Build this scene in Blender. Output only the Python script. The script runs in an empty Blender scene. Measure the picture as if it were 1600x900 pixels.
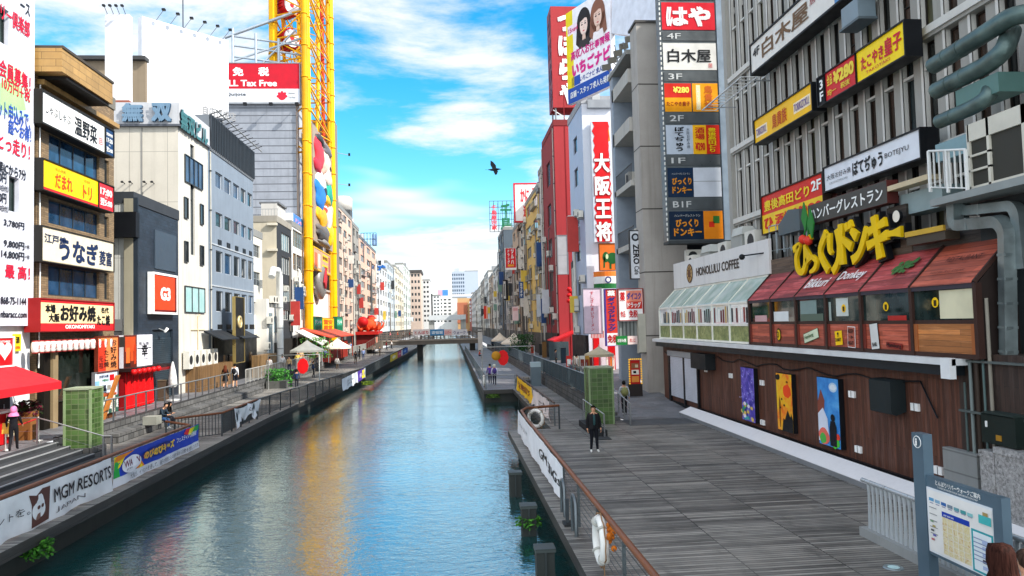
import bpy, math, random
from mathutils import Vector as V, Matrix
random.seed(7)
R = math.radians
SC = bpy.context.scene
COL = SC.collection
# ---------------------------------------------------------------- camera
FPX, CX, CY = 1150.0, 800.0, 450.0
CAMZ, YAW, PITCH, ROLL = 4.9, math.atan(96.5/1150), math.atan(55.5/1154), 0.026
CP = V((0, 0, CAMZ))
FW = V((math.sin(YAW)*math.cos(PITCH), math.cos(YAW)*math.cos(PITCH), math.sin(PITCH)))
_r0 = V((math.cos(YAW), -math.sin(YAW), 0)); _u0 = _r0.cross(FW)
CR = _r0*math.cos(ROLL) - _u0*math.sin(ROLL)
CU = _r0*math.sin(ROLL) + _u0*math.cos(ROLL)
cd = bpy.data.cameras.new("camera"); cam = bpy.data.objects.new("camera", cd); COL.objects.link(cam)
cd.sensor_width = 36; cd.lens = 36*FPX/1600; cd.clip_end = 6000; cd.clip_start = .1
cam.matrix_world = Matrix(((CR.x, CU.x, -FW.x, 0), (CR.y, CU.y, -FW.y, 0), (CR.z, CU.z, -FW.z, CAMZ), (0, 0, 0, 1)))
SC.camera = cam
# ---------------------------------------------------------------- sky, sun, exposure
SUN_EL, SUN_AZ = R(40), R(116)          # azimuth clockwise from +Y
SKY_STRENGTH, SUN_STRENGTH, EXPOSURE = .125, 3.0, 1.25
SC.view_settings.view_transform = 'Standard'; SC.view_settings.look = 'None'
SC.view_settings.exposure = EXPOSURE; SC.view_settings.gamma = 1
W = bpy.data.worlds.new("World"); SC.world = W; W.use_nodes = True
def build_world():
    nt = W.node_tree; n = nt.nodes; L = nt.links; n.clear()
    out = n.new('ShaderNodeOutputWorld'); bg = n.new('ShaderNodeBackground'); bg.inputs[1].default_value = SKY_STRENGTH
    sky = n.new('ShaderNodeTexSky'); sky.sky_type = 'NISHITA'; sky.sun_disc = False
    sky.sun_elevation = SUN_EL; sky.sun_rotation = SUN_AZ; sky.air_density = 1.0; sky.dust_density = .4; sky.ozone_density = 1.6
    hs = n.new('ShaderNodeHueSaturation'); hs.inputs['Saturation'].default_value = 1.52; hs.inputs['Value'].default_value = .98; hs.inputs['Hue'].default_value = .484
    L.new(sky.outputs[0], hs.inputs['Color'])
    tc = n.new('ShaderNodeTexCoord'); sx = n.new('ShaderNodeSeparateXYZ'); L.new(tc.outputs['Generated'], sx.inputs[0])
    def mth(op, a, b=None):
        m = n.new('ShaderNodeMath'); m.operation = op
        for i, q in enumerate((a, b)):
            if q is None: continue
            if isinstance(q, (int, float)): m.inputs[i].default_value = q
            else: L.new(q, m.inputs[i])
        return m.outputs[0]
    den = mth('ADD', mth('MAXIMUM', sx.outputs[2], 0.0), .13)
    cx = mth('DIVIDE', sx.outputs[0], den); cy = mth('DIVIDE', sx.outputs[1], den)
    cb = n.new('ShaderNodeCombineXYZ'); L.new(mth('MULTIPLY', cx, .62), cb.inputs[0]); L.new(mth('MULTIPLY', cy, .8), cb.inputs[1]); cb.inputs[2].default_value = 3.7
    def noise(sc, det, rgh, dist=0.0):
        t = n.new('ShaderNodeTexNoise'); t.inputs['Scale'].default_value = sc; t.inputs['Detail'].default_value = det
        t.inputs['Roughness'].default_value = rgh; t.inputs['Distortion'].default_value = dist; L.new(cb.outputs[0], t.inputs['Vector']); return t.outputs[0]
    big = noise(.95, 3, .5, .4); fine = noise(2.6, 9, .62, .25)
    d = mth('ADD', mth('MULTIPLY', big, .6), mth('MULTIPLY', fine, .55))
    # more cloud towards the horizon
    d = mth('ADD', d, mth('MULTIPLY', mth('SUBTRACT', .34, sx.outputs[2]), .05))
    rp = n.new('ShaderNodeMapRange'); L.new(d, rp.inputs[0]); rp.inputs[1].default_value = .525; rp.inputs[2].default_value = .655; rp.interpolation_type = 'SMOOTHSTEP'
    lo = n.new('ShaderNodeMapRange'); L.new(mth('ADD', sx.outputs[2], mth('MULTIPLY', mth('SUBTRACT', big, .5), .5)), lo.inputs[0]); lo.inputs[1].default_value = .115; lo.inputs[2].default_value = .055; lo.interpolation_type = 'SMOOTHSTEP'
    cov = mth('MAXIMUM', rp.outputs[0], mth('MULTIPLY', lo.outputs[0], .95))
    mx = n.new('ShaderNodeMix'); mx.data_type = 'RGBA'; L.new(cov, mx.inputs[0]); L.new(hs.outputs[0], mx.inputs[6])
    # unseen cloud bank behind the viewer, added and brightened to lift the shade
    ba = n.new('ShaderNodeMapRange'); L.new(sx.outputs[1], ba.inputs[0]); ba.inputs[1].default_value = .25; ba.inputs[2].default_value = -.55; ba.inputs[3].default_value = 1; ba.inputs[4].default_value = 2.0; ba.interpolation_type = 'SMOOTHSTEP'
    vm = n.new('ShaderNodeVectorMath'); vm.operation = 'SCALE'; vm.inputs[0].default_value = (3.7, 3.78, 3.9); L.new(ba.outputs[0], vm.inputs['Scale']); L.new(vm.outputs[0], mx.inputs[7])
    bk = n.new('ShaderNodeMapRange'); L.new(sx.outputs[1], bk.inputs[0]); bk.inputs[1].default_value = 0; bk.inputs[2].default_value = -.6; bk.inputs[4].default_value = .75  # extra cloud cover added behind the viewer, part of the same fill
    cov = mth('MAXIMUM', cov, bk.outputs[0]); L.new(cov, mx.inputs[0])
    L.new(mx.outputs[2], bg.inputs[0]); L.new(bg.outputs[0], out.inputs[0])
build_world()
sd = bpy.data.lights.new("sun", 'SUN'); sd.energy = SUN_STRENGTH; sd.angle = R(1.0); sd.color = (1, .95, .87)
sun = bpy.data.objects.new("sun", sd); COL.objects.link(sun)
_sd = V((math.sin(SUN_AZ)*math.cos(SUN_EL), math.cos(SUN_AZ)*math.cos(SUN_EL), math.sin(SUN_EL)))
sun.rotation_euler = (-_sd).to_track_quat('-Z', 'Y').to_euler(); sun.location = (20, -30, 60)
# ---------------------------------------------------------------- where a picture point lies on a real plane
def ray(px, py): return FW + CR*((px-CX)/FPX) - CU*((py-CY)/FPX)
def onX(px, py, X): d = ray(px, py); return CP + d*(X/d.x)
def onY(px, py, Y): d = ray(px, py); return CP + d*(Y/d.y)
def onZ(px, py, Z): d = ray(px, py); return CP + d*((Z-CAMZ)/d.z)
def YX(X, px, py=500): return onX(px, py, X).y
ZUP = V((0, 0, 1)); XA = V((1, 0, 0)); YA = V((0, 1, 0))
def RX(X, a, b, yt, yb, at=None):
    """rectangle on the plane x=X between picture columns a..b; yt, yb measured at column `at`"""
    at = a if at is None else at
    t = onX(at, yt, X); bt = onX(at, yb, X); ya, yb_ = YX(X, a, yt), YX(X, b, yt)
    return (V((X, ya, bt.z)), YA if X < 0 else -YA, ZUP, abs(yb_-ya), t.z-bt.z)
def RY(Y, a, b, yt, yb):
    m = (a+b)/2; t = onY(m, yt, Y); bt = onY(m, yb, Y); ym = (yt+yb)/2
    xa, xb = onY(a, ym, Y).x, onY(b, ym, Y).x
    return (V((xa, Y, bt.z)), XA, ZUP, xb-xa, t.z-bt.z)
# ---------------------------------------------------------------- materials
MATS = {}
def lin(h):
    h = h.lstrip('#'); c = [int(h[i:i+2], 16)/255 for i in (0, 2, 4)]
    return [x/12.92 if x <= .04045 else ((x+.055)/1.055)**2.4 for x in c]
class NB:
    def __init__(s, name):
        s.m = bpy.data.materials.new(name); s.m.use_nodes = True; s.n = s.m.node_tree.nodes; s.l = s.m.node_tree.links
        s.b = s.n['Principled BSDF']; s._p = None
    def new(s, t, **k):
        q = s.n.new(t)
        for a, v in k.items(): setattr(q, a, v)
        return q
    def pos(s):
        if not s._p: s._p = s.new('ShaderNodeNewGeometry').outputs['Position']
        return s._p
    def put(s, sock, v):
        if hasattr(v, 'is_linked'): s.l.new(v, sock)
        else: sock.default_value = v
    def mth(s, op, a, b=0.0):
        q = s.new('ShaderNodeMath', operation=op); s.put(q.inputs[0], a); s.put(q.inputs[1], b); return q.outputs[0]
    def map(s, vec, scale, loc=(0, 0, 0)):
        q = s.new('ShaderNodeMapping'); s.l.new(vec, q.inputs[0]); q.inputs['Scale'].default_value = scale; q.inputs['Location'].default_value = loc; return q.outputs[0]
    def noise(s, vec, sc, det=4, rg=.55, dist=0):
        q = s.new('ShaderNodeTexNoise'); s.l.new(vec, q.inputs['Vector']); q.inputs['Scale'].default_value = sc
        q.inputs['Detail'].default_value = det; q.inputs['Roughness'].default_value = rg; q.inputs['Distortion'].default_value = dist; return q.outputs[0]
    def rng(s, v, a, b, c=0.0, d=1.0):
        q = s.new('ShaderNodeMapRange'); s.put(q.inputs[0], v)
        for i, x in enumerate((a, b, c, d)): q.inputs[i+1].default_value = x
        return q.outputs[0]
    def mix(s, f, a, b, mode='MIX'):
        q = s.new('ShaderNodeMix', data_type='RGBA', blend_type=mode); s.put(q.inputs[0], f)
        for i, x in ((6, a), (7, b)):
            s.put(q.inputs[i], x if hasattr(x, 'is_linked') else (*x[:3], 1))
        return q.outputs[2]
    def wallvec(s):
        sp = s.new('ShaderNodeSeparateXYZ'); s.l.new(s.pos(), sp.inputs[0])
        cb = s.new('ShaderNodeCombineXYZ'); s.l.new(s.mth('ADD', sp.outputs[0], sp.outputs[1]), cb.inputs[0]); s.l.new(sp.outputs[2], cb.inputs[1]); return cb.outputs[0]
    def bump(s, h, st=.3, dist=.02):
        q = s.new('ShaderNodeBump'); q.inputs['Strength'].default_value = st; q.inputs['Distance'].default_value = dist
        s.l.new(h, q.inputs['Height']); s.l.new(q.outputs[0], s.b.inputs['Normal'])
    def fin(s, col, rough=.6, metal=0.0, spec=None):
        s.put(s.b.inputs['Base Color'], col if hasattr(col, 'is_linked') else (*col[:3], 1)); s.put(s.b.inputs['Roughness'], rough)
        s.b.inputs['Metallic'].default_value = metal
        if spec is not None: s.b.inputs['Specular IOR Level'].default_value = spec
        return s.m
def P(h, rough=.55, metal=0.0, var=.12, sc=1.5):
    """painted or plain surface, slightly uneven"""
    k = ('P', h, rough, metal, var)
    if k not in MATS:
        b = NB('paint_'+h.lstrip('#')); c = lin(h); n = b.noise(b.pos(), sc, 5)
        f = b.rng(n, .3, .7)
        col = b.mix(f, [x*(1-var) for x in c], [min(1, x*(1+var*.6)) for x in c])
        MATS[k] = b.fin(col, b.rng(n, .3, .7, max(.02, rough-.08), min(1, rough+.1)), metal, .5 if metal else .22)
    return MATS[k]
def WALL(h, dirt=.35, rough=.8, joint=None):
    """rendered or concrete wall with rain streaks; joint=(w,h) draws panel joints"""
    k = ('W', h, dirt, joint)
    if k not in MATS:
        b = NB('wall_'+h.lstrip('#')); c = lin(h); p = b.pos()
        n1 = b.noise(p, .6, 6, .6); st = b.noise(b.map(p, (2.6, 2.6, .12)), 1.0, 5, .6); gr = b.noise(p, 14, 3, .6)
        col = b.mix(b.rng(n1, .3, .72), [x*(1-dirt*.4) for x in c], c)
        col = b.mix(b.mth('MULTIPLY', b.rng(st, .52, .78), dirt), col, [c[0]*.42, c[1]*.40, c[2]*.37])
        col = b.mix(b.rng(gr, .3, .7, 0, .12), col, [x*.6 for x in c])
        if joint:
            br = b.new('ShaderNodeTexBrick'); b.l.new(b.wallvec(), br.inputs['Vector']); br.offset = 0
            br.inputs['Scale'].default_value = 1; br.inputs['Brick Width'].default_value = joint[0]; br.inputs['Row Height'].default_value = joint[1]; br.inputs['Mortar Size'].default_value = .02
            col = b.mix(b.mth('MULTIPLY', br.outputs['Fac'], .6), col, [x*.3 for x in c])
        b.bump(gr, .25, .01)
        MATS[k] = b.fin(col, rough)
    return MATS[k]
def TILE(h, w=.3, hh=.1, mort=.008, var=.3, rough=.5, mcol=None, off=.5, bump=.3):
    k = ('T', h, w, hh, var, mort)
    if k not in MATS:
        b = NB('tile_'+h.lstrip('#')); c = lin(h)
        br = b.new('ShaderNodeTexBrick'); b.l.new(b.wallvec(), br.inputs['Vector']); br.offset = off
        for nm, v in (('Scale', 1), ('Brick Width', w), ('Row Height', hh), ('Mortar Size', mort), ('Bias', 0)): br.inputs[nm].default_value = v
        br.inputs['Color1'].default_value = (*[x*(1-var) for x in c], 1); br.inputs['Color2'].default_value = (*[min(1, x*(1+var)) for x in c], 1)
        br.inputs['Mortar'].default_value = (*(lin(mcol) if mcol else [x*.35 for x in c]), 1)
        n = b.noise(b.pos(), 1.1, 6, .6); st = b.noise(b.map(b.pos(), (3, 3, .15)), 1, 4, .6)
        col = b.mix(b.rng(n, .35, .7, 0, .35), br.outputs['Color'], [x*.45 for x in c])
        col = b.mix(b.rng(st, .5, .8, 0, .5), col, [x*.4 for x in c])
        b.bump(b.mth('ADD', b.mth('MULTIPLY', br.outputs['Fac'], -1.0), b.mth('MULTIPLY', b.noise(b.pos(), 9, 4), .5)), bump, .02)
        MATS[k] = b.fin(col, rough)
    return MATS[k]
def GLASS(h='#0c1418', rough=.06, pat=.5):
    k = ('G', h, rough, pat)
    if k not in MATS:
        b = NB('glass_'+h.lstrip('#')); c = lin(h); n = b.noise(b.map(b.pos(), (1.4, 1.4, .8)), 1.0, 3, .5)
        col = b.mix(b.rng(n, .4, .65, 0, pat), c, [min(1, x*3+.02) for x in c])
        w = b.noise(b.pos(), .8, 2); b.bump(w, .06, .02)
        MATS[k] = b.fin(col, rough, 0, .4)
    return MATS[k]
def WOODV(h, vert=True, var=.35, pl=.12, hi=.35):
    """stained timber boarding; vert: boards stand upright"""
    k = ('V', h, vert, pl, hi)
    if k not in MATS:
        b = NB('timber_'+h.lstrip('#')); c = lin(h); wv = b.wallvec()
        br = b.new('ShaderNodeTexBrick')
        rot = b.new('ShaderNodeMapping'); b.l.new(wv, rot.inputs[0])
        if vert: rot.inputs['Rotation'].default_value = (0, 0, R(90))
        b.l.new(rot.outputs[0], br.inputs['Vector']); br.offset = .37
        for nm, v in (('Scale', 1), ('Brick Width', 3.2), ('Row Height', pl), ('Mortar Size', .006), ('Bias', 0)): br.inputs[nm].default_value = v
        br.inputs['Color1'].default_value = (*[x*(1-var) for x in c], 1); br.inputs['Color2'].default_value = (*[x*(1+var) for x in c], 1); br.inputs['Mortar'].default_value = (*[x*.2 for x in c], 1)
        g = b.noise(b.map(b.pos(), (6, 6, .5) if vert else (.5, .5, 9)), 2.5, 6, .65, .3)
        col = b.mix(b.rng(g, .3, .75, 0, .7), br.outputs['Color'], [x*.35 for x in c])
        l = b.noise(b.map(b.pos(), (3, 3, .3) if vert else (.4, .4, 6), (5, 2, 1)), 1.6, 5, .7); col = b.mix(b.rng(l, .5, .72, 0, hi), col, [min(.9, x*1.7+.075) for x in c])
        b.bump(b.mth('ADD', g, b.mth('MULTIPLY', br.outputs['Fac'], -1.0)), .35, .015)
        MATS[k] = b.fin(col, .6)
    return MATS[k]
def EMIT(h, st):
    k = ('E', h, st)
    if k not in MATS:
        b = NB('lit_'+h.lstrip('#')); c = lin(h); b.b.inputs['Emission Color'].default_value = (*c, 1); b.b.inputs['Emission Strength'].default_value = st
        MATS[k] = b.fin(c, .4)
    return MATS[k]
def deck_mat():
    b = NB('weathered_deck'); p = b.pos(); br = b.new('ShaderNodeTexBrick'); b.l.new(p, br.inputs['Vector']); br.offset = 0
    for nm, v in (('Scale', 1), ('Brick Width', 1.9), ('Row Height', .12), ('Mortar Size', .013), ('Bias', 0)): br.inputs[nm].default_value = v
    br.inputs['Color1'].default_value = (.10, .092, .082, 1); br.inputs['Color2'].default_value = (.43, .40, .355, 1); br.inputs['Mortar'].default_value = (.006, .006, .006, 1)
    g = b.noise(b.map(p, (.5, 11, 1)), 2.0, 6, .7, .2); l = b.noise(p, .45, 5, .6); pat = b.noise(b.map(p, (.9, 2.6, 1)), .9, 4, .6)
    col = b.mix(b.rng(g, .35, .75, 0, .62), br.outputs['Color'], (.016, .015, .014))
    col = b.mix(b.rng(pat, .5, .72, 0, .22), col, (.30, .285, .27))
    col = b.mix(b.rng(l, .45, .66, 0, .4), col, (.04, .038, .038))
    st = b.noise(b.map(p, (1, .7, 1), (7, 3, 0)), 1.3, 6, .7, .6); col = b.mix(b.rng(st, .56, .7, 0, .55), col, (.03, .028, .026))
    wn = b.noise(b.map(p, (.35, .12, 1), (2, 9, 0)), 1.0, 4, .6); col = b.mix(b.rng(wn, .48, .68, 0, .35), col, (.33, .30, .26))
    rn2 = b.noise(b.map(p, (.3, 8.3, 1), (1, 5, 0)), 1.0, 1, .4); col = b.mix(b.rng(rn2, .62, .68, 0, .6), col, (.022, .02, .018))
    b.bump(b.mth('ADD', b.mth('MULTIPLY', g, .5), b.mth('MULTIPLY', br.outputs['Fac'], -1.2)), .6, .02)
    return b.fin(col, b.rng(l, .35, .7, .5, .8))
def pave_mat(h, w, hh, name):
    b = NB(name); c = lin(h); p = b.pos(); br = b.new('ShaderNodeTexBrick'); b.l.new(p, br.inputs['Vector'])
    for nm, v in (('Scale', 1), ('Brick Width', w), ('Row Height', hh), ('Mortar Size', .008)): br.inputs[nm].default_value = v
    br.inputs['Color1'].default_value = (*[x*.8 for x in c], 1); br.inputs['Color2'].default_value = (*[x*1.15 for x in c], 1); br.inputs['Mortar'].default_value = (*[x*.5 for x in c], 1)
    n = b.noise(p, .6, 6, .65); n2 = b.noise(p, 3, 4, .6)
    col = b.mix(b.rng(n, .4, .65, 0, .6), br.outputs['Color'], [x*.35 for x in c]); col = b.mix(b.rng(n2, .55, .8, 0, .4), col, [x*1.4 for x in c])
    b.bump(br.outputs['Fac'], -.2, .01)
    return b.fin(col, b.rng(n, .4, .65, .75, .4))
def water_mat():
    b = NB('canal_water'); p = b.pos()
    a = b.noise(b.map(p, (.8, 1.5, 1)), 2.6, 3, .55, .3); c = b.noise(b.map(p, (1, 1.6, 1), (3, 1, 0)), 8.0, 3, .5, .2); d = b.noise(p, .35, 3, .5)
    h = b.mth('ADD', b.mth('MULTIPLY', a, 1.0), b.mth('MULTIPLY', c, .34))
    h = b.mth('MULTIPLY', h, b.rng(d, .3, .7, .6, 1.15))
    b.bump(h, 1.0, .024)
    deep = b.new('ShaderNodeBsdfDiffuse'); deep.inputs[0].default_value = (.003, .05, .05, 1)
    gl = b.new('ShaderNodeBsdfGlossy'); gl.inputs['Color'].default_value = (.78, .9, .92, 1); gl.inputs['Roughness'].default_value = .03
    fr = b.new('ShaderNodeFresnel'); fr.inputs['IOR'].default_value = 1.33; nrm = b.b.inputs['Normal'].links[0].from_socket
    for q in (fr.inputs['Normal'], gl.inputs['Normal'], deep.inputs['Normal']): b.l.new(nrm, q)
    mx = b.new('ShaderNodeMixShader'); b.l.new(b.rng(fr.outputs[0], .02, .5, .36, .92), mx.inputs[0]); b.l.new(deep.outputs[0], mx.inputs[1]); b.l.new(gl.outputs[0], mx.inputs[2])
    b.l.new(mx.outputs[0], b.n['Material Output'].inputs['Surface']); return b.m
def HAIR(h):
    k = ('H', h)
    if k not in MATS:
        b = NB('hair_'+h.lstrip('#')); c = lin(h); n = b.noise(b.map(b.pos(), (60, 60, 3)), 1.0, 4, .6); b.bump(n, .6, .01)
        MATS[k] = b.fin(b.mix(b.rng(n, .35, .7), [x*.45 for x in c], [x*1.7+.005 for x in c]), .7, 0, .08)
    return MATS[k]
# ---------------------------------------------------------------- mesh building
ORG = {}
def evaluated_mesh(ob):
    if ob.type == 'FONT': return bpy.data.meshes.new_from_object(ob)
    COL.objects.link(ob); dg = bpy.context.evaluated_depsgraph_get()
    me = bpy.data.meshes.new_from_object(ob.evaluated_get(dg)); COL.objects.unlink(ob); return me
_tc = {}
def glyphs(s, bold, align='CENTER', lsp=1.0, off=0.0):
    """outline of a line of lettering as flat faces in a unit box; bold = stroke widening in ems"""
    k = (s, bold, off)
    if k not in _tc:
        c = bpy.data.curves.new('lettering', 'FONT'); c.body = s; c.size = 1; c.offset = off; c.resolution_u = 2; c.align_x = align; c.fill_mode = 'FRONT'; c.space_line = lsp
        o = bpy.data.objects.new('lettering', c); me = evaluated_mesh(o)
        v0 = [v.co.copy() for v in me.vertices]; f0 = [tuple(f.vertices) for f in me.polygons]
        bpy.data.objects.remove(o); bpy.data.curves.remove(c); bpy.data.meshes.remove(me); vs = []; fs = []
        for i, (dx, dy) in enumerate(((0, 0),) if bold <= 0 else ((bold, bold*.8), (-bold, bold*.8), (-bold, -bold*.8), (bold, -bold*.8))):
            n = len(vs); vs += [(p.x+dx, p.y+dy, i*.0012) for p in v0]; fs += [tuple(n+q for q in f) for f in f0]
        if vs:
            x0, x1 = min(v[0] for v in vs), max(v[0] for v in vs); y0, y1 = min(v[1] for v in vs), max(v[1] for v in vs)
            vs = [((v[0]-x0)/max(1e-6, x1-x0), (v[1]-y0)/max(1e-6, y1-y0), v[2]) for v in vs]
        _tc[k] = (vs, fs)
    return _tc[k]
class MB:
    def __init__(s): s.v = []; s.f = []; s.mi = []; s.ms = []; s.smooth = []
    def _m(s, m):
        if m not in s.ms: s.ms.append(m)
        return s.ms.index(m)
    def face(s, pts, m, sm=False):
        i = len(s.v); s.v += [V(p) for p in pts]; s.f.append(tuple(range(i, i+len(pts)))); s.mi.append(s._m(m)); s.smooth.append(sm); return s
    def raw(s, vs, fs, m, sm=False):
        i = len(s.v); s.v += [V(p) for p in vs]; k = s._m(m)
        for f in fs: s.f.append(tuple(i+q for q in f)); s.mi.append(k); s.smooth.append(sm)
        return s
    def obox(s, o, a, b, c, m):
        o, a, b, c = V(o), V(a), V(b), V(c)
        vs = [o, o+a, o+a+b, o+b, o+c, o+a+c, o+a+b+c, o+b+c]
        fs = [(0, 3, 2, 1), (4, 5, 6, 7), (0, 1, 5, 4), (1, 2, 6, 5), (2, 3, 7, 6), (3, 0, 4, 7)]
        if a.cross(b).dot(c) < 0: fs = [f[::-1] for f in fs]
        return s.raw(vs, fs, m)
    def box(s, x0, x1, y0, y1, z0, z1, m): return s.obox((min(x0, x1), min(y0, y1), min(z0, z1)), (abs(x1-x0), 0, 0), (0, abs(y1-y0), 0), (0, 0, abs(z1-z0)), m)
    def prism(s, pts, vec, m):
        pts = [V(p) for p in pts]; vec = V(vec); n = len(pts)
        return s.raw(pts+[p+vec for p in pts], [tuple(range(n))[::-1], tuple(range(n, 2*n))]+[(i, (i+1) % n, n+(i+1) % n, n+i) for i in range(n)], m)
    def pipe(s, pts, r, m, n=8, cap=True):
        pts = [V(p) for p in pts]; rs = r if isinstance(r, (list, tuple)) else [r]*len(pts); rings = []; up = None
        for i, p in enumerate(pts):
            d = ((pts[i]-pts[i-1]).normalized() if i else V()) + ((pts[i+1]-pts[i]).normalized() if i < len(pts)-1 else V())
            d = d.normalized() if d.length > 1e-6 else ZUP
            if up is None: up = d.orthogonal().normalized()
            up = (up - d*up.dot(d)); up = up.normalized() if up.length > 1e-6 else d.orthogonal().normalized()
            w = d.cross(up); rings.append([p+(up*math.cos(t)+w*math.sin(t))*rs[i] for t in [2*math.pi*k/n for k in range(n)]])
        vs = [q for r_ in rings for q in r_]; fs = []
        for i in range(len(pts)-1):
            for k in range(n): a, b = i*n+k, i*n+(k+1) % n; fs.append((a, b, b+n, a+n))
        s.raw(vs, fs, m, n > 4)
        if cap: s.raw(rings[0], [tuple(range(n))[::-1]], m); s.raw(rings[-1], [tuple(range(n))], m)
        return s
    def ball(s, c, r, m, nu=12, nv=8, sc=(1, 1, 1)):
        c = V(c); vs = []; fs = []
        for j in range(nv+1):
            t = math.pi*j/nv
            for i in range(nu): a = 2*math.pi*i/nu; vs.append(c+V((math.sin(t)*math.cos(a)*r*sc[0], math.sin(t)*math.sin(a)*r*sc[1], math.cos(t)*r*sc[2])))
        for j in range(nv):
            for i in range(nu): a, b = j*nu+i, j*nu+(i+1) % nu; fs.append((a, a+nu, b+nu, b))
        return s.raw(vs, fs, m, True)
    def lathe(s, c, prof, m, n=12, ax=None):
        """prof: (radius, height) up the axis"""
        c = V(c); ax = ax or ZUP; a = ax.orthogonal().normalized() if ax != ZUP else XA; b = ax.cross(a); vs = []; fs = []
        for r, h in prof: vs += [c+ax*h+(a*math.cos(2*math.pi*k/n)+b*math.sin(2*math.pi*k/n))*r for k in range(n)]
        for i in range(len(prof)-1):
            for k in range(n): p, q = i*n+k, i*n+(k+1) % n; fs.append((p, q, q+n, p+n))
        return s.raw(vs, fs, m, True)
    def disc(s, c, nrm, r, m, n=20, r2=None, up=None):
        nrm = V(nrm).normalized(); a = (up or nrm.orthogonal()).normalized(); b = nrm.cross(a); r2 = r2 or r
        return s.face([V(c)+a*math.cos(2*math.pi*k/n)*r+b*math.sin(2*math.pi*k/n)*r2 for k in range(n)], m)
    def text(s, t, O, u, v, w, h, m, bold=.018, vert=False, ext=.012, lift=.008):
        if vert: t = '\n'.join(t.replace('ー', '｜'))
        vs, fs = glyphs(t, bold, 'CENTER')
        O, u, v = V(O), V(u), V(v); nn = u.cross(v).normalized(); up = u*w; vp = v*h
        s.raw([O+up*x+vp*y+nn*(lift+ext+z) for x, y, z in vs], fs, m); return s
    def build(s, name, parent=None, org=None):
        if org is None: org = ORG[parent.name] if parent else V((0, 0, 0))
        me = bpy.data.meshes.new(name); me.from_pydata([v-org for v in s.v], [], s.f)
        for m in s.ms: me.materials.append(m)
        me.polygons.foreach_set('material_index', s.mi); me.polygons.foreach_set('use_smooth', s.smooth); me.update()
        o = bpy.data.objects.new(name, me); COL.objects.link(o); ORG[o.name] = org.copy()
        if parent: o.parent = parent
        else: o.location = org
        return o
    def base(s):
        xs = [v.x for v in s.v]; ys = [v.y for v in s.v]; zs = [v.z for v in s.v]
        return V(((min(xs)+max(xs))/2, (min(ys)+max(ys))/2, min(zs)))
def tag(o, label, cat, group=None, kind=None):
    if label: o['label'] = label
    if cat: o['category'] = cat
    if group: o['group'] = group
    if kind: o['kind'] = kind
    return o
def thing(name, label, cat, loc, group=None):
    o = bpy.data.objects.new(name, None); COL.objects.link(o); o.location = loc; o.empty_display_size = .3; ORG[o.name] = V(loc)
    return tag(o, label, cat, group, 'thing')
def solo(name, label, cat, mb, group=None): return tag(mb.build(name, None, mb.base()), label, cat, group, 'thing')
def struct(name, mb): return tag(mb.build(name), None, None, None, 'structure')
def inst(src, name, parent, loc):
    o = src.copy(); o.name = name; o.parent = parent; o.location = loc; COL.objects.link(o); ORG[o.name] = ORG[parent.name]+V(loc); return o
def copy_tree(o, loc=None, rz=None, label=None):
    def rec(q, par):
        c = q.copy(); COL.objects.link(c); c.parent = par
        for ch in q.children: rec(ch, c)
        return c
    c = rec(o, None)
    if loc is not None: c.location = loc
    if rz is not None: c.rotation_euler.z = rz
    if label: c['label'] = label
    return c
def rows_mesh(mb, O, u, v, us, vs, holes, m, depth=.18, mr=None):
    """a wall sheet with real openings: us/vs are the grid lines, holes the open cells; reveals go inwards"""
    O, u, v = V(O), V(u), V(v); n = u.cross(v)
    for i in range(len(us)-1):
        for j in range(len(vs)-1):
            c = [O+u*us[i]+v*vs[j], O+u*us[i+1]+v*vs[j], O+u*us[i+1]+v*vs[j+1], O+u*us[i]+v*vs[j+1]]
            if (i, j) in holes:
                for k in range(4): mb.face([c[k], c[(k+1) % 4], c[(k+1) % 4]-n*depth, c[k]-n*depth], mr or m)
            else: mb.face(c, m)
_wc = {}
def window(parent, O, u, v, w, h, n=2, frame=None, glass=None, trans=0, name='window', pane=True, fw=.05, d=.06):
    """glazed window whose lower corner stands at O; panes n wide"""
    frame = frame or P('#9aa0a2', .4, .3); glass = glass or GLASS(); nn = V(u).cross(V(v))
    k = (round(w, 2), round(h, 2), n, frame.name, glass.name, trans, tuple(u), pane, fw)
    if k not in _wc:
        f = MB(); z = V((0, 0, 0)); U, VV = V(u), V(v)
        def bar(x, y, a, b): f.obox(z+U*x+VV*y, U*a, VV*b, nn*d, frame)
        bar(0, 0, w, fw); bar(0, h-fw, w, fw); bar(0, fw, fw, h-2*fw); bar(w-fw, fw, fw, h-2*fw)
        for q in range(1, n): bar(w*q/n-fw*.4, fw, fw*.8, h-2*fw)
        if trans: bar(fw, h*trans-fw*.4, w-2*fw, fw*.8)
        g = MB()
        t = g if pane else f
        t.face([U*.01+VV*.01+nn*d*.3, U*(w-.01)+VV*.01+nn*d*.3, U*(w-.01)+VV*(h-.01)+nn*d*.3, U*.01+VV*(h-.01)+nn*d*.3], glass)
        me = f.build(name, None, z); mg = g.build('pane', None, z) if pane else None
        _wc[k] = (me.data, mg.data if mg else None)
        bpy.data.objects.remove(me)
        if mg: bpy.data.objects.remove(mg)
    a, b = _wc[k]
    o = bpy.data.objects.new(name, a); COL.objects.link(o); o.parent = parent; o.location = V(O)-ORG[parent.name]; ORG[o.name] = V(O)
    if b: q = bpy.data.objects.new('pane', b); COL.objects.link(q); q.parent = o
    return o
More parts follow.
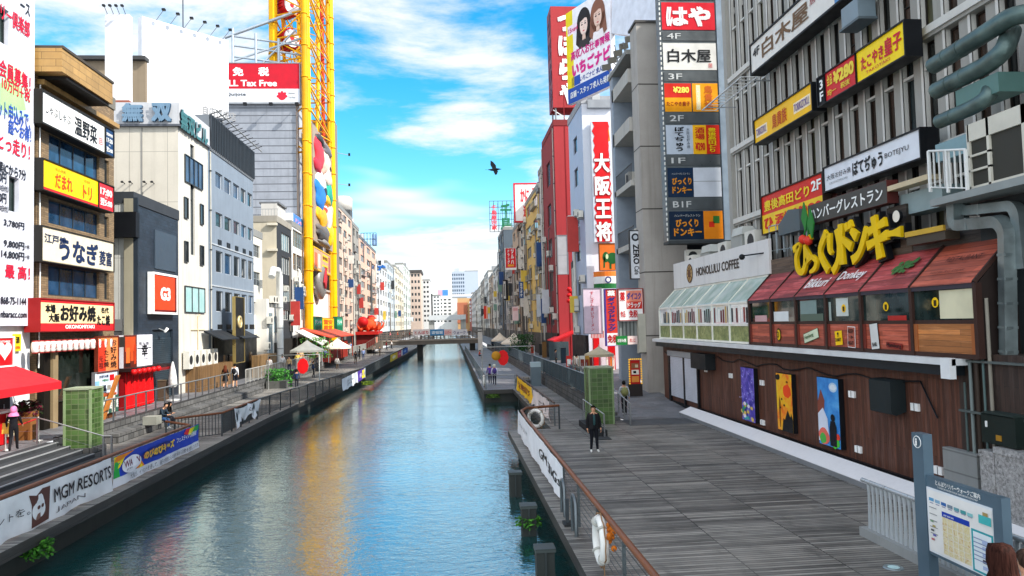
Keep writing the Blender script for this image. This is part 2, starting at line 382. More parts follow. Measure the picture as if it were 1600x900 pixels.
def sign(name, label, rect, m, texts=(), rects=(), depth=.22, frame=None, fw=.07, group=None, cat='sign', back=None, T=None):
    """flat sign board: panel, optional frame, lettering. texts: (string, x, y, w, h, material, vertical?, bold?) as fractions of the panel"""
    O, u, v, w, h = rect; n = u.cross(v); own = T is None
    if own: T = thing(name, label, cat, O+u*(w/2)-n*(depth/2), group)
    p = MB(); p.obox(O-n*depth, u*w, v*h, n*depth, m if back is None else back)
    if back is not None: p.obox(O+u*.01+v*.01, u*(w-.02), v*(h-.02), n*.003, m)
    for q in rects:
        x, y, a, b, mm = q[:5]; lv = q[5] if len(q) > 5 else 0
        p.obox(O+u*(w*x)+v*(h*y), u*(w*a), v*(h*b), n*(.005+.002*lv), mm)
    p.build('panel', T)
    if frame:
        f = MB(); e = n*.05
        f.obox(O-n*depth-u*fw-v*fw, u*(w+2*fw), v*fw, n*depth+e, frame); f.obox(O-n*depth-u*fw+v*h, u*(w+2*fw), v*fw, n*depth+e, frame)
        f.obox(O-n*depth-u*fw, u*fw, v*h, n*depth+e, frame); f.obox(O-n*depth+u*w, u*fw, v*h, n*depth+e, frame); f.build('frame', T)
    if texts:
        l = MB()
        for t in texts:
            s_, x, y, a, b, mm = t[:6]; ve = t[6] if len(t) > 6 else False; bo = t[7] if len(t) > 7 else .018
            l.text(s_, O+u*(w*x)+v*(h*y), u, v, w*a, h*b, mm, bo, ve)
        l.build('lettering', T)
    return T
# ================================================================ the setting
XL, XR = -18.0, 12.4
DECK = deck_mat(); WATER = water_mat()
STREET = pave_mat('#77777a', .6, .3, 'street_paving'); DARKPAVE = pave_mat('#4a4d50', .5, .5, 'dark_paving')
STONE = TILE('#5d5c5a', .55, .28, .02, .35, .85, '#1c1b1a', .5, .9)
QUAY = WALL('#2a2d29', .8)
WDGE = WOODV('#2f2c28', False, .4, .2)
g = MB()
def flat(mb, x0, x1, y0, y1, z, m): mb.face([(x0, y0, z), (x1, y0, z), (x1, y1, z), (x0, y1, z)], m)
flat(g, -1500, -15.6, -200, 3000, .8, STREET)
flat(g, 7.2, 1500, 50, 3000, .8, STREET)
g.face([(8.4, 36, .004), (12.6, 36, .004), (12.6, 50, .8), (8.4, 50, .8)], STREET)
g.face([(7.2, 39, 0.15), (8.4, 36, .004), (8.4, 50, .8), (7.2, 50, .8)], STREET)
flat(g, 12.3, 1500, -200, 50, -.02, DARKPAVE)
struct('ground', g)
p = MB(); flat(p, 8.2, 12.5, 33.9, 36.0, .006, DARKPAVE); struct('pavement', p)
w = MB(); w.face([(-16, -60, -.95), (9, -60, -.95), (9, 1500, -.95), (-16, 1500, -.95)], WATER); struct('water', w)
def slab(name, pts, z, th, top, side):
    mb = MB(); n = len(pts); mb.face([(x, y, z) for x, y in pts], top)
    for i in range(n): (a, b), (c, d) = pts[i], pts[(i+1) % n]; mb.face([(a, b, z), (c, d, z), (c, d, z-th), (a, b, z-th)], side)
    return struct(name, mb)
slab('boardwalk', [(2.5, 4), (12.4, 4), (12.4, 34), (8.3, 34), (8.3, 39), (7.2, 39), (7.2, 55), (4.5, 55), (4.5, 34), (2.5, 34)], 0, .28, DECK, WDGE)
slab('quay_path', [(2.3, 55.01), (7.2, 55.01), (7.2, 320), (2.3, 320)], 0, .3, STREET, WDGE)
def xl(y): return -10.3 if y < 42 else max(-8.0, -10.3+(y-42)*.026)
slab('promenade', [(-15.6, 4), (-10.3, 4), (-10.3, 42), (-8.0, 131), (-8.0, 320), (-15.6, 320)], 0, .28, DECK, WDGE)
q = MB()      # quay walls under the walkways, standing in the water
q.box(2.95, 3.4, 4, 33.5, -2.5, -.28, QUAY); q.box(4.9, 5.3, 33.5, 55, -2.5, -.28, QUAY); q.box(2.9, 4.9, 33.0, 33.5, -2.5, -.28, QUAY)
q.box(2.34, 2.8, 55.2, 320, -2.5, -.3, QUAY); q.box(2.8, 4.9, 55.2, 55.6, -2.5, -.3, QUAY)
q.prism([(-10.75, 4, -2.5), (-10.75, 42, -2.5), (-8.2, 131, -2.5), (-8.2, 320, -2.5), (-8.9, 320, -2.5), (-8.9, 131, -2.5), (-11.3, 42, -2.5), (-11.3, 4, -2.5)], (0, 0, 2.22), QUAY)
struct('quay_wall', q)
# retaining walls between the lower walks and the streets (their tops carry the railings)
r = MB(); r.box(-15.9, -15.55, 31.0, 150, -.1, .84, STONE); r.box(-15.55, -14.9, 34.5, 60, 0, .42, STONE)
solo('stone_wall', 'low rough stone wall below the railing beside the grey building street', 'wall', r)
r = MB(); r.box(7.15, 7.5, 38, 150, -.1, .84, STONE)
solo('stone_wall', 'low mossy stone wall under the slatted railing behind the green glass pillar', 'wall', r)
# broad steps down from the street to the promenade
s = MB(); st = WALL('#35373a', .5)
for i in range(5): s.box(-15.6, -15.6+.45*(5-i), 10, 29.9, .16*i, .16*(i+1), st); s.box(-15.6+.45*(5-i)-.07, -15.6+.45*(5-i)+.004, 10, 29.9, .16*(i+1)-.03, .16*(i+1)+.004, P('#8b8d8e', .7))
struct('stairs', s)
# ================================================================ building builder
G1, G2, G3, G4, G5 = GLASS('#0c1418'), GLASS('#12304a'), GLASS('#2b3338', .12), GLASS('#56686c', .2, .3), GLASS('#10221f')
FR_D, FR_L, FR_W = P('#33383b', .4, .2), P('#9aa0a2', .4, .2), P('#d8d8d4', .5)
AC_W, AC_D = P('#d4d1c6', .5), P('#2a2c2e', .5)
def ac_mesh(mb, x0, y0, z0, w, d, h, fx, fy):
    """split-unit condenser: casing, round fan grille on the face (fx,fy), feet"""
    mb.box(x0, x0+w, y0, y0+d, z0+.06, z0+h, AC_W)
    mb.box(x0, x0+w, y0+.04, y0+.1, z0, z0+.06, AC_D); mb.box(x0, x0+w, y0+d-.1, y0+d-.04, z0, z0+.06, AC_D)
    r = min(h*.36, (d if fx else w)*.38)
    c = V((x0+(w+.004 if fx > 0 else -.004) if fx else x0+w*.42, y0+(d*.42 if fx else (-.004 if fy < 0 else d+.004)), z0+h*.52))
    mb.disc(c, (fx, fy, 0), r, AC_D, 14)
def railing(name, label, pts, h, posts=1.5, bars=.14, m=None, rail=None, group=None, horiz=0, top_r=.03):
    """metal railing along a polyline of 3d points: posts, top rail, balusters or horizontal wires"""
    m = m or P('#6c7376', .4, .6); T = thing(name, label, 'railing', pts[0], group)
    po, tr, ba = MB(), MB(), MB(); pts = [V(p) for p in pts]; up = V((0, 0, h))
    tr.pipe([p+up for p in pts], top_r, rail or m, 6)
    if not horiz: tr.pipe([p+V((0, 0, .12)) for p in pts], .02, m, 5)
    k = 0
    for a, b in zip(pts, pts[1:]):
        d = b-a; n = max(1, round(d.length/posts)); t = d.normalized()*.03; sd_ = d.cross(ZUP).normalized()*.03
        for i in range(n+(1 if b is pts[-1] else 0)):
            if k < 90: f = MB(); f.obox(a+d*(i/n)-t-sd_, t*2, sd_*2, up, m); f.build('post', T); k += 1
            else: po.obox(a+d*(i/n)-t-sd_, t*2, sd_*2, up, m)
        if horiz:
            for j in range(horiz): z = V((0, 0, h*(j+1)/(horiz+1))); ba.pipe([a+z, b+z], .009, m, 4, False)
        elif bars:
            nb = max(1, round(d.length/bars)); t2 = d.normalized()*.008; s2 = d.cross(ZUP).normalized()*.02
            for i in range(1, nb): ba.obox(a+d*(i/nb)-t2-s2+V((0, 0, .12)), t2*2, s2*2, V((0, 0, h-.12)), m)
    tr.build('rail', T)
    if ba.v: ba.build('infill', T)
    if po.v: tag(po.build('post', T), None, None, None, 'stuff')
    return T
def building(label, X, Y0, Y1, ztop, m, rows=(), cols=(), depth=12, camw=None, cam_m=None, zb=.8, roof='#8a8a86', frame=None, glass=None, n=2, trans=0,
             rev=None, parapet=.5, name='building', group=None, drains=0, acs=0, bands=None, pane=True, seed=0, sills=True, cat='building'):
    """rows: (z0,z1) window heights, cols: (ya,yb) window spans on the canal face; camw: (cols,rows) of openings on the face towards the viewer"""
    rnd = random.Random(seed+int(Y0*10)); sg = 1 if X < 0 else -1
    T = thing(name, label, cat, (X-sg*depth/2, (Y0+Y1)/2, zb), group)
    if isinstance(glass, (list, tuple)): gl = list(glass)
    else: gl = [glass or G1]
    wl = MB(); xo = X-sg*depth; cm = cam_m or m
    # canal face
    u = YA*sg; O = V((X, Y0 if sg > 0 else Y1, zb)); L = Y1-Y0; H = ztop-zb
    cs = sorted([((a-Y0), (b-Y0)) if sg > 0 else ((Y1-b), (Y1-a)) for a, b in cols]); rs = sorted([(a-zb, b-zb) for a, b in rows])
    us = sorted({0, L, *[q for c in cs for q in c]}); vs = sorted({0, H, *[q for c in rs for q in c]})
    holes = {(us.index(a), vs.index(c)) for a, b in cs for c, d in rs}
    rows_mesh(wl, O, u, ZUP, us, vs, holes, m, .2, rev)
    # face towards the viewer (y = Y0)
    O2 = V((min(X, xo), Y0, zb))
    if camw:
        c2 = sorted([(a-O2.x, b-O2.x) for a, b in camw[0]]); r2 = sorted([(a-zb, b-zb) for a, b in camw[1]])
        us2 = sorted({0, depth, *[q for c in c2 for q in c]}); vs2 = sorted({0, H, *[q for c in r2 for q in c]})
        h2 = {(us2.index(a), vs2.index(c)) for a, b in c2 for c, d in r2}
        rows_mesh(wl, O2, XA, ZUP, us2, vs2, h2, cm, .2, rev)
    else: wl.face([O2, O2+XA*depth, O2+XA*depth+ZUP*H, O2+ZUP*H], cm)
    wl.face([(X, Y1, zb), (xo, Y1, zb), (xo, Y1, ztop), (X, Y1, ztop)], m); wl.face([(xo, Y0, zb), (xo, Y1, zb), (xo, Y1, ztop), (xo, Y0, ztop)], m)
    wl.build('wall', T)
    rf = MB(); rm = WALL(roof, .4); x0, x1 = min(X, xo), max(X, xo); e = .06
    rf.face([(x0, Y0, ztop-.02), (x1, Y0, ztop-.02), (x1, Y1, ztop-.02), (x0, Y1, ztop-.02)], rm)
    for a, b, c, d in ((x0-e, x1+e, Y0-e, Y0+.2), (x0-e, x1+e, Y1-.2, Y1+e), (x0-e, x0+.2, Y0+.2, Y1-.2), (x1-.2, x1+e, Y0+.2, Y1-.2)): rf.box(a, b, c, d, ztop-.15, ztop+parapet, rm)
    rf.build('roof', T)
    for a, b in cs:
        for c, d in rs: window(T, O+u*a+ZUP*c-(u.cross(ZUP))*.17, u, ZUP, b-a, d-c, n, frame, rnd.choice(gl), trans, pane=pane)
    if camw:
        for a, b in c2:
            for c, d in r2: window(T, O2+XA*a+ZUP*c+YA*.17, XA, ZUP, b-a, d-c, n, frame, rnd.choice(gl), trans, pane=pane)
    if sills and rows:
        for c, d in rows:
            for a, b in cols:
                if rnd.random() < .5 and acs:
                    f = MB(); yy = a+(b-a)*rnd.random()*.4; ac_mesh(f, X+sg*.05 if sg > 0 else X-.4, yy, c-.75, .35, .8, .6, sg, 0); f.build('air_conditioner', T)
    for k in range(drains):
        f = MB(); y = Y0+.25+(Y1-Y0-.5)*(k+.05*rnd.random())/max(1, drains-1 or 1); x = X+sg*.09
        f.pipe([(x, y, zb), (x, y, ztop-.3)], .055, P(rnd.choice(['#8a8780', '#b9b6ac', '#5b5c5c'])), 6)
        for z in range(int(zb)+2, int(ztop), 3): f.box(x-.08, x+.08, y-.08, y+.08, z, z+.08, FR_D)
        f.build('drainpipe', T)
    if bands:
        f = MB()
        for z0, z1, mm in bands: f.box(X, X+sg*.06, Y0-.06, Y1+.06, z0, z1, mm); f.box(x0, x1, Y0-.06, Y0, z0, z1, mm)
        f.build('band', T)
    return T
def pY(X, *px): return [YX(X, q) for q in px]
def pZ(X, px, *py): return [onX(px, q, X).z for q in py]
def colsX(X, *prs):
    r = []
    for a, b in prs: q = pY(X, a, b); r.append((min(q), max(q)))
    return r
def rowsX(X, px, *prs): return [tuple(sorted(pZ(X, px, a, b))) for a, b in prs]
WH, BK, RD, YE, BLU, NAVY = P('#f2f2ee', .45), P('#14161a', .45), P('#c8141c', .45), P('#f7c60a', .45), P('#1c50b4', .45), P('#1a2c50', .45)
CRM, ORG_, PINK, GRN, GLD, GRY = P('#e6dcc2', .5), P('#ee8a14', .45), P('#e0208a', .45), P('#1d7a3a', .45), P('#b8892c', .4, .4), P('#8d9092', .5)
# ================================================================ left bank, near buildings
X = XL
WHITEW = WALL('#dfe0e0', .3); CREAMW = WALL('#e3dccd', .35, joint=None); BROWNT = TILE('#8a7355', .3, .1, .008, .25, .6)
TANT = TILE('#b08a50', 1.2, .32, .012, .12, .5); GREYM = WALL('#7f8b98', .35); DARKB = TILE('#26313d', .5, .2, .01, .25, .5)
# --- white building carrying the tall advertisement
y1 = YX(X, 50, 300)
building('plain white building carrying a tall text advertisement, beside the brown tiled building', X, 20, y1-.1, 27, WHITEW, [(1.0, 3.4)], [(27.2, 28.6)], 12, name='white_building')
XA_ = X+.25
def adtxt(t, a, b, yt, yb, m, bo=.02): r = RX(XA_, a, b, yt, yb); return (t, r, m, bo)
RED_, BLT, NVT = P('#d01838', .5), P('#2a4fa8', .5), P('#20242c', .5)
T = thing('advertisement', 'tall white advertisement covering a facade, with red and blue lettering and prices', 'sign', (XA_, 26, 4.9))
zb_ = onX(50, 509, XA_).z; ye = YX(XA_, 53, 300)
wins = [RX(XA_, -6, 14, 18, 74, at=14), RX(XA_, 14, 30, 274, 329, at=14)]
ad = MB(); us = sorted({0, ye-22, *[q for w_ in wins for q in (w_[0].y-22, w_[0].y-22+w_[3])]}); vs = sorted({0, 26-zb_, *[q for w_ in wins for q in (w_[0].z-zb_, w_[0].z-zb_+w_[4])]})
hol = {(us.index(w_[0].y-22), vs.index(w_[0].z-zb_)) for w_ in wins}
rows_mesh(ad, (XA_, 22, zb_), YA, ZUP, us, vs, hol, P('#cfd1da', .4), .25)
ad.face([(XA_, ye, zb_), (X, ye, zb_), (X, ye, 26), (XA_, ye, 26)], P('#c9ccd0'))
# soft painted landscape band
for pts, mm in (([(0, 115), (22, 95), (36, 108), (48, 150), (48, 185), (0, 178)], '#bcdcc4'), ([(0, 130), (16, 118), (34, 140), (40, 172), (0, 172)], '#a9cf8e'), ([(12, 94), (34, 60), (48, 100), (48, 130), (30, 110)], '#cfe3f2')):
    k = 0.004 if mm == '#cfe3f2' else .008 if mm[1] == 'b' else .012
    ad.face([onX(a, b, XA_)+V((k, 0, 0)) for a, b in pts], P(mm, .5))
ad.build('panel', T)
l = MB()
for t, a, b, yt, yb, m in (('ース', 31, 46, -2, 16, NVT), ('リー倶楽部', 0, 46, 2, 30, RED_), ('会員募集！', -2, 47, 90, 118, RED_), ('10万円＋税', 2, 46, 118, 138, RED_), ('ット申込みで、', -4, 47, 152, 182, BLT),
        ('超～お得！', 12, 48, 186, 208, BLT), ('とっ走り！', -4, 46, 205, 232, RED_), ('薬ICから7分', -4, 40, 250, 268, NVT), ('0円', -2, 9, 268, 284, NVT), ('（10日付）', -6, 12, 286, 296, NVT), ('0円', -2, 9, 300, 316, NVT), ('（30日付）', -6, 12, 318, 328, NVT),
        ('3,780円', 5, 37, 341, 353, NVT), ('9,800円', 5, 37, 373, 386, NVT), ('＋税', 38, 45, 382, 388, NVT), ('14,800円', 1, 37, 389, 403, NVT), ('＋税', 38, 45, 398, 404, NVT), ('最 高！', 7, 46, 412, 434, RED_), ('868-75-1144', 0, 40, 463, 475, NVT), ('nbaracc.com', 0, 41, 485, 496, NVT)):
    O, u, v, w, h = RX(XA_, a, b, yt, yb); l.text(t, O+V((.01, 0, 0)), u, v, w, h, m, .02)
l.build('lettering', T)
for w_ in wins: window(T, w_[0]-V((.24, 0, 0)), YA, ZUP, w_[3], w_[4], 1, FR_D, G5)
ye2 = YX(X, 58, 300)
f = MB(); f.pipe([(X+.1, ye2, 3.5), (X+.16, ye2-.03, 8), (X+.08, ye2+.04, 12), (X+.12, ye2-.02, 16)], .03, WH, 6)
solo('cable', 'white cable hanging down between the advertisement and the brown tiled building', 'cable', f)
# heart sign, yellow poster, red awning stall below the advertisement
sign('heart_sign', 'red square sign with a white heart, under the tall advertisement', RX(X+.5, -6, 20, 528, 571, at=10), P('#d8141c', .4), rects=(), texts=(), frame=WH, fw=.06)
h_ = MB(); O, u, v, w, h = RX(X+.5, -6, 20, 528, 571, at=10); hp = []
for k in range(28):
    t = 2*math.pi*k/28; x = 16*math.sin(t)**3; z = 13*math.cos(t)-5*math.cos(2*t)-2*math.cos(3*t)-math.cos(4*t); hp.append(O+u*(w*.5+x*w*.026)+v*(h*.56+z*h*.023)+V((.012, 0, 0)))
hs_ = bpy.data.objects[[o.name for o in bpy.data.objects if o.name.startswith('heart_sign')][0]]
h_.face(hp, WH); h_.text('DOTONBORI', O+u*w*.2+v*h*.83, u, v, w*.6, h*.08, WH); h_.build('emblem', hs_)
sign('poster', 'small yellow poster on the white wall beside the heart sign', RX(X+.12, 21, 33, 522, 549), P('#e8d21a'), [], [(.1, .1, .8, .25, BK)] and [(0.1, .1, .8, .25, BK)], .04) if False else sign('poster', 'small yellow poster on the white wall beside the heart sign', RX(X+.12, 21, 33, 522, 549), P('#e8d21a'), [('酒', .25, .45, .5, .4, BK), ('OPEN', .2, .12, .6, .18, RD)], [], .04)
T = thing('food_stall', 'stall with a red awning and red counter below the heart sign', 'stall', (X+1, 29, .8))
aw = MB(); RAW = P('#d5202a', .6); DKR = P('#8e1016', .6)
za, zb2 = onX(2, 572, X+.2).z, onX(95, 597, X+2.0).z; ya, yb2 = 24.5, YX(X+2, 100, 600)
aw.prism([(X+.2, ya, za), (X+2.2, ya, zb2), (X+2.2, ya, zb2+.05), (X+.2, ya, za+.06)], (0, yb2-ya-.6, 0), RAW)
aw.box(X+2.14, X+2.2, ya, yb2-.6, zb2-.24, zb2, RAW)
aw.build('awning', T)
f = MB(); f.pipe([(X+.2, yb2-.55, za-.1), (X+1.3, yb2-.2, zb2-.2), (X+2.15, yb2-.6, zb2)], .03, WH, 5); f.build('awning_arm', T)
f = MB(); f.box(X+.3, X+1.0, 24.5, 30.3, .8, 2.0, P('#c0161c', .5)); f.box(X+.2, X+1.1, 24.5, 30.4, 2.0, 2.08, WH); f.build('counter', T)
f = MB(); f.box(X+.1, X+.14, 24.5, 30.75, .8, 3.6, P('#d8121a', .6)); f.box(X+.15, X+.2, 26, 29.5, 2.1, 2.9, P('#3a1a16')); f.build('back_panel', T)
f = MB(); f.box(X+.05, X+.12, 30.8, 31.6, .8, 3.1, P('#1c1614', .5)); f.box(X+.12, X+.14, 31.15, 31.2, 1.5, 2.2, GRY); f.build('door', T)
for y, mm in ((29.6, '#d9c7a0'),):
    f = MB(); f.box(X+1.12, X+1.16, y, y+.45, 1.1, 1.95, P(mm)); f.text('たこ焼', (X+1.16, y+.05, 1.2), YA, ZUP, .35, .65, BK, .02, True); f.build('menu_card', T)

# --- brown tiled building with four shop signs
y0, y1 = YX(X, 57, 300), YX(X, 178, 300)
zr = onX(116, 128, X).z
T = building('brown tiled building with a tan cornice and four long shop signs', X, y0, y1, zr, BROWNT, [pZ(X, 75, 250, 207)[::1], pZ(X, 75, 348, 310), pZ(X, 75, 461, 413)], colsX(X, (75, 155), (163, 170)), 12,
             frame=FR_D, glass=[G2, G5], n=4, name='tiled_building', roof='#77736a', drains=0, cam_m=BROWNT)
XC = X+1.3
f = MB(); zt, zb1 = onX(116, 88, XC).z, onX(116, 124, XC).z
zt, zb1 = (onX(55, 43, XC).z+onX(176, 133, XC).z)/2, (onX(55, 82, XC).z+onX(176, 165, XC).z)/2
yc = YX(XC, 176, 150)
f.box(X-10, XC, y0-.5, yc, zb1, zt, TANT); f.box(X-10, XC+.05, y0-.5, yc+.05, zt, zt+.12, P('#4a4238'))
f.build('cornice', T)
f = MB(); za = onX(120, 150, X).z; f.box(X-.35, X+.03, y0+.1, YX(X, 140, 170), onX(70, 142, X).z+.15, zb1-.4, P('#1b1c20', .4)); f.box(X-8, XC-.1, y0+.1, yc-.2, zb1-.16, zb1-.003, P('#1d1a18')); f.build('loggia', T)  # dark box and soffit sheet paint in the shade under the cornice
f = MB(); zq = onX(70, 135, X).z
f.box(X-.02, X+.3, y0, y1, zq-.12, zq+.12, TANT); f.build('band', T)
XS = X+.55
DKF = P('#23221f', .5)
R1 = RX(XS, 65.5, 163, 142, 190); 
sign('shop_sign', 'long white sign with black brush lettering, topmost on the brown tiled building', R1, P('#efefec', .4),
     [('しゃぶしゃぶ', .05, .35, .37, .33, BK, False, .0), ('温野菜', .48, .14, .38, .66, BK), ('回', .9, .22, .06, .26, RD, False, 0)], [], .5, DKF, .08)
O, u, v, w, h = R1
sign('hours_sign', 'small dark blue opening hours sign at the end of the white brush lettered sign', (O+u*(w+.1), u, v, YX(XS, 177)-YX(XS, 163)-.1, h), P('#1d3f68', .4), [('営業時間', .12, .72, .76, .12, WH), ('17:00', .12, .46, .76, .18, WH), ('～', .4, .34, .2, .06, WH), ('翌5:00', .12, .1, .76, .18, WH)], [], .5, DKF, .06)
R2 = RX(XS, 66.6, 153, 248, 295)
sign('shop_sign', 'yellow sign with red hiragana lettering and a red lower edge on the brown tiled building', R2, P('#f8c90c', .4), [('だまれ', .2, .2, .3, .5, P('#e0451c', .5)), ('トリ', .7, .15, .17, .5, P('#e0451c', .5)), ('炭火焼鳥', .2, .78, .18, .1, P('#a07a10'), False, 0), ('居酒屋', .72, .76, .12, .1, P('#a07a10'), False, 0)],
     [(0, 0, 1, .09, P('#d42a2a', .5))], .5, DKF, .05)
O, u, v, w, h = R2
sign('hours_sign', 'red opening hours sign reading 17:00 at the end of the yellow sign', (O+u*(w+.06), u, v, YX(XS, 177)-YX(XS, 153)-.06, h), P('#d8303a', .4), [('17:00', .1, .55, .8, .27, WH, False, .03), ('翌5:00', .1, .14, .8, .27, WH, False, .03), ('〜', .42, .46, .16, .05, WH)], [], .5, DKF, .05)
sign('shop_sign', 'cream sign with navy brush lettering, third down on the brown tiled building', RX(XS, 65, 177, 353, 407), P('#ddd3bd', .45), [('江戸焼', .03, .55, .27, .27, NAVY), ('うなぎ', .21, .1, .54, .72, NAVY, False, .035), ('菱富', .77, .16, .2, .5, NAVY)], [(0, 0, 1, .03, P('#b3a88e')), (0, .97, 1, .03, P('#b3a88e'))], .5, DKF, .04)
sign('shop_sign', 'red and cream sign with heavy black brush lettering above the white lanterns', RX(XS+.15, 62, 177, 467, 517), P('#f0d9a4', .4), [('本場', .06, .57, .12, .28, BK, False, .04), ('大阪', .1, .28, .13, .28, BK, False, .04), ('お好み焼', .24, .3, .48, .56, BK, False, .04), ('名代', .8, .62, .12, .22, BK, False, .04), ('たこ焼', .74, .16, .2, .4, BK, False, .04), ('OKONOMIYAKI', .3, .06, .4, .13, WH, False, .03)],
     [(0, 0, 1, .24, P('#d2252a', .5)), (0, .9, 1, .1, P('#d2252a', .5))], .6, P('#8e1a1a'), .05, back=P('#2a2420'))
# shop front under it
XF = X+.3
T2 = thing('open_shop', 'dark open shop front below the row of white paper lanterns', 'shop front', (XF, (y0+y1)/2, .8))
f = MB(); za = onX(120, 547, XF).z; f.box(X+.02, XF, y0+.1, y1-.1, .8, za, P('#16130f', .5)); f.box(X+.02, XF+.3, y0+.1, y1-.1, za, za+.55, P('#2b2620')); f.build('front_wall', T2)
for a, b in ((68, 76), (138, 146)):
    f = MB(); f.box(XF, XF+.12, YX(X, a), YX(X, b), .8, za, P('#8d7a5c')); f.build('post', T2)
f = MB(); f.box(XF+.02, XF+.06, YX(X, 78), YX(X, 137), 1.9, za-.05, GLASS('#141a16')); f.build('window', T2)
f = MB(); f.box(XF+.05, XF+1.0, YX(X, 90), YX(X, 138), .8, 1.9, P('#5a3216')); f.box(XF+.05, XF+1.05, YX(X, 90), YX(X, 138), 1.9, 2.0, P('#a0461e')); f.build('counter', T2)
f = MB(); O = V((XF+1.15, YX(X, 106), .85)); f.obox(O, (0, .3, .0), (0, 1.6, 2.0), (.12, 0, 0), P('#a5642a')); f.build('brace', T2)
for k in range(6):
    f = MB(); y = YX(X, 108+k*5.6); f.box(XF+1.02, XF+1.05, y, y+.33, 1.05, 1.88, P('#2d5a4a' if k % 2 else '#d9d3c0')); f.text('焼' if k % 2 else '酒', (XF+1.05, y+.06, 1.25), YA, ZUP, .2, .45, WH if k % 2 else BK); f.build('menu_card', T2)
for k in range(14):
    yy = YX(XS+.1, 55+k*8.9, 538); zt = onX(55+k*8.9, 531.5-k*.35, XS+.1).z; T3 = thing('paper_lantern', 'white paper lantern hanging in the row under the red and cream sign', 'lantern', (XS+.1, yy, zt-.6), 'white paper lanterns over the shop front')
    f = MB(); f.lathe((XS+.1, yy, zt-.52), [(.1, 0), (.14, .06), (.16, .22), (.14, .40), (.1, .46)], P('#efe6de', .6), 10); f.build('shade', T3)
    f = MB(); f.lathe((XS+.1, yy, zt-.56), [(.0, 0), (.12, 0), (.12, .05)], P('#a3302a'), 10); f.lathe((XS+.1, yy, zt-.07), [(.12, 0), (.12, .05), (0, .05)], P('#a3302a'), 10); f.pipe([(XS+.1, yy, zt-.02), (XS+.1, yy, zt+.15)], .01, BK, 4); f.build('band', T3)
    f = MB(); f.text('お' if k % 2 else '好', (XS+.262, yy-.07, zt-.38), YA, ZUP, .14, .2, P('#a3302a')); f.build('lettering', T3)
sign('shop_sign', 'tall orange sign with black cursive lettering at the end of the white lanterns', RX(XF+.45, 152, 184, 527, 582), P('#d9824a', .5), [('お好み焼', .62, .08, .3, .84, BK, True, .01), ('たこ焼', .3, .12, .24, .5, BK, True, .01), ('元祖', .06, .1, .2, .34, BK, True, 0)], [(0, 0, .4, .9, P('#c8361e', .5))], .12, P('#6a2a1a'), .05)
sign('menu_board', 'pale blue menu poster with red and green marks below the orange sign', RX(XF+.45, 147, 183, 583, 632), P('#cfdce8', .5), [('お好み焼', .2, .8, .4, .1, NAVY), ('MENU', .34, .68, .26, .08, GRN), ('¥500', .1, .08, .4, .08, P('#c02040'))],
     [(.0, 0, 1, .3, P('#e3c3cc')), (.66, .68, .2, .2, RD, 1), (.3, .36, .2, .2, P('#2c3036'), 1), (.55, .38, .16, .16, P('#8e8a80'), 1), (.78, .34, .16, .24, P('#d07a30'), 1), (.04, .36, .18, .36, P('#7fb4d8'), 1)], .1, P('#6d6f72'), .03)

# --- low bay with the barbecue photo sign and the red stall
y2 = YX(X, 238)
T = building('low dark bay between the brown tiled building and the navy building', X-.6, y1+.05, 43.4, 5.2, P('#3a3a3c'), depth=10, name='low_building', roof='#555555')
BR = RX(XF+.1, 193, 238, 524, 576)
sign('photo_sign', 'white sign with a photo of grilled crab above the red stall', BR, P('#e9e6ee', .4), [('炭火焼', .5, .66, .36, .12, BK, False, 0), ('幸', .6, .3, .22, .4, BK, False, .03), ('TOKO', .66, .2, .2, .07, P('#8a8a90'), False, 0)],
     [(0, 0, .44, 1, P('#5e2012')), (.05, .5, .34, .45, P('#c4471c'), 1), (.08, .12, .12, .5, P('#e2692c'), 2), (.22, .2, .1, .65, P('#d14a1c'), 2), (.34, .1, .07, .6, P('#b9360e'), 2), (.02, .03, .2, .12, P('#2a1510'), 2), (.46, .56, .5, .03, BK)], .5, None)
T = thing('food_stall', 'stall hung with bright red cloth under the crab photo sign', 'stall', (XF+.3, (YX(XF, 190)+y2)/2, .8))
RCL = P('#d20c10', .6, 0, .25, 3); f = MB(); ya, yb2 = YX(XF, 186), YX(XF, 230); za = onX(210, 578, XF).z
n = 28; vs = []; fs = []
for i in range(n+1):
    y = ya+(yb2-ya)*i/n; x = XF+.35+.06*math.sin(i*2.1)+.03*math.sin(i*5.3)
    vs += [(x, y, .86), (x-.06, y, za)]
for i in range(n): fs.append((2*i, 2*i+2, 2*i+3, 2*i+1))
f.raw(vs, fs, RCL, True); f.box(XF-.1, XF+.28, ya, yb2, .8, za, DKR); f.build('cloth', T)
f = MB(); f.box(XF-.3, XF+.7, ya-.2, y2+.3, za, za+.18, P('#2a1a18')); f.box(XF+.5, XF+.75, ya, y2+.3, za-.16, za, P('#7e1014')); f.build('canopy', T)
for k in range(6):
    yy = YX(XF+.8, 209+k*7.6); solo('red_lantern', 'round red lantern hanging in the row over the red cloth stall', 'lantern', MB().ball((XF+.8, yy, za-.02), .17, P('#c51416', .4)).box(XF+.74, XF+.86, yy-.06, yy+.06, za+.14, za+.19, BK), 'round red lanterns over the red cloth stall')
f = MB(); f.box(XF+.1, XF+.6, y2-.3, y2+.15, .8, 2.0, P('#5b4a3c')); f.box(XF+.08, XF+.62, y2-.32, y2+.17, 2.0, 2.06, P('#7a6a56')); solo('crate', 'tall brown crate beside the red cloth stall', 'crate', f)

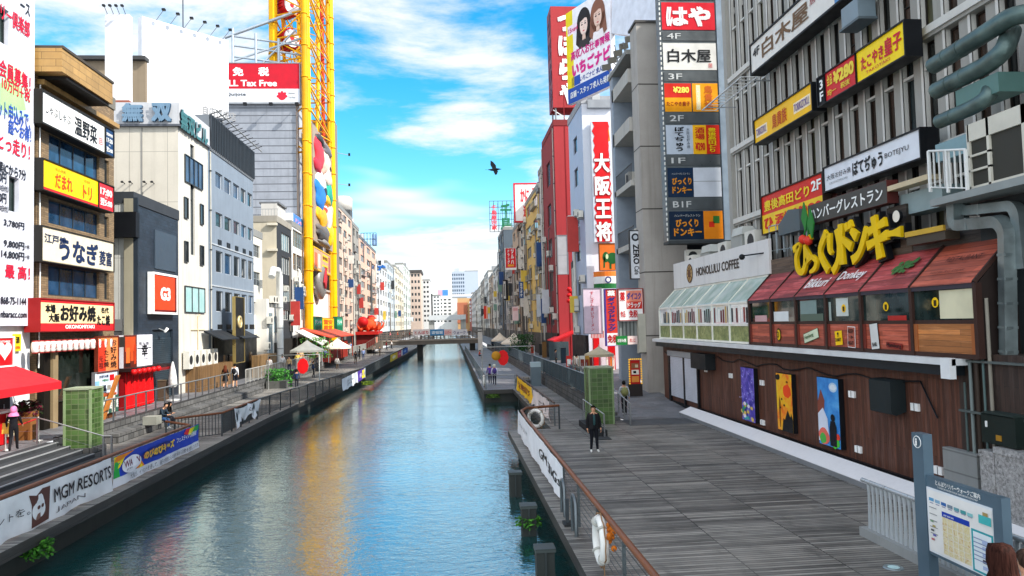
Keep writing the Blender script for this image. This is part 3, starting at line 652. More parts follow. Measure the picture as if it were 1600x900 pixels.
# --- navy building with the square red sign
yn0, yn1 = 43.5, YX(X, 279)
zr = onX(256, 332, X).z
T = building('narrow navy clad building with a shuttered door and a square red sign', X, yn0, yn1-.02, zr, DARKB, [(.8, onX(250, 515, X).z)], [(YX(X, 238), YX(X, 270))], 9, cam_m=WALL('#cfcfc8', .4, joint=(1.3, 4.6)), name='navy_building', roof='#31363c', glass=P('#2c3a44', .5, .3), frame=P('#1c252c'), n=1, pane=False)
f = MB(); f.box(X-.45, X+.05, yn0-.12, yn0-.003, onY(200, 523, yn0).z-3, zr+.1, WALL('#a39c86', .5)); f.box(X-.3, X+.3, yn0-.1, yn0+.02, .8, zr+.15, P('#2a333c')); f.build('pilaster', T)
f = MB(); za, zb2 = onY(200, 372, yn0).z, onY(200, 333, yn0).z; f.box(onY(177, 350, yn0).x-3, onY(218, 350, yn0).x, yn0-.5, yn0-.003, za, zb2, BK); f.build('dark_panel', T)
f = MB(); ya, yb2 = YX(X, 241), YX(X, 274); f.box(X+.01, X+.07, ya, yb2, onX(245, 420, X).z, onX(245, 360, X).z, P('#3e4a56', .4)); f.build('louvre', T)
f = MB()
for k in range(30): z = .85+k*.125; f.box(X-.16, X-.12, YX(X, 239), YX(X, 269.5), z, z+.1, P('#42525c', .4, .5))
f.build('shutter', T)
sign('square_sign', 'square red sign with white letters in a white frame on the navy building', RX(X+.35, 240, 275.5, 428, 487), P('#dd4420', .4), [('G3', .27, .32, .44, .36, WH, False, .05)], [(.0, .0, 1, .06, P('#6a1a14')), (.93, 0, .07, 1, P('#6a1a14'))], .3, WH, .13)
f = MB(); yy = YX(X, 248); f.pipe([(X, yy, 5.15), (X+.3, yy+.1, 5.0)], .03, GRY); f.lathe((X+.3, yy+.1, 4.9), [(.05, 0), (.09, .04), (.09, .32), (0, .34)], WH, 10, V((.5, .3, .8)).normalized()); solo('spotlight', 'white spotlight over the shuttered door of the navy building', 'lamp', f)

# --- white tall building with blue letters on the roof band
yw0, yw1 = yn1+.02, YX(X, 326)
zt = onX(277, 160, X).z; zb2 = onX(277, 194, X).z
WW = WALL('#d6d1c6', .5)
T = building('tall white building with blue roof letters and a narrow window strip', X, yw0, yw1, zb2, WW, [pZ(X, 288, 395, 218)], colsX(X, (298.5, 305)), 14, cam_m=WALL('#cfc8ba', .3, joint=(2.45, 3.4)), frame=FR_D, glass=G3, n=1, trans=.5, name='white_building', roof='#9a9892', parapet=.05, drains=0)
for a, b, yt, yb, gg, nn in ((288, 315.5, 240, 283, G2, 4), (288, 319, 446, 488, GLASS('#9cc4c2', .15, .15), 3), (287, 293, 307, 340, G1, 1), (312, 317, 318, 350, G1, 1), (287.5, 293, 376, 409, G1, 1), (312, 317.5, 383, 414, G1, 1)):
    O, u, v, w, h = RX(X+.02, a, b, yt, yb); window(T, O, u, v, w, h, nn, FR_D, gg, .0, d=.09)
f = MB(); xe = onY(143, 175, yw0).x-3
f.box(xe, X+.12, yw0-.12, yw1+.1, zb2, zt, WALL('#c4c6ca', .3)); f.box(xe, X+.2, yw0-.2, yw1+.15, zb2-.14, zb2, P('#5c6068')); f.build('roof_band', T)
f = MB(); O, u, v, w, h = RY(yw0-.13, 192, 272, 161, 192)
for t, a, b in (('無', 192, 225), ('双', 238, 269)):
    O, u, v, w, h = RY(yw0-.15, a, b, 162, 191); vs, fs = glyphs(t, .05); 
    for e in (0, .1, .2): f.raw([O+u*(w*x)+v*(h*y)-YA*(e+z) for x, y, z in vs], fs, P('#7390a8' if e == .2 else '#3f5c78', .4))
f.build('roof_letters', T)
f = MB(); O, u, v, w, h = RX(X+.13, 280, 325, 168, 200); f.text('無双ビル', O, u, v, w*.94, h, P('#3f6f72'), .04, lift=.1); O, u, v, w, h = RX(X+.13, 280, 325, 168, 200); f.text('無双ビル', O, u, v, w*.94, h, P('#273a44'), .04); f.build('side_letters', T)
for a in (195, 207, 229, 241):
    f = MB(); p_ = onY(a, 287, yw0); f.pipe([p_, p_-YA*.35+ZUP*.08], .03, BK, 5); f.lathe(p_-YA*.35+ZUP*.0, [(.03, 0), (.1, .1), (.0, .14)], BK, 8, V((0, -.8, .5)).normalized()); f.build('lamp', T)
f = MB(); f.box(onY(333/1.5, 250, yw0).x-.03, onY(333/1.5, 250, yw0).x+.03, yw0-.04, yw0-.003, 8, zb2-.2, P('#8c8a86')); f.build('joint_cover', T)
for k in range(5):
    f = MB(); yy = YX(X, 283+k*10); ac_mesh(f, X+.12, yy, 2.35, .4, .85, 1.25, 1, 0); f.build('air_conditioner', T)
f = MB(); yy = YX(X, 308); f.pipe([(X+.06, yy, 3.6), (X+.06, yy, 6.0), (X+.06, yy+.4, 6.1)], .04, P('#d8c49a')); f.box(X+.02, X+.08, YX(X, 298), YX(X, 318), 5.0, 5.05, P('#d8c49a')); f.build('pipe', T)
f = MB(); f.box(X-.02, X+1.0, YX(X, 289), YX(X, 344), .8, 2.5, WOODV('#7a5a34', True, .3, .15)); solo('wooden_fence', 'tall brown timber fence along the foot of the white and grey buildings', 'fence', f)
# roof box signs
f = MB(); O, u, v, w, h = RY(52, 164, 202, 22, 160); f.obox(O, u*w, YA*.5, v*h, P('#d9dade', .4)); TB = thing('roof_sign', 'tall blank white box sign on the roof above the blue letters', 'sign', O+u*(w/2)+YA*.25); f.build('box', TB)
for k in range(4): f = MB(); p_ = O+u*(w*(.1+.25*k))+v*h; f.pipe([p_, p_-YA*.5+ZUP*.35], .02, BK, 4); f.box(p_.x-.08, p_.x+.08, p_.y-.65, p_.y-.45, p_.z+.3, p_.z+.42, BK); f.build('floodlight', TB)
f = MB(); f.box(O.x-.3, O.x+w+.2, 51.5, 54, zt-.2, O.z, P('#8a5040')); f.build('stand', TB)
f = MB(); p_ = onY(156, 95, 60); f.box(p_.x-1.2, p_.x+3.5, 60, 64, 15, p_.z, WALL('#8a7a64', .5)); f.box(p_.x-1.6, p_.x+3.6, 59.6, 64, p_.z, p_.z+.3, P('#3a3a3a')); solo('roof_hut', 'brown stair hut behind the tall blank box sign', 'roof hut', f)
A, B = onY(222, 25, 60), onY(357, 64, 66); A2, B2 = onY(222, 172, 60), onY(357, 185, 66)
f = MB(); d = (B-A); d.z = 0; nn = d.cross(ZUP).normalized()
TB = thing('billboard', 'huge blank white billboard standing on the roofs, lamps along its top', 'billboard', (A2+B2)/2)
f.prism([A2, B2, B, A], -nn*.6, P('#dedee0', .4)); f.build('panel', TB)
for k in range(6):
    f = MB(); t = .15+.155*k; p_ = A.lerp(B, t); e = p_+nn*1.1+ZUP*.55; f.pipe([p_, e], .025, GRY, 4); f.obox(e-V((.12, .12, .06)), (.25, 0, 0), (0, .25, 0), (0, 0, .16), BK); f.build('floodlight', TB)
f = MB()
for k in range(6): t = k/5; p_ = A2.lerp(B2, t)-nn*.9; f.pipe([V((p_.x, p_.y, 15)), p_-ZUP*-2], .12, GRY, 5)
f.pipe([A2-nn*.9, B2-nn*.9], .1, GRY, 5); f.build('scaffold', TB)
f = MB(); f.text('自店作成店', A2.lerp(B2, .68)+nn*.02+ZUP*.15, d.normalized(), ZUP, 3.2, .8, P('#8a8a8a')); f.build('lettering', TB)
f = MB(); p_ = onY(286, 36, 64); f.pipe([p_-ZUP*3, p_+ZUP*6], .05, P('#3a4048'), 5); solo('aerial', 'thin dark aerial rising above the blank billboard', 'aerial', f)

# --- grey panelled building
yg0, yg1 = yw1+.05, YX(X, 397)
zt = onX(334, 236, X).z; zt2 = onX(334, 186, X).z
T = building('grey metal panelled building with ribbed parapet and rows of square windows', X, yg0, yg1, zt, GREYM, [pZ(X, 338, 292, 268), pZ(X, 338, 353, 331), pZ(X, 338, 425, 391), pZ(X, 338, 487, 454)], colsX(X, (338, 349), (352, 363), (366, 375.5), (378, 386), (388.5, 396)), 12, frame=P('#d6dade', .4, .3), glass=[G2, G1, G1], n=1,
             name='grey_building', roof='#70757a', cam_m=WALL('#59635f', .4), drains=1)
f = MB(); f.box(X-11, X+.02, yg0+.2, yg1, zt, zt2, WALL('#6d7379', .4))
k = 0
while yg0+.3+k*.42 < yg1: f.box(X+.02, X+.22, yg0+.3+k*.42, yg0+.36+k*.42, zt, zt2+.05, P('#3c4147', .4, .3)); k += 1
f.build('ribbed_parapet', T)
f = MB(); f.pipe([(X+.6, yg0, zt2+.3), (X+.6, yg1+1, zt2+.3)], .06, GRY, 5)
for k in range(12): y = yg0+.5+k*(yg1-yg0)/12; f.pipe([(X-.2, y, zt2), (X+1.0, y, zt2+.45)], .035, BK, 4)
f.build('roof_rack', T)
for q in (4, 5): pass
for (a, b) in ((423+6, 388), (487+6, 452)):
    f = MB(); z = pZ(X, 338, b-4)[0]; f.box(X-.0, X+.06, yg0+.3, yg1-.1, z, z+.1, P('#c5cace', .4, .3)); f.build('band', T)
for b, t in ((505, 516),):
    for a in (340, 354, 368, 380, 390):
        f = MB(); O, u, v, w, h = RX(X+.01, a, a+7, b+2, b+9); f.obox(O, u*w, v*h, V((.03, 0, 0)), BK); f.build('vent', T)
for rr in (384,):
    for a in (341, 355, 368, 380, 390):
        f = MB(); z = pZ(X, 338, rr)[0]; ya = YX(X, a); f.box(X+.0, X+.04, ya, ya+.9, z+.15, z+.55, BK); f.build('vent', T)
f = MB(); za = onX(360, 523, X).z; f.box(X+.01, X+.25, yg0+.4, yg1-.1, .8, za-.1, P('#121417', .4)); f.build('shop_front', T)
for a, b in ((336, 364), (370, 396)):
    f = MB(); ya, yb2 = YX(X+1, a), YX(X+1, b); f.prism([(X+.2, ya, za+.25), (X+1.5, ya, za-.35), (X+1.5, ya, za-.28), (X+.2, ya, za+.4)], (0, yb2-ya, 0), P('#1d2024')); f.build('canopy', T)
for a in (343, 352, 384):
    f = MB(); ya = YX(X, a); f.box(X+.26, X+.3, ya, ya+.8, 1.3, 3.0, GLASS('#33281c')); f.build('window', T)
sign('vertical_sign', 'tall black vertical sign with a small gold emblem on the grey building', RX(X+1.15, 367, 381, 465, 566, at=374), P('#191a1c', .35), [], [], .2, P('#a8935a', .35, .5), .05)
O, u, v, w, h = RX(X+1.16, 367, 381, 465, 566, at=374); f = MB(); ring = [O+u*(w*.5)+v*(h*.62)+(u*math.cos(t)+v*math.sin(t))*.42 for t in [2*math.pi*k/20 for k in range(21)]]
f.pipe(ring, .11, P('#d9c28a', .4, .3), 6, False); f.obox(O+u*(w*.5-.15)+v*(h*.62-.3), u*.3, v*.5, V((.08, 0, 0)), P('#d9c28a', .4, .3)); f.build('emblem', bpy.data.objects['vertical_sign'])
# closed parasol on the street
T = thing('closed_parasol', 'closed white parasol standing on a base outside the shuttered door', 'parasol', (-16.75, YX(-16.75, 270, 600), .8)); px_, py_ = -16.75, YX(-16.75, 270, 600)
f = MB(); f.pipe([(px_, py_, .85), (px_, py_, 3.1)], .03, GRY, 6); f.build('pole', T)
f = MB(); f.lathe((px_, py_, 1.6), [(.16, 0), (.27, .12), (.24, .5), (.17, 1.0), (.05, 1.5), (0, 1.55)], P('#dfe0da', .8, 0, .3, 6), 9); f.build('canopy', T)
f = MB(); f.lathe((px_, py_, .8), [(0, 0), (.42, 0), (.42, .07), (.08, .1)], P('#c9cac6'), 14); f.build('base', T)
# ================================================================ right bank: the near block with its restaurants
X = XR
BRW = WOODV('#5a3220', True, .38, .11, .4); CONC = WALL('#8f8f8c', .45); FIN = WALL('#a5a29a', .4); FINW = P('#cfccc4', .6)
y0, y1 = 17.2, YX(X, 1036, 540)
TP = thing('restaurant_block', 'long brown boarded ground floor under the red awning restaurant and coffee shop', 'building', (X+2, (y0+y1)/2, 0))
f = MB(); f.box(X, X+8, y0, y1, -.02, 3.72, BRW); f.build('wall', TP)
f = MB(); f.box(X-.06, X-.002, y0-.5, y1, -.02, .35, P('#121416')); f.box(X-.12, X-.003, y0+1, y1-6, .35, .42, BK); f.build('plinth', TP)
# white sloped skirting on the deck
f = MB(); ya, yb = 13.0, 37.0; f.prism([(X-.9, ya, .004), (X-.9, ya, .17), (X-.3, ya, .42), (X-.3, ya, .004)], (0, yb-ya, 0), WALL('#e2dfdf', .12))
f.box(X-.93, X-.9, ya, yb, .004, .15, P('#7e8082')); solo('ramp_edge', 'long white sloping concrete edge along the foot of the brown boarded wall', 'kerb', f)
# eaves: white gutter and dark fascia
f = MB(); yn = YX(11.85, 1487, 565); f.box(11.85, X+.1, yn, y1+.3, 3.62, 3.78, P('#d6d8d8', .4)); f.box(11.95, X+.05, yn+.25, y1, 3.36, 3.62, P('#20272c', .4)); f.box(11.8, 11.95, yn, yn+.35, 3.3, 3.8, P('#e4e6e6', .4)); f.build('eaves', TP)
f = MB(); pts = []
for k in range(40): y = 18+k*.62; pts.append((X-.06, y, 3.0+.09*math.sin(k*1.3)+.03*math.sin(k*3.1)-(.8 if k == 0 else 0)))
f.pipe(pts, .025, BK, 5); f.build('cable', TP)
for a, yy in ((1376, 628), (1432, 636), (1333, 616), (1192, 598), (1143, 587), (1104, 578), (1343, 702), (1469, 735), (1193, 660)):
    p_ = onX(a, yy, X); f = MB(); f.box(X-.07, X-.002, p_.y-.16, p_.y+.16, p_.z-.1, p_.z+.1, WH); f.box(X-.075, X-.07, p_.y-.01, p_.y+.01, p_.z-.1, p_.z+.1, BK); f.build('socket', TP)
# shutters at the far end
f = MB()
for a, b in ((1051, 1071), (1073, 1092)):
    ya, yb = YX(X, b, 600), YX(X, a, 600)
    for k in range(26): f.box(X-.09, X-.05, ya, yb, .62+k*.085, .695+k*.085, P('#c9ccd4', .4))
f.box(X-.15, X-.002, YX(X, 1094, 600), YX(X, 1048, 600), 2.85, 3.15, P('#9a9d9f', .4)); f.box(X-.12, X-.002, YX(X, 1094, 600), YX(X, 1092.4, 600), .3, 2.85, BK); f.box(X-.12, X-.002, YX(X, 1050.6, 600), YX(X, 1048, 600), .3, 2.85, BK); f.box(X-.12, X-.05, YX(X, 1073, 600), YX(X, 1071, 600), .3, 2.85, BK)
f.build('shutter', TP)
f = MB(); ya, yb = YX(X, 1118, 560), YX(X, 1094, 560); f.box(X-.5, X-.002, ya, yb, 2.45, 3.2, P('#1c2022')); f.build('vent_box', TP)
# paintings
def picture(label, a, b, yt, yb, base, shapes):
    R_ = RX(X-.18, a, b, yt, yb, at=a); T = sign('painting', label, R_, base, [], [], .17, None, cat='painting', back=BK)
    O, u, v, w, h = R_; f = MB()
    for k, (pts, mm) in enumerate(shapes): f.face([O+u*(w*x)+v*(h*y)+V((-.006-.002*k, 0, 0)) for x, y in pts], mm)
    f.build('motif', T); return T
def blob(cx, cy, rx, ry, n=14, wob=.0, seed=1):
    rn = random.Random(seed); return [(cx+rx*math.cos(2*math.pi*k/n)*(1+wob*(rn.random()-.5)), cy+ry*math.sin(2*math.pi*k/n)*(1+wob*(rn.random()-.5))) for k in range(n)]
def speckle(name, stops, sc):
    b = NB(name); n = b.noise(b.pos(), sc, 5, .7, .6); r = b.new('ShaderNodeValToRGB'); b.l.new(n, r.inputs[0]); e = r.color_ramp.elements
    while len(e) < len(stops): e.new(.5)
    for q, (p_, c) in zip(e, stops): q.position = p_; q.color = (*lin(c), 1)
    return b.fin(r.outputs[0], .4)
rn = random.Random(4)
picture('purple and blue speckled painting on the brown boarded wall, flowers at its foot', 1157, 1177, 573, 654, speckle('night_paint', [(.36, '#2a2a8c'), (.5, '#5a4ab8'), (.6, '#8a7ad8'), (.68, '#5a9ad8')], 3.2),
        [(blob(rn.random(), .05+.3*rn.random()**2, .10, .035, 8, .6, k), P(rn.choice(['#3a9a6a', '#c86ac0', '#e0c060', '#3ab0b8', '#e8e0f0']), .5)) for k in range(22)]+[(blob(rn.random(), .4+.55*rn.random(), .03, .012, 6), P('#c9c6f4', .5)) for k in range(16)])
picture('yellow and orange painting with a black tree and hill silhouette on the brown wall', 1212, 1236, 582, 669, speckle('dusk_paint', [(.38, '#f4c81e'), (.52, '#f4a81a'), (.62, '#ee6a1c')], 1.6),
        [(blob(.7, .7, .25, .12, 14, .3, 3), P('#ee4a1a', .5)), ([(.3, 0), (1, 0), (1, .22), (.9, .34), (.85, .26), (.7, .38), (.6, .3), (.5, .2), (.4, .22)], BK), (blob(.12, .92, .14, .05, 10, .7, 5), BK), (blob(.72, .86, .07, .02, 12), P('#7a3a10')), ([(.18, .05), (.22, .05), (.26, .5), (.2, .6), (.14, .45)], P('#8a5a14')), (blob(.35, .55, .05, .02, 7), BK), (blob(.5, .45, .05, .02, 7), BK), (blob(.25, .4, .05, .02, 7), BK)])
picture('bright blue painting with a pale moon and a dark standing figure, nearest the kerb railing', 1276, 1309, 588, 691, speckle('sky_paint', [(.35, '#1f6fc0'), (.55, '#3f95dc'), (.7, '#62b0e8')], 1.2),
        [(blob(.75, .87, .19, .07, 18), P('#bcd8ee', .5)), (blob(.75, .87, .13, .045, 14, .3, 2), P('#e4eef6', .5)), ([(0, .62), (.18, .82), (.34, .66), (.3, .5), (0, .42)], P('#8a4a3a', .5)), ([(0, .05), (0, .45), (.25, .55), (.45, .4), (.5, .1)], P('#d4dcea', .5)), (blob(.25, .13, .25, .12, 14, .3, 6), P('#e06a5a', .5)), (blob(.2, .1, .16, .08, 12, .3, 7), P('#4fae4a', .5)), (blob(.75, .08, .25, .08, 12, .4, 8), P('#4cc23a', .5)), (blob(.9, .17, .1, .05, 10, .3, 9), P('#e0402a', .5)), ([(.55, .02), (.85, .02), (.86, .3), (.8, .38), (.6, .38), (.54, .28)], P('#10141c', .5)), (blob(.71, .43, .1, .055, 12), P('#10141c', .5))])
f = MB(); O, u, v, w, h = RX(X-.45, 1357, 1390, 590, 640, at=1357); f.prism([O-V((0, 0, 0)), O+v*h*.95, O+v*h+V((.2, 0, 0)), O+V((.44, 0, h)), V((O.x+.44, O.y, O.z+.05)), O+V((.15, 0, -.05))], u*w, P('#222a2c', .5)); solo('loudspeaker', 'dark rounded loudspeaker box on the brown wall between white sockets', 'speaker', f)
# --- bay-window gallery: coffee shop and burger restaurant
GX, GB = 12.1, 13.1
div = [YX(GX, a, 480) for a in (1525, 1424, 1345, 1290, 1243, 1204, 1170)]
zf, zm, zt_, zr = 3.80, 4.66, 5.52, 6.62
TG = thing('burger_restaurant', 'glazed gallery of a burger restaurant with red timber awning and panels', 'restaurant', (GX+.5, (div[0]+div[-1])/2, 3.78))
REDW = WOODV('#b4543a', False, .5, .13, .55); ORW = WOODV('#c0783c', False, .4, .14, .45); REDW2 = WOODV('#a83c3a', False, .55, .15, .85); FRB = P('#3a2620', .5)
f = MB(); f.box(GX, GX+.1, div[0], div[-1], zf-.02, zf+.1, FRB); f.box(GX+.02, GX+.1, div[0], div[-1], zm-.05, zm+.05, FRB); f.box(GX-.02, GX+.1, div[0], div[-1], zt_-.06, zt_+.06, P('#3b3640', .5)); f.build('frame', TG)
for y in div: f = MB(); f.box(GX-.03, GX+.12, y-.06, y+.06, zf, zt_+.04, FRB); f.pipe([(GX-.02, y, zt_+.06), (GB, y, zr+.03)], .06, FRB, 4); f.build('mullion', TG)
IN_D = P('#181d1c', .6)
for i, (a, b) in enumerate(zip(div, div[1:])):
    f = MB(); f.box(GX+.02, GX+.06, a+.06, b-.06, zf+.1, zm-.05, ORW if i == 0 else REDW); f.box(GX-.005, GX+.02, a+.06, a+.2, zf+.1, zm-.05, P('#9c5a30' if i == 0 else '#6e2c22', .5)); f.box(GX-.005, GX+.02, b-.2, b-.06, zf+.1, zm-.05, P('#9c5a30' if i == 0 else '#6e2c22', .5)); f.build('panel', TG)
    f = MB(); f.box(GX+.05, GX+.07, a+.06, b-.06, zm+.05, zt_-.06, GLASS('#13201e', .04, .6)); f.build('window', TG)
    f = MB(); f.prism([(GX-.05, a+.05, zt_+.05), (GX-.05, b-.05, zt_+.05), (GB, b-.05, zr), (GB, a+.05, zr)], (0.03, 0, .04), REDW2 if i not in (0,) else REDW); f.build('awning', TG)
# things seen in the windows: pale blinds and round stickers
PB = P('#d6cfae', .6)
for i, (fa, fb, z0, z1, mm) in enumerate(((.02, .58, zm+.08, zt_-.08, PB), (2.35, 2.75, zm+.2, zt_-.1, P('#c8cfc8')), (2.85, 2.97, zm+.06, zt_-.2, P('#9aa8a0')), (3.3, 3.9, zm+.3, zt_-.1, P('#7f9490')), (3.1, 3.9, zm+.06, zm+.3, P('#5b6a5c')), (4.3, 4.95, zm+.06, zm+.42, P('#d8dcda')), (5.2, 5.8, zm+.06, zm+.3, P('#c9a0a0')), (1.1, 1.5, zm+.05, zm+.18, P('#b02a24')))):
    k = int(fa); a, b = div[k], div[k+1]; f = MB(); f.box(GX+.042, GX+.049, a+(b-a)*(fa-k)+.06, a+(b-a)*min(1, fb-k)-.06, z0, z1, mm); f.build('blind', TG)
for i, z in ((0, 5.15), (1, 5.1), (2, 5.1)):
    y = div[i]+(div[i+1]-div[i])*(.5 if i else .62); f = MB(); f.disc((GX+.035, y, z), (-1, 0, 0), .13, YE, 16); f.box(GX+.028, GX+.034, y-.05, y+.05, z-.09, z+.06, P('#3a2a10')); f.build('sticker', TG)
def decal(i, fr, z, w, h, m, txt=None, tm=BK, rot=0, frame=None, round_=False, bold=.015):
    y = div[i+1]-(div[i+1]-div[i])*fr; c, s = math.cos(rot), math.sin(rot); u = V((0, -c, s)); v = V((0, s, c)); O = V((GX-.008, y, z))-u*(w/2)-v*(h/2); f = MB()
    if round_: f.disc(V((GX-.008, y, z)), (-1, 0, 0), w/2, m, 22, h/2, u); f.disc(V((GX-.011, y, z)), (-1, 0, 0), w*.38, frame or m, 22, h*.38, u)
    else:
        if frame: f.obox(O-u*.02-v*.02+V((.002, 0, 0)), u*(w+.04), v*(h+.04), V((-.004, 0, 0)), frame)
        f.obox(O, u*w, v*h, V((-.006, 0, 0)), m)
    if txt:
        for t, x, yy, a, b in txt: f.text(t, O+u*(w*x)+v*(h*yy)+V((-.004, 0, 0)), u, v, w*a, h*b, tm, bold)
    f.build('sign_plate', TG)
decal(4, .3, 4.22, .36, .5, P('#2c2a12'), [('D', .3, .3, .4, .45)], P('#2c2a12'), 0, YE, True)
decal(3, .5, 4.22, 1.0, .3, P('#cfd8b8'), [('Hamburg', .08, .25, .62, .5)], P('#4a6a3a'), .22, P('#3a5a3a'))
decal(2, .36, 4.18, .42, .44, YE, [('DONKEY', .1, .25, .8, .25), ('!', .4, .6, .2, .3)], BK, .08)
decal(2, .72, 4.22, .38, .6, P('#a85a48'), [('KEEP', .12, .7, .76, .2), ('→', .15, .42, .7, .16), ('RIGHT', .1, .1, .8, .2)], BK, -.04, WH)
decal(1, .27, 4.26, .38, .72, P('#d8d8d4'), [('BAR', .2, .1, .6, .16)], BK, .1, BK); decal(1, .27, 4.38, .26, .3, P('#4a5058'), None, BK, 0, P('#9aa0a8'), True)
decal(1, .66, 4.02, .7, .16, P('#8a2f26'), [('Hamburg', .02, .0, .96, .9)], BK, -.06)
d_ = V((GB-(GX-.05), 0, zr-(zt_+.05))); vv = d_.normalized(); ns = (-YA).cross(vv); WT = P('#e8e2e0', .5)
def onaw(i, txts, mm):
    f = MB(); O = V((GX-.05, div[i+1]-.15, zt_+.05))+ns*.05; w = div[i+1]-div[i]-.3
    for t, x, y, a, b, bo in txts: f.text(t, O-YA*(w*x)+vv*(d_.length*y), -YA, vv, w*a, d_.length*b, mm, bo)
    f.build('lettering', TG)
onaw(3, [('Bikkuri', .12, .22, .8, .3, .02)], WT); onaw(2, [('Donkey', .02, .3, .85, .34, .02)], WT); onaw(0, [('RESTAURANT', .3, .52, .6, .12, 0), ('HAMBURG STEAK', .2, .25, .6, .06, 0)], P('#3a1a14', .6))
f = MB(); rn = random.Random(11); O = V((GX-.05, div[2]-.15, zt_+.05))+ns*.06; w = div[2]-div[1]-.3
for k in range(26): a, b = .62+.3*(rn.random()-.5)*1.2, .55+.3*(rn.random()-.5); f.face([O-YA*(w*(a+p[0]))+vv*(1.6*(b+p[1])*.95)+ns*.001*k for p in blob(0, 0, .05, .05, 7, .9, k)], P('#3f6a34', .6))
f.build('leaf_painting', TG)
f = MB(); f.face([(GX, div[0]-.05, zf), (GX, div[0]-.05, zt_), (GB, div[0]-.05, zr), (GB+2, div[0]-.05, zr), (GB+2, div[0]-.05, zf)], P('#2a211e', .7)); f.build('end_wall', TG)
f = MB(); f.box(GB, GB+1.6, div[0], div[-1], zr-.9, zr-.05, P('#33363a', .7)); f.build('flat_roof', TG)
# coffee shop
cd_ = [YX(GX, a, 485) for a in (1168.5, 1139, 1112, 1088, 1067, 1047, 1030)]
TC = thing('coffee_shop', 'glazed gallery of a coffee shop with pale green sloping glass roof', 'cafe', (GX+.5, (cd_[0]+cd_[-1])/2, 3.78))
GRNP = speckle('grass_print', [(.35, '#5a6a3a'), (.55, '#8a945a'), (.7, '#b4b88a')], 4.0); FRC = P('#e6e4d8', .45); ROOFG = GLASS('#9fb4a8', .12, .3)
f = MB()
for z in (zf, zm-.12, zt_-.04): f.box(GX-.02, GX+.08, cd_[0]+.05, cd_[-1], z, z+.09, FRC)
f.box(GB-.05, GB+.05, cd_[0]+.05, cd_[-1], zr-.08, zr+.02, FRC); f.build('frame', TC)
for y in cd_[1:]: f = MB(); f.box(GX-.03, GX+.09, y-.05, y+.05, zf, zt_, FRC); f.pipe([(GX-.01, y, zt_+.04), (GB, y, zr)], .045, FRC, 4); f.build('mullion', TC)
rn = random.Random(3)
for a, b in zip(cd_, cd_[1:]):
    f = MB(); f.box(GX+.02, GX+.05, a+.05, b-.05, zf+.09, zm-.12, GRNP); f.build('panel', TC)
    f = MB(); f.box(GX+.03, GX+.05, a+.05, b-.05, zm-.03, zt_-.04, GLASS('#c8d4d4', .05, .3)); f.build('window', TC)
    f = MB(); f.prism([(GX-.02, a+.04, zt_+.04), (GX-.02, b-.04, zt_+.04), (GB, b-.04, zr-.02), (GB, a+.04, zr-.02)], (.02, 0, .03), ROOFG); f.build('glass_roof', TC)
    for k in range(7):
        f = MB(); yy = a+.1+(b-a-.2)*k/7; f.box(GX+.022, GX+.028, yy, yy+(b-a)*.085, zm+.0+rn.random()*.06, zt_-.1-rn.random()*.2, P(rn.choice(['#2a2c2e', '#8a3a34', '#e8e4dc', '#3c4a44', '#b89a5a', '#1c1e20', '#6a2a2a', '#f0ece4']), .6)); f.build('display', TC)
RH = RX(GB-.1, 1052, 1202, 413, 452); RH = (RH[0], RH[1], RH[2], RH[3], RH[4])
sign('shop_sign', 'long white sign with dark capital letters and a round brown emblem over the glass roof', RH, WALL('#dfdcd8', .25), [('HONOLULU COFFEE', .31, .33, .45, .31, P('#2a2420', .4), False, .025)], [], .12, None)
O, u, v, w, h = RH; f = MB(); c = O+u*(w*.225)+v*(h*.49)+V((-.02, 0, 0)); f.disc(c, (-1, 0, 0), .52, P('#4a2c18', .4), 24); f.disc(c+V((-.01, 0, 0)), (-1, 0, 0), .44, P('#c2a06a', .4), 24); f.disc(c+V((-.02, 0, 0)), (-1, 0, 0), .24, P('#5a3820', .4), 20)
for k in range(10): t = 2*math.pi*k/10; f.pipe([c+V((-.024, math.cos(t)*.26, math.sin(t)*.26)), c+V((-.024, math.cos(t)*.42, math.sin(t)*.42))], .02, P('#6a4826', .4), 4)
f.build('emblem', [o for o in bpy.data.objects if o.name.startswith('shop_sign') and not o.parent][-1])
for t in (.87, .72):
    f = MB(); p_ = O+u*(w*t)+v*(h*(.62)); 
    if t > .8: f.pipe([p_+u*1.2, p_-V((.4, 0, 0))+u*.1], .03, BK, 5); f.ball(p_-V((.45, 0, .05)), .13, BK); solo('sign_lamp', 'black swan-neck lamp at the end of the white coffee sign', 'lamp', f)
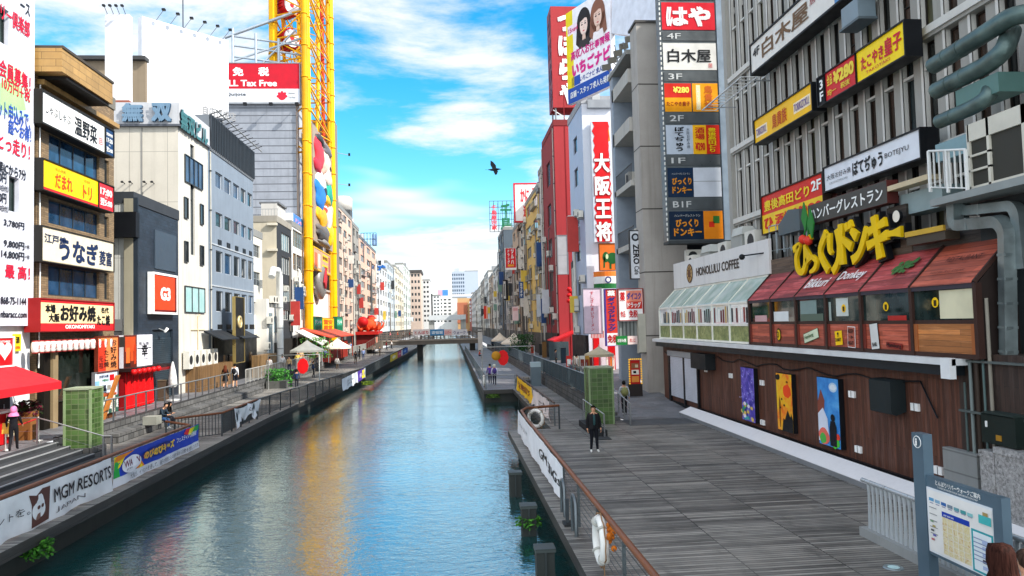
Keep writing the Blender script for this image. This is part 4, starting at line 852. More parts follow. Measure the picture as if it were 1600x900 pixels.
# sign band of the restaurant with its big raised letters
OLDW = WOODV('#5c4a3a', False, .4, .14); DKW = WOODV('#3a322a', False, .3, .12)
ZB = onX(1300, 440, GB-.15).z
TB = thing('restaurant_sign', 'big yellow raised letters on an old timber signboard over the red awning', 'sign', (GB, 24, zr))
f = MB(); O, u, v, w, h = RX(GB-.02, 1203, 1425, 395, 436, at=1260); f.obox(O, u*w, v*h, V((.2, 0, 0)), OLDW); O, u, v, w, h = RX(GB+.02, 1385, 1415, 318, 400, at=1415); f.obox(O, u*w, v*h, V((.15, 0, 0)), DKW); O, u, v, w, h = RX(GB+.01, 1420, 1560, 368, 398, at=1425); f.obox(O, u*(w), v*h, V((.15, 0, 0)), DKW); f.build('signboard', TB)
YL = P('#e8bf08', .6); LX = GB-.45
STK = {'び': [[(.0, .70, 1.2), (.34, .80, .9), (.14, .48, 1), (.2, .14, 1), (.46, .05, 1.1), (.64, .28, 1), (.66, .78, .8)], [(.64, .74, .7), (.88, .40, 1.3)], [(.76, .98, .6), (.82, .84, .9)], [(.92, 1.0, .6), (.98, .86, .9)]],
       'っ': [[(.0, .62, 1.2), (.5, .82, .9), (.88, .55, 1), (.72, .2, 1), (.3, .05, .5)]], 'く': [[(.8, 1.0, 1.3), (.16, .52, 1), (.82, .0, 1.3)]],
       'り': [[(.14, .95, 1.2), (.12, .55, .9), (.28, .42, .5)], [(.68, 1.0, 1.2), (.80, .58, 1), (.66, .2, 1), (.28, -.04, 1.2)]],
       'ド': [[(.3, 1.0, 1.4), (.3, .5, .9), (.3, .0, 1.5)], [(.32, .64, .8), (.86, .38, 1.4)], [(.6, .98, .7), (.68, .8, 1)], [(.82, 1.02, .7), (.9, .84, 1)]],
       'ン': [[(.04, .9, .9), (.38, .66, 1.5)], [(.04, .04, 1.4), (.5, .24, 1), (.98, .86, 1.2)]], 'キ': [[(.08, .66, 1.3), (.5, .74, .9), (.94, .82, 1.3)], [(.0, .32, 1.4), (.5, .41, .9), (1.0, .5, 1.4)], [(.38, 1.02, 1.3), (.5, .5, 1), (.62, -.04, 1.5)]], 'ー': [[(.0, .5, 1.0), (.5, .5, .8), (1.0, .5, 1.6)]]}
lt = [('び', 1238, 1266, 374, 430), ('っ', 1258, 1276, 398, 428), ('く', 1276, 1294, 366, 426), ('り', 1291, 1314, 362, 424), ('ド', 1304, 1332, 352, 415), ('ン', 1327, 1354, 354, 410), ('キ', 1352, 1384, 342, 405), ('ー', 1381, 1406, 346, 388)]
def brush(f, O, u, v, w, h, strokes, wd, m, grow, dx, th):
    """raised lettering: each stroke a flared ribbon with real thickness"""
    for k, st in enumerate(strokes):
        q = [V((x*w, y*h, 0)) for x, y, _ in st]; fine = []; wf = []
        for i in range(len(q)-1):
            p0, p1, p2, p3 = q[max(0, i-1)], q[i], q[i+1], q[min(len(q)-1, i+2)]
            for s in range(6 if len(q) > 2 else 2):
                e = s/(6 if len(q) > 2 else 2); fine.append(.5*((2*p1)+(p2-p0)*e+(2*p0-5*p1+4*p2-p3)*e*e+(3*p1-p0-3*p2+p3)*e**3)); wf.append(st[i][2]*(1-e)+st[i+1][2]*e)
        fine.append(q[-1]); wf.append(st[-1][2]); n = len(fine); Ls, Rs = [], []
        for i in range(n):
            d = (fine[min(n-1, i+1)]-fine[max(0, i-1)]).normalized(); nr = V((-d.y, d.x, 0)); r = wd*wf[i]+grow; e = -grow if i == 0 else (grow if i == n-1 else 0)
            Ls.append(fine[i]+nr*r+d*e); Rs.append(fine[i]-nr*r+d*e)
        X3 = lambda p, z: O+u*p.x+v*p.y+V((z, 0, 0)); z0 = dx-k*.004
        for i in range(n-1):
            f.face([X3(Ls[i], z0), X3(Ls[i+1], z0), X3(Rs[i+1], z0), X3(Rs[i], z0)], m)
            for S_ in (Ls, Rs): f.face([X3(S_[i], z0), X3(S_[i+1], z0), X3(S_[i+1], z0+th), X3(S_[i], z0+th)], m)
        for i in (0, n-1): f.face([X3(Ls[i], z0), X3(Rs[i], z0), X3(Rs[i], z0+th), X3(Ls[i], z0+th)], m)
for t, a, b, yt, yb in lt:
    f = MB(); O, u, v, w, h = RX(LX, a, b, yt, yb); wd = .085*min(1.6, max(.8, w*.95)); wd = .108 if t not in 'っー' else .1
    brush(f, O, u, v, w, h, STK[t], wd, YL, 0, 0, .1); brush(f, O, u, v, w, h, STK[t], wd, BK, .075, .1, .2)
    f.build('raised_letter', TB)
O, u, v, w, h = RX(LX+.4, 1238, 1405, 372, 428); f = MB(); f.obox(O+v*.3, u*w, v*(h*.4), V((.12, 0, 0)), BK); f.build('backing', TB)
f = MB()
for a, b in ((1255, 374), (1263, 376)): f.ball(onX(a, b, LX), .17, P('#d83a2a', .3), 10, 7)
for a, b, a2, b2 in ((1256, 369, 1262, 340), (1263, 371, 1262, 340)): f.pipe([onX(a, b, LX), onX(a2, b2, LX)], .03, P('#2c7a34'), 5)
for s_ in (-1, 1): c = onX(1263+s_*5, 345+s_*5, LX); f.prism([c+V((0, -.05, -.5)), c+V((0, .22, 0)), c+V((0, 0, .55)), c+V((0, -.22, 0))], (-.05, 0, 0), P('#2c7a34'))
f.build('cherries', TB)
R3 = RX(GB-.3, 1262, 1387, 322, 352)
sign('name_sign', 'dark grey sign with white katakana lettering above the big yellow letters', R3, P('#4a4844', .5), [('ハンバーグレストラン', .04, .18, .92, .62, WH, False, .02)], [], .35, None, back=P('#5a2a26', .5))
# balcony rails etc between the signs
f = MB(); pts = [onX(a, b, GB+.25) for a, b in ((1200, 372), (1250, 357))]
# red and yellow bar sign
R4 = RX(13.3, 1190, 1287, 309, 367)
sign('bar_sign', 'red over yellow sign with a chicken menu and bar lettering, beside the coffee sign', R4, P('#d5281c', .4), [('豊後高田どり', .05, .58, .76, .28, P('#f2d21a', .4), False, .025), ('2F', .84, .66, .14, .24, WH, False, .03), ('酒場', .24, .1, .3, .32, P('#d5281c', .4), False, .03), ('¥290', .56, .1, .42, .32, P('#d5281c', .4), False, .04), ('ひ', .04, .1, .16, .3, P('#d5281c'), False, .04)], [(0, 0, 1, .5, P('#f0c61c', .4))], .3, P('#3a2a22'), .05)
R5 = RX(13.2, 1288, 1441, 264, 300)
R5 = (R5[0], R5[1], R5[2], R5[3], R5[4])
sign('shop_sign', 'long white sign with black brush hiragana and latin letters under the yellow strip sign', R5, P('#dfe2e8', .4), [('大阪', .03, .42, .1, .24, BK, False, 0), ('お好み焼', .14, .42, .18, .24, BK, False, 0), ('OKONOMIYAKI', .06, .22, .22, .1, GRY, False, 0), ('ぼてぢゅう', .34, .2, .32, .6, BK, False, .03), ('BOTEJYU', .68, .38, .22, .24, BK, False, 0)], [], .5, BK, .05)
R6 = RX(13.3, 1179, 1271, 190, 226)
sign('strip_sign', 'yellow strip sign with red kanji across the third floor fins', R6, P('#f6bd0c', .4), [('TORIKIZOKU.', .03, .28, .2, .3, P('#7a5fa0'), False, .01), ('鳥貴族', .34, .18, .26, .6, P('#c8501c'), False, .015), ('TORIKIZOKU.', .72, .32, .24, .3, P('#7a5fa0'), False, .01)], [(.02, .22, .22, .42, P('#fbe7c0')), (.71, .26, .26, .42, P('#fbe7c0'))], .5, BK, .05)
O, u, v, w, h = R6; y_ = O.y-w
def cont(a, b): q = RX(13.3, a, b, 0, 10); return (V((13.3, q[0].y, O.z)), u, v, q[3], h)
sign('floor_sign', 'narrow black sign reading 3F between the yellow and red strip signs', cont(1272, 1283), P('#16181c'), [('3', .25, .55, .5, .34, WH, False, .03), ('F', .25, .12, .5, .34, WH, False, .03)], [], .5, BK, .04)
sign('price_sign', 'red strip sign with a yellow price of 280 yen on the third floor', cont(1284, 1333), P('#d0242a', .4), [('全品', .06, .5, .18, .4, P('#f4d848'), False, .02), ('¥280', .28, .42, .66, .46, P('#f4d848'), False, .05), ('均一', .06, .14, .3, .22, P('#f4d848')), ('税抜', .5, .14, .3, .2, P('#f4d848'))], [], .5, BK, .04)
sign('strip_sign', 'bright yellow strip sign with red hiragana, last of the third floor signs', cont(1334, 1411), P('#fbd60e', .4), [('たこやき', .1, .3, .48, .44, P('#c8283a'), False, .03), ('皇子', .6, .28, .34, .56, P('#c8283a'), False, .03), ('TAKOYAKI', .2, .12, .5, .1, P('#c8283a'), False, 0)], [], .5, BK, .05)
R7 = RX(13.3, 1173, 1330, 73, 117); O, u, v, w, h = R7; w = O.y-YX(13.3, 1432, 20)
sign('shop_sign', 'large pale sign with brown kanji crossing the fourth floor', (O, u, v, w, h), P('#e0dcd4', .4), [('4F', .02, .5, .06, .3, BK, False, .02), ('白木屋', .1, .24, .36, .6, P('#6a4a26', .4), False, .02), ('居', .47, .56, .04, .2, P('#a03030'), False, 0)], [(.62, 0, .38, .4, P('#5a8ab8')), (.75, .4, .25, .3, P('#9ac0dc'))], .6, P('#1d1e20'), .08)
# --- the finned office block above
FX = 14.0
TF = thing('office_block', 'grey office block with closely spaced upright fins and dark windows', 'building', (FX+5, 28, 3.7))
yn, yf = 4, YX(FX, 1143, 250)
zfl = [onX(1179, q, FX).z for q in (345, 246, 128, 5)]
f = MB(); f.box(FX+.35, FX+12, yn, yf-.02, 3.7, 27, P('#191d20', .3)); f.build('wall', TF)
sp = 1.02; k = 0; flo = [6.2, 9.6, 13.1, 16.6, 20.1, 23.6, 27.0]
cols_ = []; y = yf-.1
while y > 5: cols_.append(y); y -= sp
for i, (z0, z1) in enumerate(zip(flo, flo[1:])):
    f = MB()
    f.box(FX+.02, FX+.35, yn, yf, z0-.2, z0+.12, FIN); f.box(FX-.05, FX+.02, yn, yf, z0-.1, z0+.13, FINW)
    if i < 4: f.box(FX+.14, FX+.34, yn, yf, z0+2.45, z0+2.53, FINW); f.build('floor_slab', TF)
f = MB(); gl = MB()
for n_, y in enumerate(cols_):
    f = MB(); f.box(FX+.13, FX+.33, y-.24, y+.22, 3.7, 27, FIN); f.box(FX+.09, FX+.13, y-.27, y-.17, 3.7, 27, FINW); f.box(FX+.1, FX+.33, y-.27, y-.24, 3.7, 27, FINW); f.build('fin', TF)  # camera-facing fin edges painted paler, standing in for the light they catch
rn = random.Random(5)
for i, (z0, z1) in enumerate(zip(flo, flo[1:])):
    if i > 4: break
    for n_, y in enumerate(cols_[:22]):
        if n_ > 18 and i > 3: continue
        w_ = sp-.5
        if n_ < 3: zz = (z0+.14, z0+1.9, z1-.5)
        o = window(TF, (FX+.33, y-.27, z0+.14), -YA, ZUP, w_, z1-z0-.36, 1, P('#2b2622', .5), rn.choice([GLASS('#0b0f10'), GLASS('#141816'), GLASS('#2b1d15', .2), GLASS('#1a2426'), GLASS('#3c3a24', .3)]), rn.choice([0, 0, .35]), pane=False) if len([1 for c in TF.children if c.name.startswith('window')]) < 99 else None
f = MB(); f.box(FX-.05, FX+12, yf-.02, yf+.4, 3.7, 27, FIN); f.build('end_wall', TF)
# maintenance ladder / bracket grid on the facade
f = MB(); a, b = onX(1128, 155, FX-1.2), onX(1190, 112, FX-.3)
p1, p2 = V((FX-1.5, yf-.3, zfl[1]+2.9)), V((FX-1.5, yf-5.2, zfl[1]+2.9))
for e in (0, .7): f.pipe([p1+V((e, 0, 0)), p2+V((e, 0, 0))], .035, P('#c9cac8', .4), 4)
for k in range(12): q = p1.lerp(p2, k/11); f.pipe([q, q+V((.7, 0, 0))], .02, P('#c9cac8', .4), 4)
for t in (.1, .9): q = p1.lerp(p2, t); f.pipe([q, q+V((1.5, 0, .0))], .03, GRY, 4)
f.build('sign_bracket', TF)
f = MB(); p_ = onX(1350, 22, FX-.2); f.box(FX-.7, FX-.1, p_.y-.5, p_.y+.5, p_.z-.35, p_.z+.35, P('#7f8f98', .4)); f.prism([(FX-.75, p_.y-.6, p_.z-.4), (FX-.1, p_.y-.6, p_.z-.4), (FX-.1, p_.y-.6, p_.z-.32), (FX-.75, p_.y-.6, p_.z-.32)], (0, 1.2, 0), P('#5c676c')); f.build('air_conditioner', TF)
# ducts
DUCT = P('#5d706c', .38, .55, .4, 2.0); DUCT2 = P('#7f8a8a', .35, .6, .3, 2.0)
def duct(label, pts, r, m=DUCT, sq=False, n=14, seam=.55):
    f = MB(); pts = [V(p) for p in pts]
    q = [pts[0]]
    for a, b, c in zip(pts, pts[1:], pts[2:]):
        d1, d2 = (a-b), (c-b); e = min(r*1.8, d1.length*.45, d2.length*.45); s0, s1 = b+d1.normalized()*e, b+d2.normalized()*e
        q += [s0.lerp(b, t).lerp(b.lerp(s1, t), t) for t in (0, .25, .5, .75, 1)]
    q.append(pts[-1]); f.pipe(q, r, m, 4 if sq else n)
    for a, b in zip(pts, pts[1:]):
        L_ = (b-a).length; d = (b-a).normalized()
        for k in range(1, int(L_/seam)): c = a+d*(k*seam); f.pipe([c-d*.03, c+d*.03], r*1.05, m, 4 if sq else n)
    return solo('duct', label, 'duct', f)
def PX(a, b, X_): return onX(a, b, X_)
D0 = 12.9
duct('upper round green ventilation duct, highest of the big ducts on the finned block', [PX(1458, 103, D0), PX(1540, 52, D0), PX(1585, 22, D0+.1), PX(1640, 20, D0+.6)], .22)
duct('middle round green ventilation duct bending upwards beside the condenser unit', [PX(1463, 142, D0), PX(1545, 100, D0), PX(1570, 78, D0), PX(1580, 50, D0+.6)], .22)
duct('lower round green ventilation duct just above the condenser unit', [PX(1468, 190, D0), PX(1520, 168, D0), PX(1545, 152, D0), PX(1549, 130, D0+.3)], .19)
duct('pale square duct bending down beside the red awning and along the dark wall', [PX(1492, 318, D0-.3), PX(1492, 352, D0-.3), PX(1562, 345, D0-.3), PX(1573, 360, D0-.3), PX(1577, 640, D0-.3)], .19, DUCT2, True)
duct('second square duct hanging above the pale one under the condenser platform', [PX(1500, 316, D0-.1), PX(1510, 330, D0-.1), PX(1585, 322, D0-.1), PX(1592, 335, D0-.1), PX(1600, 420, D0-.1)], .17, DUCT2, True)
f = MB(); O, u, v, w, h = RX(D0-.1, 1460, 1580, 205, 235, at=1520); f.obox(O, u*w, v*h, V((.9, 0, 0)), P('#7fa0a8', .35, .4)); O, u, v, w, h = RX(D0, 1492, 1560, 130, 160, at=1520); f.obox(O, u*w, v*h, V((.7, 0, 0)), P('#5a7e78', .4, .4)); solo('duct_box', 'pale green sheet metal box joining the round ducts', 'duct', f)
# condenser unit on a railed platform
O, u, v, w, h = RX(12.5, 1510, 1600, 195, 300, at=1512); TA = thing('condenser_unit', 'tall beige condenser unit with dark coils on the platform beneath the ducts', 'air conditioner', O+u*(w/2)+V((.5, 0, 0)))
f = MB(); BEI = P('#cfcabb', .45); yN = O.y-w
for yy in (O.y-.05, O.y-w*.4, yN): f.box(12.5, 12.6, yy, yy+.08, O.z, O.z+h, BEI)
f.box(12.5, 13.5, yN, O.y, O.z+h*.74, O.z+h, BEI); f.box(12.5, 13.5, yN, O.y, O.z, O.z+.1, BEI)
for k in (.28, .5): f.box(12.5, 12.56, O.y-w*.4, O.y, O.z+h*k, O.z+h*k+.05, BEI)
f.build('casing', TA); f = MB(); f.box(12.56, 13.48, yN+.02, O.y-.05, O.z+.1, O.z+h*.74, P('#3b3a34', .6)); f.build('coil', TA)
f = MB(); f.box(12.2, 14, yN-1, YX(12.2, 1452, 300), O.z-.2, O.z-.02, P('#8d9290', .5)); f.build('platform', TA)
railing('balcony_railing', 'white steel railing on the platform left beside the condenser unit'.replace('left ', ''), [PX(1454, 300, 12.25), PX(1512, 302, 12.25)], 1.05, .9, .2, P('#e2e2de', .4))
# slabs and clutter under the platform
f = MB(); O, u, v, w, h = RX(13.2, 1405, 1470, 262, 330, at=1440); f.obox(O, u*w, v*h*.5, V((.6, 0, 0)), P('#8fa0a0', .5)); f.obox(O+v*h*.6, u*w, v*h*.12, V((-.4, 0, 0)), P('#c9b896', .5)); solo('canopy_shelf', 'grey sheet metal shelf with timber offcuts below the white brush sign', 'shelf', f)
f = MB(); p_ = onX(1458, 365, 12.9); f.box(12.6, 13.0, p_.y-.9, p_.y+.7, p_.z-.25, p_.z-.02, P('#4a4238')); f.box(12.55, 12.62, p_.y-.9, p_.y+.7, p_.z-.02, p_.z+.12, P('#c9a23a')); solo('light_box', 'small dark box with a yellow top edge at the end of the signboard', 'sign', f)
f = MB(); p_ = onX(1400, 338, 12.8); f.disc(p_, (-1, 0, 0), .17, P('#e8e0d0', .4), 18); f.lathe(p_+V((.1, 0, 0)), [(.17, 0), (.17, .1)], BK, 18, V((-1, 0, 0))); solo('round_lamp', 'round white lamp on the timber board beside the last yellow letter', 'lamp', f)
f = MB(); p_ = onX(1232, 352, 13.0); f.prism([p_+V((0, .9, -.3)), p_+V((0, .9, .1)), p_+V((0, .0, .6)), p_+V((0, -.9, .5)), p_+V((0, -.9, -.3))], (.8, 0, 0), P('#4c5a60', .4)); solo('vent_hood', 'dark angular vent hood beside the cherries of the yellow lettering', 'vent', f)
T = railing('balcony_railing', 'thin grey railing behind the timber signboard under the red bar sign', [PX(1204, 397, 13.3), PX(1262, 388, 13.3)], 1.15, .7, .0, P('#9aa4a6', .4))
rn = random.Random(9)
for k, (a, b) in enumerate(((1088, 405), (1112, 398), (1140, 385), (1163, 372), (1184, 368))):
    p_ = onX(a, b, 13.6); s_ = .62+.12*k
    f = MB()
    if k in (1, 3): f.box(13.2, 14.0, p_.y-.7, p_.y+.6, p_.z-.8, p_.z+.1, P('#9b9d97', .5)); f.prism([(13.15, p_.y-.8, p_.z+.1), (14, p_.y-.8, p_.z+.1), (13.8, p_.y-.5, p_.z+.5), (13.35, p_.y-.5, p_.z+.5)], (0, 1.2, 0), P('#b7b8b0', .5))
    else: ac_mesh(f, 13.2, p_.y-.6, p_.z-.8, .5, 1.1, 1.0, -1, 0)
    solo('condenser', ['small condenser nearest the concrete pier on the coffee shop roof', 'grey vent housing second along the coffee shop roof', 'third unit along the coffee shop roof, a white condenser', 'tall hooded vent fourth along the coffee shop roof', 'last condenser beside the red and yellow bar sign'][k], 'air conditioner', f, 'units on the coffee shop roof')
# dark service wall and granite blocks at the near end
f = MB(); f.box(12.35, 20, 8, y0-.05, -.02, 3.9, WOODV('#3a2a22', True, .35, .14)); f.box(13.1, 20, 8.1, y0-.1, 3.9, 8.2, WALL('#2c3334', .5))
for q in range(5): f.pipe([(12.28, y0-.35-.22*q, .3+.5*(q % 2)), (12.28, y0-.35-.22*q, 3.2+.5*q)], .03+.012*(q % 3), P(['#4c5a58', '#7a8482', '#3a2f28', '#566a68', '#8a8478'][q]), 6)
for z in (1.2, 2.5, 3.7): f.box(12.2, 12.35, 14.5, y0-.2, z, z+.05, P('#59615f', .5, .3))
solo('service_wall', 'dark service wall behind the ducts past the end of the red awning', 'wall', f)
f = MB(); O, u, v, w, h = RX(12.0, 1532, 1585, 645, 690, at=1534); f.obox(O, u*w, v*h, V((.35, 0, 0)), P('#1d2724', .4)); f.obox(O+u*.06+v*(h-.02), u*(w-.1), v*.06, V((.35, 0, 0)), P('#2a3532')); f.box(11.98, 12.0, O.y-.2, O.y-.15, O.z+h*.55, O.z+h*.75, WH); f.box(11.98, 12.0, O.y-w*.6, O.y-w*.45, O.z+.1, O.z+.22, GLD); solo('meter_box', 'dark green metal meter box on the wall above the speckled granite', 'utility box', f)
GRAN = speckle('granite', [(.3, '#4a4a4a'), (.45, '#8e8c8a'), (.6, '#b2b0ae'), (.72, '#d2d0cc')], 14)
f = MB(); f.box(12.15, 12.35, 16.4, 17.6, -.02, 1.55, WALL('#8a8c8a', .4, joint=(3, .5))); solo('stone_pier', 'smooth grey stone pier at the near end of the brown boarded wall', 'pier', f)
# --- concrete pier and tall floor sign stack
YP = 44.2
zt = onY(1015, 36, YP).z
f = MB(); x0, x1 = onY(1008, 450, YP).x, onY(1046, 450, YP).x+1.2; PC = WALL('#b0aaa2', .5); f.box(x0, x1, YP, YP+1.6, .3, zt, PC)
for k in range(1, 6): f.box(x0-.012, x1+.01, YP-.012, YP+1.6, zt*k/6, zt*k/6+.06, P('#3a3836'))
f.box(x0-.1, x1, YP-.1, YP+1.7, zt, zt+.15, P('#4a4846')); solo('concrete_pier', 'tall weathered concrete pier behind the stack of floor signs', 'pier', f)
YS = 40.6
def SR(a, b, yt, yb): return RY(YS, a, b, yt, yb)
O, u, v, w, h = RY(YS, 1038, 1121, -90, 376)
T = thing('floor_directory', 'tall stack of illuminated floor signs for the office block, on a steel frame', 'sign', O+u*(w/2)+YA*.5)
f = MB(); f.obox(O-u*.08, u*(w+.16), v*h, YA*.9, P('#5c6366', .4, .3)); f.obox(O+u*(w+.08)-YA*.05, u*.35, v*h, YA*1.1, P('#8f9fae', .4, .3)); f.obox(O-u*.08-v*.15-YA*.05, u*(w+.5), v*.15, YA*1.0, P('#3c4042')); f.build('frame', T)
f = MB()
for k in range(60): p_ = O-u*.16+v*(h*k/60); f.obox(p_-YA*.06, u*.06, v*(h/60*.55), YA*.06, P('#dcdcd4', .4))
f.build('bulb_strip', T)
DW = P('#3a3c3d', .4)
def cell(yt, yb, m, texts, rects=()):
    fa, fb = 1-(yt+90)/466, 1-(yb+90)/466; sh = .011
    r = (O+v*(h*fb)-YA*.03, u, v, w, h*(fa-fb))
    sign('panel_group', '', r, m, texts, rects, .02, None, T=T)
LG = P('#c4c6c4', .4)
for yt, yb, t in ((52, 66, '4F'), (115, 130, '3F'), (180, 195, '2F'), (246, 260, '1F'), (313, 328, 'B1F')): cell(yt, yb, P('#5d6264', .35, .4), [(t, .08, .2, .26 if len(t) < 3 else .34, .62, LG, False, .01)])
cell(-2, 2, P('#5d6264', .35, .4), [])
cell(6, 49, P('#cc1c2c', .4), [('はや', .08, .12, .84, .74, P('#e8dede', .4), False, .05)])
cell(70, 112, P('#d9d7d0', .4), [('白木屋', .08, .28, .82, .5, BK, False, .02), ('居', .84, .08, .08, .16, RD, False, 0)])
cell(133, 177, P('#ef9d16', .4), [('¥280', .16, .66, .3, .22, P('#f6dc5a'), False, .04), ('たこやき皇子', .03, .2, .44, .16, P('#8a1a10'), False, .02), ('鳥貴族', .74, .08, .16, .84, P('#c8601a'), True, .02), ('TORIKIZOKU', .6, .1, .06, .8, WH, True, 0)], [(0, .5, .5, .5, P('#c8281c', .4)), (.5, 0, .02, 1, DW), (.59, .06, .08, .88, P('#f7e3a8', .4), 1)])
cell(198, 243, P('#b9c3cf', .4), [('ぼてぢゅう', .16, .1, .18, .84, BK, True, .03), ('大阪お好み焼', .38, .2, .06, .7, BK, True, 0), ('酒場', .54, .5, .18, .42, P('#c8281c'), True, .02), ('¥290', .54, .12, .18, .28, P('#c8281c'), False, .04), ('豊後高田どり', .78, .06, .16, .84, P('#f2d21a', .4), True, .02)], [(.5, 0, .25, 1, P('#f2b41a', .4)), (.75, 0, .25, 1, P('#d02a1c', .4))])
cell(264, 309, P('#142a44', .4), [('びっくり', .08, .42, .36, .24, P('#d88a1c'), False, .04), ('ドンキー', .08, .12, .36, .24, P('#d88a1c'), False, .04), ('ハンバーグレストラン', .08, .76, .34, .07, LG, False, 0)], [(.48, 0, .52, 1, P('#cfd4dc', .4)), (.48, .52, .52, .02, GRY, 1)])
cell(331, 374, P('#14263c', .4), [('びっくり', .12, .44, .42, .28, P('#e08c1c'), False, .04), ('ドンキー', .08, .12, .52, .28, P('#e08c1c'), False, .04), ('ハンバーグレストラン', .1, .8, .48, .09, LG, False, 0)], [(.64, 0, .36, 1, P('#e8861a', .4)), (.74, .42, .1, .2, P('#d83018', .4), 1), (.82, .56, .12, .26, P('#3a7a34', .4), 1)])
f = MB(); xa = onY(1127, 200, 42).x
for k in range(9): f.box(xa+.02+k*.17, xa+.1+k*.17, 42, 42.4, 3.7, 27, P('#5a5a58', .5))
f.box(xa, xa+2.2, 42.4, 46, 3.7, 27, P('#4a4c4c', .6)); solo('louvred_bay', 'dark bay of upright louvres between the sign stack and the finned block', 'building', f)
f = MB(); p_ = onY(1083, 400, 41.4); ac_mesh(f, p_.x-.45, 41.2, p_.z-.4, .9, .4, .75, 0, -1); solo('condenser', 'lone condenser on a bracket under the floor sign stack', 'air conditioner', f)
# ================================================================ right bank beyond the concrete pier
X = 11.7
GB_ = WALL('#a8adb4', .35)
yA, yB = 46.0, YX(X, 958, 300)
zt = onX(962, 112, X).z
# open balcony building
T = thing('balcony_building', 'grey building of open balconies between the concrete pier and the white building', 'building', (X+5, (yA+yB)/2, .8))
f = MB(); f.box(X+2.4, X+12, yA, yB, .8, zt, P('#4a4d50', .7)); f.box(X, X+12, yB-.5, yB, .8, zt+.6, GB_); f.box(X+.0, X+2.4, yB-.9, yB-.5, .8, zt, P('#8c97a3', .5)); f.build('wall', T)
fl = [onX(975, q, X).z for q in (500, 385, 290, 205, 128)]
for k, z in enumerate(fl):
    f = MB(); f.box(X, X+2.4, yA, yB-.5, z-.35, z+.55 if k in (3, 4) else z+.02, WALL('#b9b6ae', .45)); f.build('floor_slab', T)
    if k in (1, 2):
        f = MB()
        for q in range(16): y = yA+(yB-.9-yA)*q/15; f.box(X+.03, X+.06, y, y+.03, z, z+1.05, P('#4a4c4e', .5))
        f.box(X+.02, X+.08, yA, yB-.9, z+1.02, z+1.08, P('#4a4c4e', .5)); f.build('balustrade', T)
    for q in range(2): window(T, (X+2.38, yB-1.2-q*3, z+.3), -YA, ZUP, 2.2, 2.0, 2, FR_D, G1, pane=False)
f = MB(); f.box(X-.1, X+12, yA-.1, yB+.1, zt, zt+.3, WALL('#8a8a86', .4)); f.build('roof', T)
f = MB(); ac_mesh(f, X+.4, yB-3, fl[2]+.1, .5, 1.0, .9, -1, 0); f.build('air_conditioner', T); f = MB(); ac_mesh(f, X+.4, yB-4.5, fl[1]+.1, .5, 1.0, .9, -1, 0); f.build('air_conditioner', T)
sign('vertical_sign', 'narrow white vertical sign with a round emblem and cafe lettering', RY(yA-.6, 985, 1002, 361, 435), P('#d7dbe0', .4), [], [], .2, BK, .05)
O, u, v, w, h = RY(yA-.6, 985, 1002, 361, 435); SZ = [o for o in bpy.data.objects if o.name.startswith('vertical_sign') and not o.parent][-1]
f = MB(); f.text('ZERO', O+u*(w*.78)+v*(h*.74), -ZUP, XA, h*.42, w*.58, BK, .03, lift=.01) if False else None
vs, fs = glyphs('ZERO', .03); f.raw([O+u*(w*(.25+.55*y))+v*(h*(.72-.42*x))-YA*.02 for x, y, z in vs], fs, BK); vs, fs = glyphs('Cafe', .01); f.raw([O+u*(w*(.32+.45*y))+v*(h*(.26-.18*x))-YA*.02 for x, y, z in vs], fs, BK); f.build('lettering', SZ)
f = MB(); f.disc(O+u*w*.5+v*h*.87-YA*.012, (0, -1, 0), w*.36, P('#20262c'), 20); f.disc(O+u*w*.5+v*h*.87-YA*.02, (0, -1, 0), w*.2, P('#b8c0c8'), 16); f.build('emblem', SZ)
# ground floor discount store signs
sign('store_sign', 'white store sign with red and navy tax free lettering beside the concrete pier', RY(yA-1.4, 967, 1004, 452, 500), P('#eceae8', .4), [('薬', .06, .62, .2, .3, RD, False, .03), ('ダイコク', .34, .66, .6, .24, P('#2a3a8a'), False, .04), ('ドラッグ', .36, .4, .56, .18, WH, False, .03), ('免税', .42, .08, .36, .24, RD, False, .03), ('食品', .06, .1, .2, .2, RD)], [(.32, .36, .66, .6, P('#e58a72', .5)), (.32, .36, .66, .24, P('#d0332a', .5), 1)], .25, P('#8a2a24'), .05)
f = MB(); O, u, v, w, h = RY(yA-1.2, 968, 1003, 502, 526); f.obox(O, u*w, v*h, YA*.2, P('#5a5f5c'))
for k in range(6): f.obox(O+u*(w*k/6)-YA*.03, u*(w*.1), v*h, YA*.03, P('#7f8482'))
solo('folded_shutter', 'grey folded shutter under the tax free store sign', 'shutter', f)
sign('guide_sign', 'small green sign with white lettering under the folded shutter', RY(yA-1.5, 963, 980, 525, 539), P('#1e7a38', .4), [('お好み焼', .1, .3, .8, .4, WH, False, .02)], [], .15)
sign('guide_sign', 'small pale red sign beside the green one under the folded shutter', RY(yA-1.5, 981, 996, 525, 538), P('#e8d2cc', .4), [('たこ', .2, .3, .6, .4, RD)], [], .15)
f = MB(); O, u, v, w, h = RY(yA-1.6, 998, 1011, 490, 552); f.obox(O, u*w, v*h, YA*.5, P('#b4b2a4', .5)); f.obox(O-YA*.01, u*w, v*.05, YA*.02, BK); solo('cable_box', 'pale grey cable box mounted on the concrete pier', 'utility box', f)
T = sign('menu_board', 'standing menu board with a yellow dotted frame and red food pictures', RY(43.0, 985, 1000, 563, 600), P('#b01c18', .4), [], [(.12, .08, .76, .25, P('#d88a3a')), (.12, .4, .76, .2, P('#e0d8c8')), (.12, .66, .76, .22, P('#8a5a3a')), (.3, .45, .3, .1, BK, 1), (.5, .7, .3, .12, P('#c8b89a'), 1)], .3, None)
O, u, v, w, h = RY(43.0, 985, 1000, 563, 600); f = MB()
